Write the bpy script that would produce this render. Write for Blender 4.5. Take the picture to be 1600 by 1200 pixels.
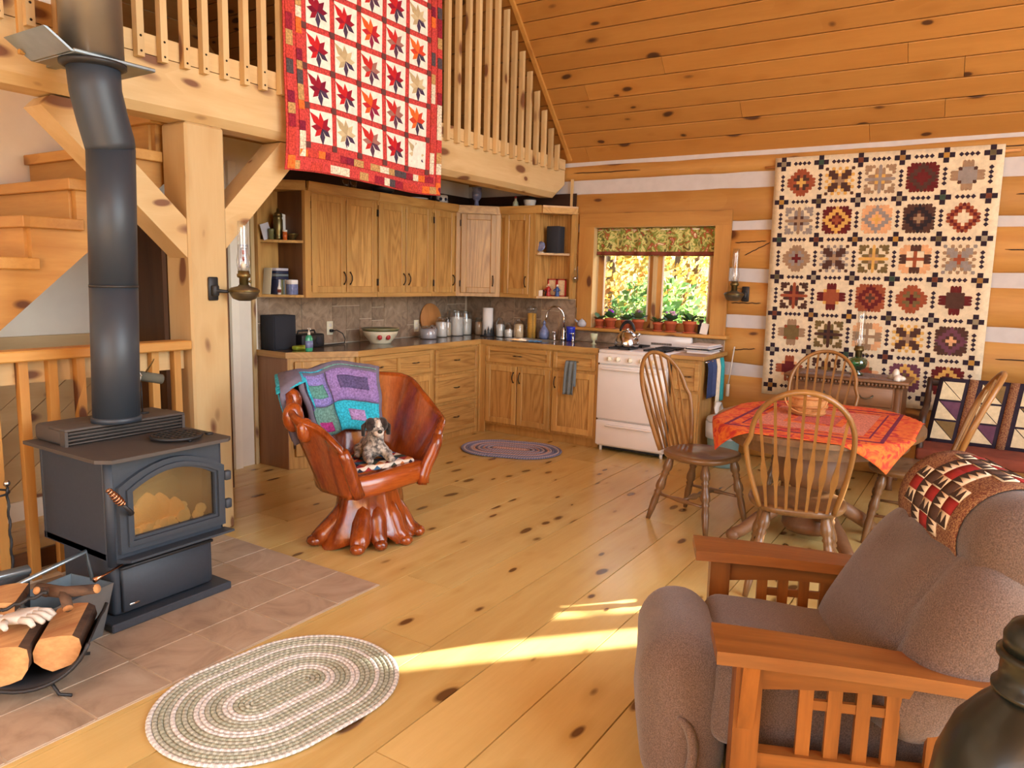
import bpy, bmesh, math, random
from mathutils import Vector, Matrix, noise
for o in list(bpy.data.objects): bpy.data.objects.remove(o)
S = bpy.context.scene
COL = S.collection
R = random.Random(11)
rad = math.radians
# ------------------------------------------------------------ camera
cd = bpy.data.cameras.new('camera'); cam = bpy.data.objects.new('camera', cd); COL.objects.link(cam)
fw = Vector((-0.53236901, 0.83466617, -0.14112276)); rt = Vector((0.84098561, 0.54051084, 0.02431529)); upv = Vector((-0.09657353, 0.1057375, 0.98969345))
m = Matrix((rt, upv, -fw)).transposed().to_4x4(); m.translation = Vector((4.7921, -6.5684, 1.5098)); cam.matrix_world = m
cd.sensor_width = 36.0; cd.lens = 1162.75 / 1600 * 36; cd.clip_start = 0.05; cd.clip_end = 200
S.camera = cam
# ------------------------------------------------------------ world, sun, large lights, exposure
SUNDIR = Vector((0.68, 0.73, 0.287)).normalized()      # towards the sun
w = bpy.data.worlds.new('sky'); S.world = w; w.use_nodes = True
nt = w.node_tree; nt.nodes.clear()
out = nt.nodes.new('ShaderNodeOutputWorld'); bg = nt.nodes.new('ShaderNodeBackground'); sky = nt.nodes.new('ShaderNodeTexSky')
sky.sky_type = 'NISHITA'; sky.sun_disc = False; sky.sun_elevation = rad(24); sky.sun_rotation = math.atan2(0.68, 0.73); sky.air_density = 1.0; sky.dust_density = 2.5
bg.inputs['Strength'].default_value = 0.6
nt.links.new(sky.outputs[0], bg.inputs[0]); nt.links.new(bg.outputs[0], out.inputs[0])
sl = bpy.data.lights.new('sun', 'SUN'); sl.energy = 46.0; sl.angle = rad(0.6); sl.color = (1.0, 0.93, 0.8)
so = bpy.data.objects.new('sun', sl); COL.objects.link(so); so.rotation_euler = SUNDIR.to_track_quat('Z', 'Y').to_euler()
def area(name, loc, aim, sx, sy, power, col):
    l = bpy.data.lights.new(name, 'AREA'); l.shape = 'RECTANGLE'; l.size = sx; l.size_y = sy; l.energy = power; l.color = col
    o = bpy.data.objects.new(name, l); COL.objects.link(o); o.location = loc
    o.rotation_euler = (Vector(loc) - Vector(aim)).to_track_quat('Z', 'Y').to_euler(); return o
area('daylight_right_windows', (8.5, -4.6, 2.2), (0, -4.0, 1.3), 5.0, 3.2, 210, (0.86, 0.95, 1.0))
area('daylight_gable_windows', (8.4, -4.8, 5.0), (0, -2.6, 1.6), 4.0, 2.2, 60, (0.86, 0.95, 1.0))
area('fill_back', (3.4, -9.3, 2.3), (2.4, 0, 1.0), 5.0, 3.0, 120, (0.86, 0.95, 1.0))  # soft fill added behind the camera to even out the exposure
S.view_settings.view_transform = 'Standard'; S.view_settings.look = 'None'; S.view_settings.gamma = 1.0
S.view_settings.use_curve_mapping = False; S.view_settings.exposure = 0.32
S.cycles.max_bounces = 8; S.cycles.diffuse_bounces = 5; S.cycles.glossy_bounces = 3; S.cycles.transmission_bounces = 4; S.cycles.transparent_max_bounces = 10
S.cycles.caustics_reflective = False; S.cycles.caustics_refractive = False
S.cycles.sample_clamp_indirect = 4.0
S.cycles.use_denoising = True

# ------------------------------------------------------------ colours and materials
def lin(c):
    c /= 255.0
    return c / 12.92 if c <= 0.04045 else ((c + 0.055) / 1.055) ** 2.4
def rgb(r, g=None, b=None):
    if g is None: r, g, b = r
    return (lin(r), lin(g), lin(b), 1.0)
MATS = {}
class NT:
    def __init__(s, name, rough=0.5, metal=0.0, spec=0.5):
        s.m = bpy.data.materials.new(name); s.m.use_nodes = True; s.t = s.m.node_tree
        s.b = s.t.nodes['Principled BSDF']; s.b.inputs['Roughness'].default_value = rough; s.b.inputs['Metallic'].default_value = metal
        s.b.inputs['Specular IOR Level'].default_value = spec
    def n(s, typ, **kw):
        x = s.t.nodes.new('ShaderNode' + typ)
        for k, v in kw.items():
            if k.startswith('i_'): 
                key = k[2:]; key = int(key) if key.isdigit() else key.replace('_', ' ')
                sock = x.inputs[key]
                if isinstance(v, bpy.types.NodeSocket): s.t.links.new(v, sock)
                else: sock.default_value = v
            else: setattr(x, k, v)
        return x
    def l(s, a, b): s.t.links.new(a, b)
    def mix(s, f, a, b, mode='MIX'):
        x = s.t.nodes.new('ShaderNodeMix'); x.data_type = 'RGBA'; x.blend_type = mode; x.clamp_factor = True
        for i, v in ((0, f), (6, a), (7, b)):
            if isinstance(v, bpy.types.NodeSocket): s.t.links.new(v, x.inputs[i])
            else: x.inputs[i].default_value = v
        return x.outputs[2]
    def math(s, op, a, b=0.0, c=0.0):
        x = s.t.nodes.new('ShaderNodeMath'); x.operation = op
        for i, v in enumerate((a, b, c)):
            if isinstance(v, bpy.types.NodeSocket): s.t.links.new(v, x.inputs[i])
            else: x.inputs[i].default_value = v
        return x.outputs[0]
    def rng(s, v, a, b, c=0.0, d=1.0):
        x = s.n('MapRange', i_Value=v); x.inputs[1].default_value = a; x.inputs[2].default_value = b; x.inputs[3].default_value = c; x.inputs[4].default_value = d
        return x.outputs[0]
    def coords(s, scale=(1, 1, 1), rnd=True, rot=(0, 0, 0)):
        tc = s.n('TexCoord'); v = tc.outputs['Object']
        oi = s.n('ObjectInfo'); s.rand = oi.outputs['Random']
        if rnd:
            k = s.n('VectorMath', operation='SCALE'); s.l(oi.outputs['Random'], k.inputs['Scale']); k.inputs[0].default_value = (37.0, 71.0, 53.0)
            a = s.n('VectorMath', operation='ADD'); s.l(v, a.inputs[0]); s.l(k.outputs[0], a.inputs[1]); v = a.outputs[0]
        mp = s.n('Mapping', i_Vector=v); mp.inputs['Scale'].default_value = scale; mp.inputs['Rotation'].default_value = rot
        return mp.outputs[0]
    def noise(s, v, scale, detail=2.0, rough=0.5, dist=0.0):
        return s.n('TexNoise', i_Vector=v, i_Scale=scale, i_Detail=detail, i_Roughness=rough, i_Distortion=dist).outputs[0]
    def base(s, sock): s.l(sock, s.b.inputs['Base Color'])
    def bump(s, h, strength=0.2, dist=0.01):
        b = s.n('Bump', i_Height=h, i_Strength=strength, i_Distance=dist); s.l(b.outputs[0], s.b.inputs['Normal'])
def done(name, x): MATS[name] = x.m; return x.m

def wood(name, base, dark, knot=None, axis='z', rough=0.5, knots=0.0, kscale=3.0, ksize=0.09, grain=0.5, var=0.16, cath=10.0, bump=0.12, gs=1.0, coat=0.0):
    x = NT(name, rough)
    al = 0.09
    sc = {'x': (al, 1, 1), 'y': (1, al, 1), 'z': (1, 1, al)}[axis]
    v = x.coords(sc)
    lo = x.noise(v, 2.6 * gs, 2.0, 0.5, 0.35)
    ring = x.math('PINGPONG', x.math('MULTIPLY', lo, cath), 1.0)
    ring = x.rng(ring, 0.0, 0.75, 0.0, 1.0)
    fine = x.noise(v, 55 * gs, 3.0, 0.65)
    g = x.math('ADD', x.math('MULTIPLY', ring, 0.55), x.math('MULTIPLY', x.rng(fine, 0.3, 0.7), 0.45))
    g = x.rng(g, 0.15, 0.95, grain, 0.0)
    col = x.mix(g, rgb(base), rgb(dark))
    blot = x.noise(v, 1.1, 1.0)
    col = x.mix(x.rng(blot, 0.35, 0.75, 0.0, 0.45), col, rgb(dark))
    if knots:
        ks = {'x': (0.42, 1, 1), 'y': (1, 0.42, 1), 'z': (1, 1, 0.42)}[axis]
        v2 = x.coords(ks)
        wv = x.n('TexNoise', i_Vector=v2, i_Scale=4.0, i_Detail=1.0).outputs[1]
        off = x.n('VectorMath', operation='MULTIPLY_ADD'); x.l(wv, off.inputs[0]); off.inputs[1].default_value = (.09, .09, .09); x.l(v2, off.inputs[2])
        vo = x.n('TexVoronoi', i_Vector=off.outputs[0], i_Scale=kscale)
        d = vo.outputs['Distance']; sp = x.n('SeparateColor', i_Color=vo.outputs['Color'])
        sel = x.math('LESS_THAN', sp.outputs[0], knots)
        sz = x.rng(sp.outputs[1], 0, 1, ksize * 0.55, ksize * 1.5)
        q = x.math('DIVIDE', d, sz)
        halo = x.math('MULTIPLY', x.rng(q, 0.9, 2.6, 0.55, 0.0), sel)
        core = x.math('MULTIPLY', x.rng(q, 0.75, 1.15, 0.92, 0.0), sel)
        col = x.mix(halo, col, rgb(dark)); col = x.mix(core, col, rgb(knot))
    br = x.rng(x.rand, 0, 1, 1.0 - var, 1.0 + var * 0.6)
    hs = x.n('HueSaturation', i_Color=col, i_Value=br); x.base(hs.outputs[0])
    if bump: x.bump(fine, bump, 0.004)
    if coat:
        x.b.inputs['Coat Weight'].default_value = coat; x.b.inputs['Coat Roughness'].default_value = 0.12
    return done(name, x)
def axes(stem, *a, **k):
    for ax in 'xyz': wood(stem + '_' + ax, *a, axis=ax, **k)
axes('pine', (216, 188, 138), (190, 152, 98), (112, 66, 42), knots=0.7, kscale=7.0, ksize=0.19, rough=0.55, grain=0.4)
axes('log', (200, 150, 78), (166, 110, 48), (86, 44, 22), knots=0.65, kscale=5.5, ksize=0.19, rough=0.55, grain=0.55)
axes('ceilwood', (186, 134, 68), (158, 104, 44), (60, 32, 18), knots=0.75, kscale=7.5, ksize=0.16, rough=0.5, grain=0.35, var=0.12)
axes('floorwood', (220, 192, 124), (194, 158, 88), (92, 56, 28), knots=0.8, kscale=8.0, ksize=0.15, rough=0.24, grain=0.42, var=0.1, bump=0.03, coat=0.12)
axes('oak', (206, 162, 94), (160, 114, 56), rough=0.42, grain=0.65, cath=22.0, gs=1.5, var=0.1)
axes('oakpanel', (208, 162, 94), (146, 100, 46), rough=0.42, grain=0.8, cath=34.0, gs=1.7, var=0.12)
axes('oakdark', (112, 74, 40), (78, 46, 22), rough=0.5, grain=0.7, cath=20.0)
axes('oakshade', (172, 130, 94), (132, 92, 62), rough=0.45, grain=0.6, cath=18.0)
axes('mission', (150, 88, 34), (102, 54, 16), rough=0.35, grain=0.8, cath=18.0, var=0.08, coat=0.15)
axes('chairwood', (162, 116, 62), (116, 76, 36), rough=0.35, grain=0.6, var=0.05, coat=0.2)
axes('chairseat', (136, 100, 64), (98, 66, 40), rough=0.32, grain=0.7, var=0.05, coat=0.2)
axes('dresserwood', (142, 100, 66), (104, 68, 42), rough=0.5, grain=0.7)
axes('darkwood', (64, 38, 24), (38, 20, 12), rough=0.45, grain=0.6)
axes('basketwood', (206, 146, 84), (160, 98, 48), rough=0.6, grain=0.6)
axes('bark', (104, 78, 58), (58, 40, 30), rough=0.9, grain=1.0, bump=0.8)
axes('splitwood', (222, 172, 112), (172, 108, 60), rough=0.85, grain=0.9, cath=14.0)
axes('stump', (178, 86, 28), (106, 40, 12), (54, 18, 8), knots=0.15, kscale=3.0, ksize=0.12, rough=0.22, grain=0.9, cath=9.0, gs=1.6, coat=0.6, bump=0.25)

def plain(name, c, rough=0.5, metal=0.0, var=0.06, nscale=12.0, bump=0.0, spec=0.5, coat=0.0):
    x = NT(name, rough, metal, spec)
    n = x.noise(x.coords(), nscale, 3.0)
    f = x.rng(n, 0.3, 0.7, 1 - var, 1 + var)
    hs = x.n('HueSaturation', i_Color=rgb(c), i_Value=f); x.base(hs.outputs[0])
    if bump: x.bump(n, bump, 0.005)
    if coat: x.b.inputs['Coat Weight'].default_value = coat
    return done(name, x)
def mottled(name, cs, scale, rough=0.6, bump=0.0, dist=1.0, var=0.08, detail=4.0):
    x = NT(name, rough); v = x.coords()
    n = x.noise(v, scale, detail, 0.6, dist)
    cr = x.n('ValToRGB', i_Fac=n); e = cr.color_ramp.elements
    k = len(cs)
    for i, c in enumerate(cs):
        p = 0.28 + 0.44 * i / (k - 1)
        if i < 2: e[i].position = p; e[i].color = rgb(c)
        else: q = e.new(p); q.color = rgb(c)
    br = x.rng(x.rand, 0, 1, 1 - var, 1 + var)
    hs = x.n('HueSaturation', i_Color=cr.outputs[0], i_Value=br); x.base(hs.outputs[0])
    if bump: x.bump(n, bump, 0.01)
    return done(name, x)
def glass(name, tint=(1, 1, 1, 1), gloss=0.12, rough=0.02):
    m = bpy.data.materials.new(name); m.use_nodes = True; t = m.node_tree; t.nodes.clear()
    o = t.nodes.new('ShaderNodeOutputMaterial'); a = t.nodes.new('ShaderNodeBsdfTransparent'); g = t.nodes.new('ShaderNodeBsdfGlossy'); mx = t.nodes.new('ShaderNodeMixShader'); f = t.nodes.new('ShaderNodeLayerWeight')
    a.inputs[0].default_value = tint; g.inputs['Roughness'].default_value = rough; f.inputs[0].default_value = 0.25
    k = t.nodes.new('ShaderNodeMath'); k.operation = 'MULTIPLY_ADD'; t.links.new(f.outputs['Facing'], k.inputs[0]); k.inputs[1].default_value = gloss * 2.2; k.inputs[2].default_value = gloss * 0.35
    t.links.new(k.outputs[0], mx.inputs[0]); t.links.new(a.outputs[0], mx.inputs[1]); t.links.new(g.outputs[0], mx.inputs[2]); t.links.new(mx.outputs[0], o.inputs[0])
    MATS[name] = m; return m
def emit(name, c, strength):
    x = NT(name); x.b.inputs['Emission Color'].default_value = rgb(c); x.b.inputs['Emission Strength'].default_value = strength; x.b.inputs['Base Color'].default_value = rgb(c)
    return done(name, x)
def clothcol(name, rough=0.9, bump=0.25, wscale=260.0, mott=0.1, mscale=30.0):
    # colour per face comes from the mesh's own patch colours (the print of each piece of cloth)
    x = NT(name, rough, spec=0.2); a = x.n('VertexColor', layer_name='Col')
    v = x.coords(rnd=False); n = x.noise(v, mscale, 2.0); wv = x.noise(v, wscale, 1.0)
    f = x.math('MULTIPLY', x.rng(n, 0.3, 0.7, 1 - mott, 1 + mott), x.rng(wv, 0.3, 0.7, 0.94, 1.05))
    hs = x.n('HueSaturation', i_Color=a.outputs[0], i_Value=f); x.base(hs.outputs[0]); x.bump(wv, bump, 0.003)
    return done(name, x)
clothcol('patch'); clothcol('patch_print', mott=0.35, mscale=90.0); clothcol('braid', bump=0.9, wscale=90.0, mott=0.25, mscale=120.0)
clothcol('leaf', rough=0.6, mott=0.25, mscale=3.0); clothcol('paintcol', rough=0.45, bump=0.0, mott=0.03)
plain('plaster', (232, 224, 208), 0.9, var=0.02); plain('chink', (194, 190, 190), 0.95, var=0.05, bump=0.2); plain('whitetrim', (240, 232, 214), 0.6, var=0.02)
plain('dirtywhite', (205, 196, 178), 0.6, var=0.05)
mottled('slate', [(112, 94, 78), (150, 128, 106), (172, 150, 128)], 9.0, 0.45, 0.1, 1.5, 0.14); plain('grout', (206, 192, 168), 0.9)
mottled('hearth', [(152, 132, 110), (178, 157, 133), (192, 174, 150)], 4.0, 0.4, 0.03, 1.8, 0.05, 5.0); plain('hearthgrout', (190, 172, 146), 0.9)
mottled('laminate', [(84, 68, 56), (108, 90, 76), (126, 108, 92)], 40.0, 0.16, 0.0, 0.5, 0.0)
plain('stovesteel', (52, 60, 70), 0.55, 0.0, var=0.06, nscale=60.0, bump=0.05); plain('stovetop', (74, 68, 64), 0.6, var=0.06); plain('castiron', (34, 34, 36), 0.5, var=0.1)
plain('pipeblack', (48, 56, 66), 0.45, var=0.03); plain('galv', (150, 164, 172), 0.35, 0.8, var=0.1); plain('steel', (200, 200, 200), 0.16, 1.0, var=0.02); plain('dullsteel', (150, 146, 140), 0.42, 0.9, var=0.05)
plain('chrome', (225, 225, 228), 0.08, 1.0, var=0.01)
plain('firebrick', (120, 92, 66), 0.95, var=0.15)
plain('bronze', (50, 36, 24), 0.4, 0.5); plain('brass', (122, 106, 66), 0.35, 0.85, var=0.1); plain('pewter', (112, 104, 86), 0.38, 0.8, var=0.12); plain('coilmetal', (200, 150, 120), 0.25, 1.0)
plain('black', (24, 24, 28), 0.5, var=0.05); plain('blackgloss', (26, 29, 25), 0.3, var=0.08, coat=0.15); plain('speakergrille', (40, 42, 50), 0.9, var=0.06, nscale=300.0)
plain('enamel', (232, 226, 222), 0.22, var=0.01, coat=0.3); plain('knobwhite', (236, 228, 205), 0.35, var=0.01); plain('ivory', (226, 218, 188), 0.45, var=0.01)
plain('terracotta', (186, 92, 56), 0.8, var=0.08); plain('soil', (50, 36, 26), 0.95)
plain('paper', (236, 232, 226), 0.9, var=0.02); plain('papergrey', (190, 188, 196), 0.8, var=0.05); plain('flour', (235, 230, 222), 0.95, var=0.04); plain('sugar', (214, 190, 160), 0.95, var=0.06); plain('oats', (222, 196, 156), 0.95, var=0.12, nscale=90.0); plain('pasta', (198, 148, 60), 0.7, var=0.2, nscale=120.0); plain('cocoa', (110, 66, 50), 0.9)
plain('bluewhite', (120, 130, 170), 0.3, var=0.35, nscale=30.0); plain('bluecup', (40, 60, 190), 0.25); plain('skyblue', (84, 140, 196), 0.8, var=0.08); plain('greenglass', (20, 90, 48), 0.15, coat=0.5); plain('lime', (170, 190, 60), 0.5); plain('gelgreen', (60, 160, 120), 0.2, coat=0.4)
plain('whiteglaze', (226, 220, 208), 0.25, coat=0.3); plain('greyglaze', (176, 180, 190), 0.3); plain('sage', (206, 214, 180), 0.4); plain('redpaint', (170, 40, 40), 0.4); plain('amber', (196, 96, 40), 0.25); plain('greenbits', (104, 104, 66), 0.4)
plain('woolgrey', (112, 120, 122), 0.95, var=0.1, bump=0.3, nscale=120.0); plain('glove', (216, 208, 196), 0.95, var=0.08, nscale=40.0, bump=0.2)
plain('plasticbag', (226, 222, 216), 0.5, var=0.05); plain('binwhite', (208, 218, 232), 0.45); plain('binteal', (120, 150, 150), 0.5); plain('clearstick', (216, 208, 196), 0.3)
MATS['darkwood'] = MATS['darkwood_x']
plain('felt', (98, 96, 84), 0.95); plain('ground', (120, 110, 60), 0.95, var=0.3, nscale=1.5); plain('treebark', (110, 92, 78), 0.95, var=0.2, nscale=6.0)
plain('rustvelvet', (120, 58, 40), 0.9, var=0.15); plain('toybluefig', (60, 90, 150), 0.5); plain('skin', (220, 180, 150), 0.6); plain('navy', (40, 44, 70), 0.6)
glass('glass'); glass('jarglass', (0.93, 0.95, 0.95, 1), 0.3); glass('lampglass', (0.96, 0.97, 0.97, 1), 0.3); glass('stoveglass', (0.6, 0.55, 0.48, 1), 0.4, 0.18); glass('greenlamp', (0.1, 0.42, 0.24, 1), 0.4)
emit('glow_blob', (236, 168, 84), 0.7); emit('glow_pale', (236, 200, 130), 0.5)  # added glow standing in for reflections on the dirty stove glass
def fabric(name, c1, c2, scale=120.0, rough=0.95, bump=0.5):
    x = NT(name, rough, spec=0.15); v = x.coords(); n = x.noise(v, scale, 2.0); lo = x.noise(v, 3.0, 2.0)
    col = x.mix(x.rng(n, 0.35, 0.65), rgb(c1), rgb(c2)); hs = x.n('HueSaturation', i_Color=col, i_Value=x.rng(lo, 0.3, 0.7, 0.93, 1.07)); x.base(hs.outputs[0])
    x.b.inputs['Sheen Weight'].default_value = 0.25
    x.bump(n, bump, 0.004); return done(name, x)
fabric('upholstery', (116, 96, 86), (86, 70, 62), 300.0)
fabric('plush', (196, 188, 176), (84, 80, 78), 60.0, bump=1.0); fabric('plushdark', (64, 54, 50), (36, 30, 28), 60.0, bump=1.0); fabric('plushwhite', (226, 218, 206), (196, 186, 174), 90.0, bump=1.0)
mottled('valance', [(150, 40, 36), (80, 100, 40), (220, 206, 130), (110, 140, 56), (176, 70, 46), (230, 220, 180)], 15.0, 0.9, 0.0, 0.6, 0.0, 2.0)
mottled('tablecloth', [(178, 40, 40), (214, 66, 40), (226, 120, 44), (196, 50, 40), (150, 44, 60)], 10.0, 0.9, 0.05, 1.2, 0.0, 3.0)
mottled('calico', [(120, 74, 50), (92, 40, 30), (160, 120, 80), (92, 44, 32)], 160.0, 0.95, 0.1, 0.0, 0.0, 1.0)
mottled('doily', [(78, 58, 60), (150, 134, 130), (96, 72, 76)], 30.0, 0.95, 0.1, 1.0, 0.0, 2.0)
mottled('basketweave', [(190, 128, 70), (214, 160, 100), (166, 104, 54)], 20.0, 0.7, 0.2)

# ------------------------------------------------------------ mesh builder
class MB:
    def __init__(s, T=None): s.v = []; s.f = []; s.m = []; s.c = []; s.sm = []; s.T = T; s.col = None; s.mi = 0
    def add(s, vs, fs, smooth=False, mats=None, cols=None):
        k = len(s.v); T = s.T
        s.v += [(T @ Vector(v)) if T else Vector(v) for v in vs]
        for i, f in enumerate(fs):
            s.f.append([k + j for j in f]); s.m.append(s.mi if mats is None else mats[i]); s.c.append(s.col if cols is None else cols[i]); s.sm.append(smooth)
        return s
    def box(s, x0, y0, z0, x1, y1, z1):
        return s.hexa([(x0, y0, z0), (x1, y0, z0), (x1, y1, z0), (x0, y1, z0), (x0, y0, z1), (x1, y0, z1), (x1, y1, z1), (x0, y1, z1)])
    def hexa(s, p): return s.add(p, [(0, 3, 2, 1), (4, 5, 6, 7), (0, 1, 5, 4), (1, 2, 6, 5), (2, 3, 7, 6), (3, 0, 4, 7)])
    def bbox(s, x0, y0, z0, x1, y1, z1, bev=0.01, seg=2, smooth=True):
        bm = bmesh.new(); bmesh.ops.create_cube(bm, size=1.0)
        for v in bm.verts: v.co = Vector(((x0 + x1) / 2 + v.co.x * (x1 - x0), (y0 + y1) / 2 + v.co.y * (y1 - y0), (z0 + z1) / 2 + v.co.z * (z1 - z0)))
        bmesh.ops.bevel(bm, geom=bm.edges[:], offset=bev, segments=seg, profile=0.5, affect='EDGES', clamp_overlap=True)
        return s.bm(bm, smooth)
    def bm(s, bm, smooth=True):
        bm.verts.index_update(); s.add([v.co.copy() for v in bm.verts], [[v.index for v in f.verts] for f in bm.faces], smooth); bm.free(); return s
    def prism(s, poly, d0, d1, plane='xy', smooth=False):
        # poly in plane, extruded between d0 and d1 on the remaining axis
        def P(a, b, d): return {'xy': (a, b, d), 'xz': (a, d, b), 'yz': (d, a, b)}[plane]
        n = len(poly); vs = [P(a, b, d0) for a, b in poly] + [P(a, b, d1) for a, b in poly]
        fs = [list(range(n))[::-1], list(range(n, 2 * n))] + [(i, (i + 1) % n, n + (i + 1) % n, n + i) for i in range(n)]
        return s.add(vs, fs, smooth)
    def lathe(s, prof, c=(0, 0, 0), n=16, smooth=True, sx=1.0, sy=1.0, rot=None):
        vs = []; fs = []
        for r, z in prof:
            for i in range(n):
                a = 2 * math.pi * i / n; p = Vector((r * math.cos(a) * sx, r * math.sin(a) * sy, z))
                if rot: p = rot @ p
                vs.append(p + Vector(c))
        for j in range(len(prof) - 1):
            for i in range(n): fs.append((j * n + i, j * n + (i + 1) % n, (j + 1) * n + (i + 1) % n, (j + 1) * n + i))
        if prof[0][0] > 1e-6: fs.append(list(range(n))[::-1])
        if prof[-1][0] > 1e-6: fs.append([(len(prof) - 1) * n + i for i in range(n)])
        return s.add(vs, fs, smooth)
    def cyl(s, p, q, r, r2=None, n=12, smooth=True): return s.tube([p, q], [r, r if r2 is None else r2], n, smooth)
    def tube(s, pts, rs, n=8, smooth=True, closed=False, flat=1.0):
        pts = [Vector(p) for p in pts]; k = len(pts)
        if not isinstance(rs, (list, tuple)): rs = [rs] * k
        vs = []; fs = []; prev = None
        for i, p in enumerate(pts):
            a = pts[i - 1] if (i or closed) else p; b = pts[(i + 1) % k] if (i < k - 1 or closed) else p
            t = (b - a).normalized()
            if prev is None:
                h = Vector((0, 0, 1)) if abs(t.z) < 0.9 else Vector((1, 0, 0)); u = t.cross(h).normalized()
            else:
                u = prev - t * prev.dot(t); u.normalize()
            prev = u; w_ = t.cross(u)
            for j in range(n):
                an = 2 * math.pi * j / n; vs.append(p + (u * math.cos(an) + w_ * math.sin(an) * flat) * rs[i])
        for i in range(k if closed else k - 1):
            i2 = (i + 1) % k
            for j in range(n): fs.append((i * n + j, i * n + (j + 1) % n, i2 * n + (j + 1) % n, i2 * n + j))
        if not closed: fs.append(list(range(n))[::-1]); fs.append([(k - 1) * n + j for j in range(n)])
        return s.add(vs, fs, smooth)
    def ball(s, c, rx, ry=None, rz=None, n=12, m=8, rot=None):
        ry = rx if ry is None else ry; rz = rx if rz is None else rz
        vs = [Vector((0, 0, -rz))]; fs = []
        for j in range(1, m):
            t = math.pi * j / m - math.pi / 2
            for i in range(n): a = 2 * math.pi * i / n; vs.append(Vector((rx * math.cos(t) * math.cos(a), ry * math.cos(t) * math.sin(a), rz * math.sin(t))))
        vs.append(Vector((0, 0, rz)))
        for i in range(n): fs.append((0, 1 + (i + 1) % n, 1 + i))
        for j in range(m - 2):
            for i in range(n): a = 1 + j * n; fs.append((a + i, a + (i + 1) % n, a + n + (i + 1) % n, a + n + i))
        a = 1 + (m - 2) * n
        for i in range(n): fs.append((a + i, a + (i + 1) % n, len(vs) - 1))
        if rot: vs = [rot @ v for v in vs]
        return s.add([v + Vector(c) for v in vs], fs, True)
    def grid(s, fn, nu, nv, smooth=True, closed_u=False):
        vs = [fn(i / nu, j / nv) for j in range(nv + 1) for i in range(nu + 1)]
        fs = [(j * (nu + 1) + i, j * (nu + 1) + i + 1, (j + 1) * (nu + 1) + i + 1, (j + 1) * (nu + 1) + i) for j in range(nv) for i in range(nu)]
        return s.add(vs, fs, smooth)
    def shell(s, fn, nu, nv, th):
        # closed sheet with thickness th along local normals
        P = [[Vector(fn(i / nu, j / nv)) for i in range(nu + 1)] for j in range(nv + 1)]
        A = []; B = []
        for j in range(nv + 1):
            for i in range(nu + 1):
                du = P[j][min(i + 1, nu)] - P[j][max(i - 1, 0)]; dv = P[min(j + 1, nv)][i] - P[max(j - 1, 0)][i]
                nn = du.cross(dv); nn = nn.normalized() if nn.length > 1e-9 else Vector((0, 0, 1))
                A.append(P[j][i] + nn * th / 2); B.append(P[j][i] - nn * th / 2)
        k = len(A); w_ = nu + 1; fs = []
        for j in range(nv):
            for i in range(nu):
                a = j * w_ + i; fs.append((a, a + 1, a + w_ + 1, a + w_)); fs.append((k + a, k + a + w_, k + a + w_ + 1, k + a + 1))
        for i in range(nu):
            a = i; fs.append((a, k + a, k + a + 1, a + 1)); a = nv * w_ + i; fs.append((a, a + 1, k + a + 1, k + a))
        for j in range(nv):
            a = j * w_; fs.append((a, a + w_, k + a + w_, k + a)); a = j * w_ + nu; fs.append((a, k + a, k + a + w_, a + w_))
        return s.add(A + B, fs, True)
    def mesh(s, name, mats):
        me = bpy.data.meshes.new(name); me.from_pydata([tuple(v) for v in s.v], [], s.f)
        for mm in mats: me.materials.append(MATS[mm])
        me.polygons.foreach_set('material_index', s.m); me.polygons.foreach_set('use_smooth', s.sm)
        if any(c is not None for c in s.c):
            at = me.color_attributes.new('Col', 'FLOAT_COLOR', 'CORNER'); arr = []
            for f, c in zip(s.f, s.c):
                cc = c if c is not None else (1, 1, 1, 1)
                for _ in f: arr += list(cc)
            at.data.foreach_set('color', arr)
        me.update(); return me

WM = {}     # world matrix of every thing
def _link(name, data, parent):
    o = bpy.data.objects.new(name, data); COL.objects.link(o)
    if parent is not None: o.parent = parent
    return o
def thing(name, label, cat, loc=(0, 0, 0), rz=0.0, group=None):
    o = _link(name, None, None); o.empty_display_size = 0.1; o.location = loc; o.rotation_euler = (0, 0, rz)
    o['label'] = label; o['category'] = cat
    if group: o['group'] = group
    WM[o] = Matrix.Translation(loc) @ Matrix.Rotation(rz, 4, 'Z'); return o
def struct(name, loc=(0, 0, 0)):
    o = _link(name, None, None); o.location = loc; o['kind'] = 'structure'; WM[o] = Matrix.Translation(loc); return o
def part(name, mb, mats, parent, world=True, center=False, label=None, stuff=False):
    if isinstance(mats, str): mats = [mats]
    M = WM[parent]
    vs = [M.inverted() @ v for v in mb.v] if world else mb.v
    c = Vector((0, 0, 0))
    if center:
        lo = Vector([min(v[i] for v in vs) for i in range(3)]); hi = Vector([max(v[i] for v in vs) for i in range(3)]); c = (lo + hi) / 2; vs = [v - c for v in vs]
    mb.v = vs; o = _link(name, mb.mesh(name, mats), parent); o.location = c
    WM[o] = M @ Matrix.Translation(c)
    if label: o['label'] = label
    if stuff: o['kind'] = 'stuff'
    return o
def solo(name, mb, mats, label, cat, group=None, kind=None):
    if isinstance(mats, str): mats = [mats]
    lo = Vector([min(v[i] for v in mb.v) for i in range(3)]); hi = Vector([max(v[i] for v in mb.v) for i in range(3)])
    c = Vector(((lo.x + hi.x) / 2, (lo.y + hi.y) / 2, lo.z)); mb.v = [v - c for v in mb.v]
    o = _link(name, mb.mesh(name, mats), None); o.location = c; WM[o] = Matrix.Translation(c)
    if label: o['label'] = label; o['category'] = cat
    if group: o['group'] = group
    if kind: o['kind'] = kind
    return o
def copy_tree(o, parent=None):
    c = o.copy(); COL.objects.link(c)
    if parent is not None: c.parent = parent
    for ch in list(o.children): copy_tree(ch, c)
    return c
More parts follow.
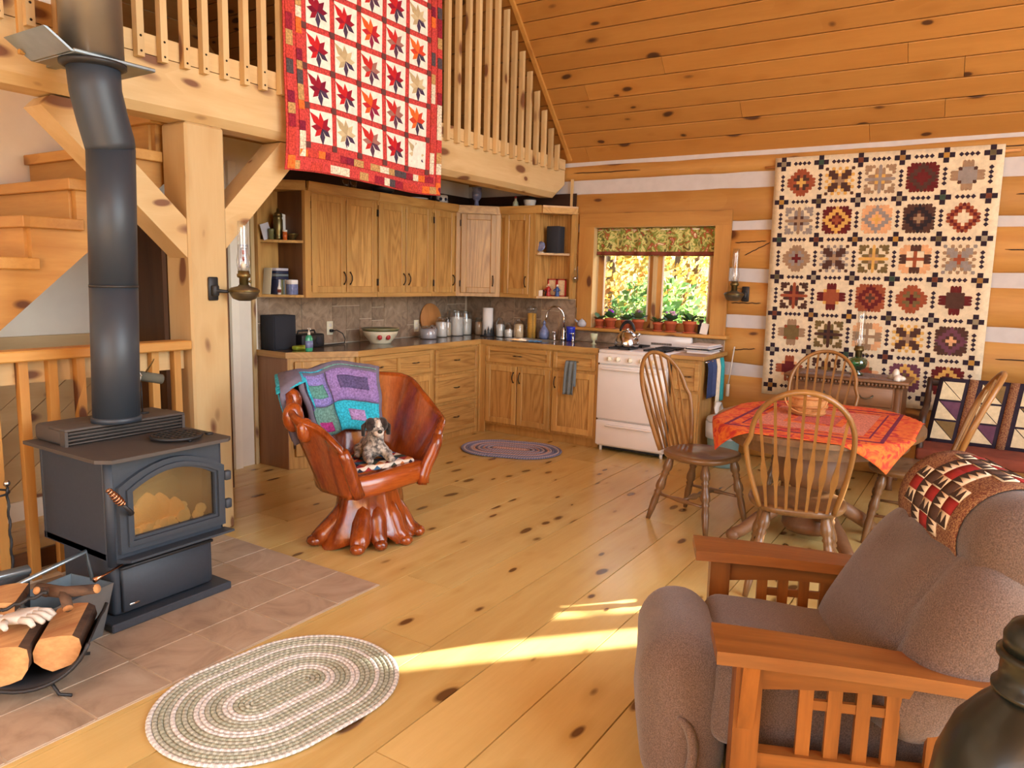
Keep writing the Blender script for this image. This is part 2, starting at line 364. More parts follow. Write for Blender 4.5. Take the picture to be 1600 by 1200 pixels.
def frame(o, u, n):    # transform: local x along u, local y along n (outwards), local z up, origin o
    u = Vector(u).normalized(); n = Vector(n).normalized(); z = Vector((0, 0, 1)); M = Matrix((u, n, z)).transposed().to_4x4(); M.translation = Vector(o); return M
# ============================================================ SETTING
# ---- floor of wide pine planks
fl = struct('floor'); b = MB().box(-0.2, -9.6, -0.08, 8.7, 0.2, -0.02); part('subfloor', b, 'darkwood', fl)
PW = 0.2825; x = 2.987 - PW * 11
while x < 8.6:
    y = -9.5 + R.uniform(0, 1.4)
    y0 = -9.6
    while y0 < 0.05:
        y1 = min(y if y0 == -9.6 else y0 + R.uniform(2.6, 4.6), 0.1)
        if y1 - y0 < 0.5: y1 = min(y0 + 1.2, 0.1)
        b = MB().hexa([(x + .0015, y0 + .001, -.02), (x + PW - .0015, y0 + .001, -.02), (x + PW - .0015, y1 - .001, -.02), (x + .0015, y1 - .001, -.02), (x + .003, y0 + .002, 0), (x + PW - .003, y0 + .002, 0), (x + PW - .003, y1 - .002, 0), (x + .003, y1 - .002, 0)])
        part('plank', b, 'floorwood_y', fl, center=True); y0 = y1
    x += PW
# ---- tiled hearth pad let into the floor
hp = thing('hearth_pad', 'beige stone tiled hearth pad under the black wood stove', 'hearth', (1.7, -5.6, 0))
part('grout_bed', MB().box(0.99, -7.64, 0.0005, 2.398, -3.977, 0.005), 'hearthgrout', hp)
TW = 0.275
for i in range(6):
    for j in range(14):
        x1 = 2.394 - i * TW; x0 = max(x1 - TW + .006, 1.0); y1 = -3.981 - j * TW; y0 = y1 - TW + .006
        if x1 - x0 < 0.03: continue
        t = .002
        part('tile', MB().hexa([(x0, y0, .001), (x1, y0, .001), (x1, y1, .001), (x0, y1, .001), (x0 + t, y0 + t, .008), (x1 - t, y0 + t, .008), (x1 - t, y1 - t, .008), (x0 + t, y1 - t, .008)]), 'hearth', hp, center=True)
# ---- log wall (the long back wall)
wb = struct('wall_back')
W1 = (1.5, 2.7, 1.05, 2.02); W2 = (6.45, 7.5, 1.23, 1.97); W3 = (8.05, 8.6, 2.33, 2.60)
def spans(z0, z1, xa=-0.2, xb=8.7):
    out = []; cuts = [W for W in (W1, W2, W3) if z0 < W[3] - .01 and z1 > W[2] + .01]
    x = xa
    for W in cuts:
        out.append((x, W[0], z0, z1)); x = W[1]
        if z0 < W[2] - .02: out.append((W[0], W[1], z0, W[2]))
        if z1 > W[3] + .02: out.append((W[0], W[1], W[3], z1))
    out.append((x, xb, z0, z1)); return out
def logmesh(x0, x1, z0, z1, wav=True):
    b = MB(); n = max(2, int((x1 - x0) / 0.22)); vs = []; fs = []
    for i in range(n + 1):
        xx = x0 + (x1 - x0) * i / n
        e0 = .012 * noise.noise((xx * 1.7, z0 * 9, 0)) + .006 * noise.noise((xx * 5, z0 * 9, 3)) if wav else 0
        e1 = .012 * noise.noise((xx * 1.7, z1 * 9, 5)) + .006 * noise.noise((xx * 5, z1 * 9, 8)) if wav else 0
        f = .006 * noise.noise((xx * 1.2, z0 * 4, 11))
        vs += [(xx, .2, z0 + e0), (xx, .03, z0 + e0), (xx, f + .004, z0 + e0 + .02), (xx, f, (z0 + z1) / 2), (xx, f + .004, z1 + e1 - .02), (xx, .03, z1 + e1), (xx, .2, z1 + e1)]
    for i in range(n):
        for j in range(6): a = i * 7 + j; fs.append((a, a + 7, a + 8, a + 1))
        a = i * 7; fs.append((a + 6, a + 13, a + 7, a))
    fs.append([0, 1, 2, 3, 4, 5, 6]); fs.append([n * 7 + j for j in range(6, -1, -1)])
    return b.add(vs, fs, True)
for z0, z1 in ((0, .29), (.39, .71), (.81, 1.13), (1.23, 1.53), (1.63, 1.97), (2.04, 2.33), (2.45, 2.60)):
    for s in spans(z0, z1): part('log', logmesh(*s), 'log_x', wb, center=True)
for z0, z1 in ((.29, .39), (.71, .81), (1.13, 1.23), (1.53, 1.63), (1.97, 2.04), (2.33, 2.45), (2.60, 2.70)):
    for s in spans(z0 - .03, z1 + .03): part('chinking', MB().box(s[0], .022, s[2], s[1], .19, s[3]), 'chink', wb)
part('wall_top_board', MB().box(-2.7, .02, 2.66, 8.7, .2, 2.78), 'log_x', wb)
for xa, xb, za, zb in ((1.25, 1.95, 2.53, 2.52), (3.45, 5.6, 2.525, 2.54), (2.86, 3.13, 1.86, 1.87), (2.95, 3.16, 1.75, 1.86), (2.9, 3.1, .93, .95), (4.83, 5.4, 1.80, 1.79), (4.85, 5.3, 1.0, 1.01), (2.86, 3.12, 1.34, 1.345), (4.86, 5.2, 2.19, 2.2)):
    n = 14; pts = [(xa + (xb - xa) * i / n, -.001, za + (zb - za) * i / n + .006 * noise.noise((i * .7, xa * 5, za * 7))) for i in range(n + 1)]
    part('drying_crack', MB().tube(pts, [.001] + [.0045] * (n - 1) + [.001], 5), 'darkwood', wb)
# ---- plaster wall on the left, behind kitchen and stairs
wl = struct('wall_left')
part('plaster_panel', MB().box(-.14, -3.93, 0, 0, 0.0, 2.47), 'plaster', wl)
part('plaster_panel', MB().box(-.14, -9.6, 0, 0, -3.93, 6.2), 'plaster', wl)
t = struct('trim_1'); part('casing_board', MB().box(0, -3.01, 0, .03, -2.945, 2.3), 'whitetrim', t)
t = struct('trim_2'); part('corner_board', MB().box(0.002, -2.815, 0, .02, -2.785, 2.3), 'pine_z', t)
# diagonal pine wainscot on the stair side
ws = struct('trim_3')
def clip(poly, ax, lim, keep_less):
    out = []
    for i in range(len(poly)):
        p, q = poly[i], poly[(i + 1) % len(poly)]
        ip = (p[ax] <= lim) == keep_less; iq = (q[ax] <= lim) == keep_less
        if ip: out.append(p)
        if ip != iq:
            tt = (lim - p[ax]) / (q[ax] - p[ax]); out.append((p[0] + (q[0] - p[0]) * tt, p[1] + (q[1] - p[1]) * tt))
    return out
DW = 0.2
for k in range(-8, 22):
    ya = -7.0 + k * DW
    poly = [(ya, 0.0), (ya + DW - .006, 0.0), (ya + DW - .006 + 1.2, 1.0), (ya + 1.2, 1.0)]
    for ax, lim, less in ((0, -3.8, True), (0, -6.6, False), (1, .12, False), (1, .98, True)):
        if len(poly) > 2: poly = clip(poly, ax, lim, less)
    if len(poly) > 2: part('wainscot_board', MB().prism(poly, 0.004, 0.022 + .003 * (k % 2), 'yz'), 'pine_y', ws, center=True)
part('wainscot_back', MB().box(0.0005, -6.6, .0, .006, -3.8, 1.06), 'darkwood', ws)
part('cap_board', MB().box(0, -6.6, .98, .045, -3.8, 1.10), 'pine_y', ws)
bs = struct('baseboard_left'); part('baseboard_strip', MB().box(0, -6.6, 0, .03, -3.8, .1), 'whitetrim', bs); part('baseboard_cap', MB().box(0, -6.6, .1, .04, -3.8, .12), 'whitetrim', bs)
# ---- closing walls out of frame, with their window openings
wr = struct('wall_right')
for q in ((-9.8, 0.2, 0, .45), (-9.8, 0.2, 6.4, 7.9), (-9.8, 0.2, 3.85, 3.95)): part('log', MB().box(8.7, q[0], q[2], 8.9, q[1], q[3]), 'log_y', wr)
for q in ((-9.8, -7.2), (-2.0, 0.2), (-4.7, -4.5)): part('log', MB().box(8.7, q[0], .45, 8.9, q[1], 6.4), 'log_y', wr)
wf = struct('wall_front')
for q in ((-.2, .8, 0, 2.7), (6.1, 8.9, 0, 2.7), (.8, 6.1, 0, .6)): part('log', MB().box(q[0], -9.8, q[2], q[1], -9.6, q[3]), 'log_x', wf)
wlo = struct('wall_loft'); 
for k in range(17): part('board', MB().box(-2.62, -9.6, 2.62 + k * .29, -2.6, 0.0, 2.62 + k * .29 + .284), 'ceilwood_y', wlo, center=True)
# ---- sloping ceiling of tongue and groove pine
ce = struct('ceiling'); PL = 1.03; nn = math.sqrt(1 + PL * PL)
def slope(y, d=0.0): return (y + d * PL / nn, 2.66 - PL * y + d / nn)   # d = offset outwards
def ceilslab(x0, x1, ya, yb, d0, d1):
    p = [slope(ya, d0), slope(yb, d0), slope(yb, d1), slope(ya, d1)]
    return MB().prism(p, x0, x1, 'yz')
part('roof_deck', ceilslab(-2.7, 8.9, .25, -4.8, .02, .14), 'darkwood', ce)
part('roof_deck', MB().prism([(-4.8, 7.604), (-9.9, 2.35), (-9.9, 2.5), (-4.8, 7.75)], -2.7, 8.9, 'yz'), 'ceilwood_x', ce)
part('ceiling_field', ceilslab(-2.7, 8.9, -0.02 - 17 * .108, -4.8, .0, .02), 'ceilwood_x', ce)
for k in range(17):
    ya = 0.02 - k * .108 if k else 0.1; yb = -0.02 - (k + 1) * .108 + .04
    x = -2.7
    while x < 8.7:
        x1 = min(8.75, x + R.uniform(1.9, 4.2))
        if 8.75 - x1 < .6: x1 = 8.75
        p0, p1 = slope(ya - .002), slope(yb + .002); q0, q1 = slope(ya - .006, -.006), slope(yb + .006, -.006); r0, r1 = slope(ya - .002, .02), slope(yb + .002, .02)
        part('ceiling_plank', MB().prism([r0, p0, q0, q1, p1, r1], x + .0015, x1 - .0015, 'yz'), 'ceilwood_x', ce, center=True)
        x = x1
t = struct('trim_4'); part('gable_strip', ceilslab(1.2, 1.235, .0, -4.8, -.03, -.005), 'log_y', t)
# ---- window over the range
wn = struct('window_1', (2.1, 0, 1.05))
part('casing', MB().box(1.353, -.026, 1.05, 1.51, .0, 2.01), 'log_z', wn); part('casing', MB().box(2.69, -.026, 1.05, 2.83, .0, 2.01), 'log_z', wn); part('casing', MB().box(1.353, -.028, 2.01, 2.83, .0, 2.136), 'log_x', wn)
part('sill', MB().bbox(1.345, -.09, 1.02, 2.87, .16, 1.05, .006), 'log_x', wn)
part('jamb', MB().box(1.49, -.02, 1.05, 1.512, .2, 2.02), 'pine_z', wn); part('jamb', MB().box(2.688, -.02, 1.05, 2.71, .2, 2.02), 'pine_z', wn); part('jamb', MB().box(1.49, -.02, 2.005, 2.71, .2, 2.03), 'pine_x', wn); part('jamb', MB().box(1.49, .1, 1.05, 2.71, .2, 1.07), 'log_x', wn)
for x0, x1 in ((1.512, 2.105), (2.115, 2.688)):
    sb = MB(); z0, z1, f = 1.07, 2.005, .06
    for q in ((x0, z0, x0 + f, z1), (x1 - f, z0, x1, z1), (x0 + f, z0, x1 - f, z0 + f), (x0 + f, z1 - f, x1 - f, z1)): sb.box(q[0], .10, q[1], q[2], .145, q[3])
    s = part('sash', sb, 'log_z', wn); part('pane', MB().box(x0 + f, .118, z0 + f, x1 - f, .124, z1 - f), 'glass', s)
    gb = MB()
    for q in ((x0 + f, z0 + f, x0 + f + .014, z1 - f), (x1 - f - .014, z0 + f, x1 - f, z1 - f)): gb.box(q[0], .095, q[1], q[2], .1, q[3])
    part('gasket', gb, 'whitetrim', s)
part('mullion', MB().box(2.095, .06, 1.07, 2.125, .11, 2.005), 'pine_z', wn)
# ---- second window further along the log wall, outside the frame (the sun patch comes through it)
w2 = struct('window_2', (7.0, 0, 1.23))
for q in ((6.42, 1.23, 6.60, 1.97), (6.84, 1.23, 7.03, 1.97), (7.244, 1.23, 7.52, 1.97)): part('sash_stile', MB().box(q[0], 0.0, q[1], q[2], .03, q[3]), 'pine_z', w2)
for q in ((6.42, 1.2, 7.52, 1.33), (6.42, 1.80, 7.52, 2.0), (6.60, 1.42, 6.84, 1.445), (6.60, 1.50, 6.84, 1.80)): part('sash_rail', MB().box(q[0], 0.0, q[1], q[2], .03, q[3]), 'pine_x', w2)
part('pane', MB().box(6.6, .012, 1.3, 7.25, .016, 1.82), 'glass', w2)
w3 = struct('added_window', (8.3, 0, 2.33))  # unseen window added so sun reaches the recliner headrest
for q in ((8.05, 2.30, 8.62, 2.36), (8.05, 2.58, 8.62, 2.63)): part('sash_rail', MB().box(q[0], .05, q[1], q[2], .10, q[3]), 'pine_x', w3)
for q in ((8.03, 2.33, 8.08, 2.60), (8.57, 2.33, 8.62, 2.60)): part('sash_stile', MB().box(q[0], .05, q[1], q[2], .10, q[3]), 'pine_z', w3)
part('pane', MB().box(8.08, .07, 2.36, 8.57, .074, 2.58), 'glass', w3)
# ---- loft: floor, beam, rail, post and braces
lf = thing('loft_floor', 'pine board loft floor above the kitchen cabinets', 'floor', (0, -2, 2.47))
for k in range(14):
    part('board', MB().box(-2.6 + k * .262, -3.93, 2.47, -2.6 + k * .262 + .258, 0, 2.50), 'ceilwood_y', lf, center=True)
part('deck', MB().box(-2.6, -3.93, 2.50, 1.0, 0.0, 2.6), 'pine_y', lf)
part('deck', MB().box(.95, -9.0, 2.50, 1.0, -3.93, 2.6), 'pine_y', lf)
bm_ = thing('loft_beam', 'massive hewn pine beam carrying the loft edge', 'beam', (1.08, -3.0, 2.29))
b = MB(); ys = [-9.0 + k * .3 for k in range(30)] + [-.19]
pv = []
prof = lambda y: [(.96, 2.31), (.985, 2.285 + .006 * noise.noise((y, 1, 1))), (1.13, 2.285 + .01 * noise.noise((y * 1.3, 0, 0))), (1.172, 2.325 + .014 * noise.noise((y * .9, 4, 0))), (1.172, 2.555), (.96, 2.555)]
for y in ys: pv += [(a, y, c) for a, c in prof(y)]
pv += [(.96, -.03, 2.42), (.985, -.03, 2.42), (1.13, -.03, 2.42), (1.172, -.03, 2.42), (1.172, -.03, 2.555), (.96, -.03, 2.555)]
k = len(ys) + 1; fs = []
for i in range(k - 1):
    for j in range(6): fs.append((i * 6 + j, i * 6 + (j + 1) % 6, (i + 1) * 6 + (j + 1) % 6, (i + 1) * 6 + j))
fs.append([0, 1, 2, 3, 4, 5]); fs.append([(k - 1) * 6 + j for j in range(5, -1, -1)])
b.add(pv, fs); part('beam_timber', b, 'pine_y', bm_); part('rim_board', MB().box(1.0, -9.0, 2.56, 1.17, -.02, 2.655), 'pine_y', bm_)
def timber(name, x0, y0, z0, x1, y1, z1, label): return solo(name, MB().bbox(x0, y0, z0, x1, y1, z1, .012, 1, False), 'pine_z', label, 'post')
timber('timber_post', .93, -4.098, .009, 1.145, -3.86, 2.284, 'square knotty pine post holding up the loft beam')
def brace(pa, pb, wd, x0, x1, label):
    a = Vector((0,) + pa); c = Vector((0,) + pb); d = (c - a).normalized(); nrm = Vector((0, -d.z, d.y)) * wd / 2
    ext = d * .12; q = [a - nrm - ext, c - nrm + ext, c + nrm + ext, a + nrm - ext]
    poly = [(v.y, v.z) for v in q]
    poly = clip(poly, 0, -3.859, False) if pa[0] > -3.9 else clip(poly, 0, -4.099, True)
    poly = clip(poly, 1, 2.277, True)
    b = MB().prism(poly, x0, x1, 'yz'); return solo('timber_brace', b, 'pine_y', label, 'brace')
brace((-3.86, 1.74), (-3.34, 2.29), .15, .97, 1.13, 'diagonal pine brace on the kitchen side of the post')
brace((-4.098, 1.675), (-4.66, 2.2), .15, .97, 1.13, 'diagonal pine brace on the stair side of the post behind the stovepipe')
rl = thing('loft_railing', 'loft railing of slim square pine balusters screwed to the beam', 'railing', (1.2, -3, 2.53))
y = -4.474 - .125 * 8; pos = []
while y < -4.0: pos.append(y); y += .1235
pos += [-4.005, -3.881, -3.75, -3.63, -3.5, -3.37, -3.24, -3.11, -2.98, -2.85, -2.72, -2.59, -2.46, -2.33, -2.2, -2.06]
pos += [-1.93, -1.80, -1.665, -1.535, -1.40, -1.27, -1.14, -1.013, -.885, -.755, -.622, -.487, -.355, -.232]
for y in pos:
    zt = min(4.12, 2.66 - PL * y - .14)
    hx = .018; b = MB().hexa([(1.173, y - hx, 2.53), (1.212, y - hx, 2.53), (1.212, y + hx, 2.53), (1.173, y + hx, 2.53), (1.173, y - hx, zt - .0), (1.212, y - hx, zt - .0), (1.212, y + hx, zt + (.0 if zt > 4.11 else .012)), (1.173, y + hx, zt + (.0 if zt > 4.11 else .012))])
    o = part('baluster', b, 'pine_z', rl, center=True)
    if y < -3.5:
        for zz in (2.555, 2.625): part('screw', MB().cyl((1.212, y, zz), (1.214, y, zz), .006, n=6), 'bronze', o)
part('top_rail', MB().box(1.12, -9.0, 4.12, 1.25, -1.5, 4.16), 'pine_y', rl)
# ---- stairs to the loft
st = thing('staircase', 'open pine staircase climbing to the loft behind the stovepipe', 'staircase', (.45, -6.6, 0))
for k in range(-7, 6):
    z = 1.549 + .197 * k; y = -5.033 + .219 * k
    part('tread', MB().bbox(.02, y, z - .055, .93, y + .285, z, .004, 1, False), 'log_x', st, center=True)
    part('riser', MB().box(.02, y + .03, z - .197, .86, y + .045, z - .055), 'log_x', st, center=True)
low = lambda y: 1.186 + .895 * (y + 4.953)
poly = [(-6.28, max(0.0, low(-6.28)))]
poly = [(-6.55, 0.0), (-6.278, 0.0), (-4.0, low(-4.0)), (-3.94, low(-3.94)), (-3.94, 2.46)]
for k in range(4, -8, -1):
    z = 1.549 + .197 * k - .055; y = -5.033 + .219 * k + .045
    poly += [(min(y + .219, -3.94), z), (y, z)]
poly = [p for i, p in enumerate(poly) if i == 0 or (abs(p[0] - poly[i - 1][0]) + abs(p[1] - poly[i - 1][1])) > 1e-4]
part('stringer', MB().prism(poly, .84, .90, 'yz'), 'log_y', st)
# ---- railing between hearth and stairs
sr = thing('stair_railing', 'knotty pine railing with square balusters behind the wood stove', 'railing', (1.09, -5, 0))
part('top_rail', MB().bbox(1.03, -7.2, 1.08, 1.145, -4.1, 1.13, .006, 1, False), 'log_y', sr); part('sub_rail', MB().box(1.04, -7.2, .97, 1.062, -4.1, 1.08), 'pine_y', sr)
y = -4.165
while y > -7.1:
    part('baluster', MB().box(1.064, y - .02, .035, 1.104, y + .02, 1.08), 'log_z', sr, center=True); y -= .128
part('bottom_rail', MB().box(1.04, -7.2, .075, 1.062, -4.1, .165), 'oakdark_y', sr)
cb = struct('trim_5'); part('curb', MB().box(.93, -7.2, .0, 1.062, -4.1, .03), 'whitetrim', cb); part('curb_lip', MB().box(.93, -7.2, .0, .99, -4.1, .06), 'whitetrim', cb)
tc = thing('tall_cabinet', 'dark oak cabinet standing behind the stair railing', 'cabinet', (.25, -3.5, 0))
part('carcass', MB().box(.06, -3.8, 0, .42, -3.32, 1.80), 'oakdark_z', tc); part('top_board', MB().box(.05, -3.82, 1.80, .44, -3.30, 1.825), 'oakdark_y', tc)
part('door', MB().box(.42, -3.77, .08, .435, -3.35, 1.76), 'oakdark_z', tc)
solo('storage_box', MB().bbox(.1, -3.72, 1.835, .36, -3.45, 1.96, .01), 'black', 'black box lying on top of the dark oak cabinet', 'box')
solo('paper_pile', MB().box(.12, -3.79, 1.8255, .40, -3.5, 1.835), 'paper', 'white papers under the black box on the cabinet top', 'paper')
# ============================================================ KITCHEN
CH = .91
def pull(b, p, n_, horiz=False, L=.1):
    # arched cabinet pull with flared ends; p centre on the face, n_ outward normal
    p = Vector(p); n_ = Vector(n_); a = Vector((0, 0, 1)) if not horiz else n_.cross(Vector((0, 0, 1))).normalized()
    pts = [p - a * L * .5 + n_ * .002, p - a * L * .36 + n_ * .016, p - a * L * .14 + n_ * .026, p + a * L * .14 + n_ * .026, p + a * L * .36 + n_ * .016, p + a * L * .5 + n_ * .002]
    b.tube(pts, [.007, .0042, .0055, .0055, .0042, .007], 6); return b
def rosette(b, p, n_):
    p = Vector(p); n_ = Vector(n_); a = n_.cross(Vector((0, 0, 1))).normalized()
    pts = [p + a * s * .05 + n_ * h for s, h in ((-1, .002), (-.6, .006), (-.3, .018), (0, .022), (.3, .018), (.6, .006), (1, .002))]
    b.tube(pts, [.004, .011, .006, .008, .006, .011, .004], 6, flat=.5)
    return b
def door(par, o, u, n_, w_, h_, handle=None, hinge=None, frame_=.055, mat='oak', label=None, name='door'):
    F = frame(o, u, n_); ax = 'x' if abs(Vector(u).x) > .8 else 'y'
    b = MB(F); f = frame_
    for q in ((0, 0, f, h_), (w_ - f, 0, w_, h_)): b.bbox(q[0], 0, q[1], q[2], .02, q[3], .004, 1, False)
    for q in ((f, 0, w_ - f, f), (f, h_ - f, w_ - f, h_)): b.bbox(q[0], 0, q[1], q[2], .0195, q[3], .004, 1, False)
    d = part(name, b, mat + '_z', par, label=label)
    part('panel', MB(F).hexa([(f, .0, f), (w_ - f, .0, f), (w_ - f, .0, h_ - f), (f, .0, h_ - f), (f, .009, f), (w_ - f, .009, f), (w_ - f, .009, h_ - f), (f, .009, h_ - f)]), 'oakpanel_z', d)
    if handle:
        hx = w_ - .03 if handle[0] == 'r' else .03; part('handle', pull(MB(), F @ Vector((hx, .02, handle[1])), Vector(n_)), 'bronze', d)
    if hinge:
        hx = -.004 if hinge == 'l' else w_ + .004
        for z in (.09, h_ - .09): part('hinge', MB(F).bbox(hx - .006, 0, z - .03, hx + .006, .014, z + .03, .003, 1, False), 'bronze', d)
    return d
def drawer(par, o, u, n_, w_, h_, pulls=1, name='drawer', f=.04):
    F = frame(o, u, n_); b = MB(F); ax = 'x' if abs(Vector(u).x) > .8 else 'y'
    for q in ((0, 0, f, h_), (w_ - f, 0, w_, h_)): b.bbox(q[0], 0, q[1], q[2], .02, q[3], .004, 1, False)
    for q in ((f, 0, w_ - f, f), (f, h_ - f, w_ - f, h_)): b.bbox(q[0], 0, q[1], q[2], .0195, q[3], .004, 1, False)
    d = part(name, b, 'oak_' + ax, par)
    if pulls == 2: part('divider', MB(F).box(w_ / 2 - .02, 0, f, w_ / 2 + .02, .019, h_ - f), 'oak_z', d)
    part('panel', MB(F).box(f, 0, f, w_ - f, .009, h_ - f), 'oakpanel_' + ax, d)
    for k in range(pulls):
        cx = w_ * (k + .5) / pulls; part('handle', rosette(MB(), F @ Vector((cx, .009, h_ / 2)), Vector(n_)), 'bronze', d)
    return d
XP = (1, 0, 0); YN = (0, -1, 0); UY = (0, 1, 0)
FX = .62
# end unit, clipped corner
c = thing('base_cabinet', 'oak base cabinet with a clipped corner at the left end of the counter', 'cabinet', (.3, -2.5, 0), group=None)
part('carcass', MB().prism([(.004, -2.768), (.345, -2.768), (.605, -2.33), (.605, -2.316), (.004, -2.316)], 0.001, .874, 'xy'), 'oak_z', c)
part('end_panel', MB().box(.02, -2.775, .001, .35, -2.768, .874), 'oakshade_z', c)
n_ = Vector((.438, -.26, 0)).normalized(); u_ = Vector((.26, .438, 0)).normalized(); o_ = Vector((.345, -2.768, .1)) + u_ * .05 + n_ * .002
door(c, o_, u_, n_, .41, .74, handle=('r', .62), hinge='l', label='oak door on the clipped corner')
c = thing('base_cabinet', 'wide oak base cabinet with two doors below twin false drawers', 'cabinet', (.3, -1.83, 0))
part('carcass', MB().box(.004, -2.312, .001, FX, -1.352, .874), 'oak_z', c)
drawer(c, (FX, -2.29, .66), UY, XP, .915, .2, 2)
door(c, (FX, -2.29, .06), UY, XP, .452, .58); door(c, (FX, -1.83, .06), UY, XP, .455, .58)
c = thing('base_cabinet', 'oak base cabinet with a stack of three drawers beside the inside corner', 'cabinet', (.3, -1, 0))
part('carcass', MB().box(.004, -1.348, .001, FX, -.625, .874), 'oak_z', c)
for z0, z1 in ((.06, .335), (.36, .60), (.625, .85)): drawer(c, (FX, -1.335, z0), UY, XP, .655, z1 - z0)
c = thing('base_cabinet', 'oak sink base cabinet with two doors under one wide drawer front', 'cabinet', (1.03, -.3, 0))
part('carcass', MB().box(.63, -FX, .09, 1.428, -.004, .874).box(.65, -.56, .001, 1.428, -.01, .09), 'oak_z', c)
part('corner_stile', MB().box(.6255, -.638, .001, .695, -.6205, .865), 'oak_z', c); part('corner_stile', MB().box(.6205, -.6605, .001, .638, -.6385, .865), 'oak_z', c)
drawer(c, (.70, -FX, .70), XP, YN, .72, .15)
door(c, (.70, -FX, .11), XP, YN, .355, .565, ('r', .46)); door(c, (1.065, -FX, .11), XP, YN, .355, .565, ('l', .46))
c = thing('base_cabinet', 'narrow oak base cabinet between sink cabinet and range with a hanging towel', 'cabinet', (1.66, -.3, 0))
part('carcass', MB().box(1.432, -FX, .09, 1.9, -.004, .874).box(1.432, -.56, .001, 1.9, -.01, .09), 'oak_z', c)
drawer(c, (1.45, -FX, .70), XP, YN, .43, .15); door(c, (1.45, -FX, .11), XP, YN, .43, .565, ('l', .46))
c = thing('base_cabinet', 'narrow oak base cabinet right of the range with striped towels on its side', 'cabinet', (2.72, -.3, 0))
part('carcass', MB().box(2.585, -FX, .001, 2.84, -.03, .874), 'oak_z', c); part('top', MB().bbox(2.58, -.655, .876, 2.865, -.01, .91, .004, 1, False), 'oak_x', c)
drawer(c, (2.60, -FX, .62), XP, YN, .225, .23); door(c, (2.60, -FX, .08), XP, YN, .225, .52, ('r', .3))
part('towel_bar', MB().tube([(2.842, -.58, .86), (2.868, -.58, .86), (2.868, -.12, .86), (2.842, -.12, .86)], .006, 6), 'chrome', c)
# worktop
wt = thing('worktop', 'dark brown laminate worktop with oak edge running round the kitchen corner', 'worktop', (.6, -1, .876))
b = MB().prism([(0.012, -2.775), (.345, -2.775), (.62, -2.32), (.62, -.62), (0.012, -.62)], .876, .909, 'xy')
b.box(.012, -.62, .876, .76, -.012, .909).box(.76, -.62, .876, 1.29, -.50, .909).box(.76, -.15, .876, 1.29, -.012, .909).box(1.29, -.62, .876, 1.905, -.012, .909)
part('top', b, 'laminate', wt)
b = MB()
for p, q in (((.012, -2.79), (.353, -2.79)), ((.353, -2.79), (.64, -2.316)), ((.64, -2.316), (.64, -.64)), ((.64, -.64), (1.905, -.64))):
    d = Vector((q[0] - p[0], q[1] - p[1], 0)).normalized(); nn_ = Vector((d.y, -d.x, 0)); i = -nn_ * .022
    P = [Vector((p[0], p[1], 0)), Vector((q[0], q[1], 0))]
    b = MB().hexa([tuple(v + Vector((0, 0, z))) for z in (.866, .911) for v in (P[0], P[1], P[1] + i, P[0] + i)])
    part('edge_strip', b, 'oak_' + ('x' if abs(d.x) > .8 else 'y'), wt)
sk = thing('sink', 'stainless steel sink let into the worktop', 'sink', (1.02, -.33, .9))
b = MB(); zt, zb = .9125, .74
b.box(.74, -.52, .909, .78, -.13, zt).box(1.27, -.52, .909, 1.31, -.13, zt).box(.78, -.52, .909, 1.27, -.48, zt).box(.78, -.17, .909, 1.27, -.13, zt)
part('rim', b, 'steel', sk, stuff=False)
b = MB().hexa([(.80, -.46, zb), (1.25, -.46, zb), (1.25, -.19, zb), (.80, -.19, zb), (.80, -.46, zb + .004), (1.25, -.46, zb + .004), (1.25, -.19, zb + .004), (.80, -.19, zb + .004)])
for q in (((.78, -.48), (1.27, -.48), (.8, -.46), (1.25, -.46)), ((1.27, -.48), (1.27, -.17), (1.25, -.46), (1.25, -.19)), ((1.27, -.17), (.78, -.17), (1.25, -.19), (.8, -.19)), ((.78, -.17), (.78, -.48), (.8, -.19), (.8, -.46))):
    b.add([(q[0][0], q[0][1], .91), (q[1][0], q[1][1], .91), (q[3][0], q[3][1], zb), (q[2][0], q[2][1], zb)], [(0, 1, 2, 3)])
part('basin', b, 'steel', sk)
fc = thing('faucet', 'tall chrome gooseneck faucet behind the sink', 'faucet', (1.255, -.10, .91))
part('base', MB().lathe([(.026, .9095), (.026, .93), (.018, .95), (.018, 1.02), (.012, 1.03)], (1.255, -.10, 0)), 'chrome', fc)
pts = [(1.255, -.10, 1.0), (1.255, -.10, 1.12)] + [(1.255 - .085 + .085 * math.cos(t), -.10 - .05 * math.sin(t / 2) , 1.14 + .10 * math.sin(t)) for t in [rad(a) for a in range(0, 181, 20)]] + [(1.083, -.155, 1.10)]
part('spout', MB().tube(pts, [.010] * (len(pts) - 1) + [.012], 10), 'chrome', fc); part('lever', MB().tube([(1.27, -.10, .99), (1.30, -.11, 1.02)], .006, 6), 'chrome', fc)
for nm, x, lab in (('soap_dispenser', 1.165, 'small chrome dispenser left of the faucet'), ('soap_dispenser', 1.40, 'small chrome dispenser right of the blue cup')):
    solo(nm, MB().lathe([(.016, 0), (.016, .012), (.01, .02), (.01, .07), (.014, .075), (.012, .085), (.004, .09)], (x, -.12 if x < 1.3 else -.17, .9095), 10).tube([(x, -.12 if x < 1.3 else -.17, .99), (x - .03, -.14 if x < 1.3 else -.19, .99)], .005, 6), 'chrome', lab, 'dispenser')
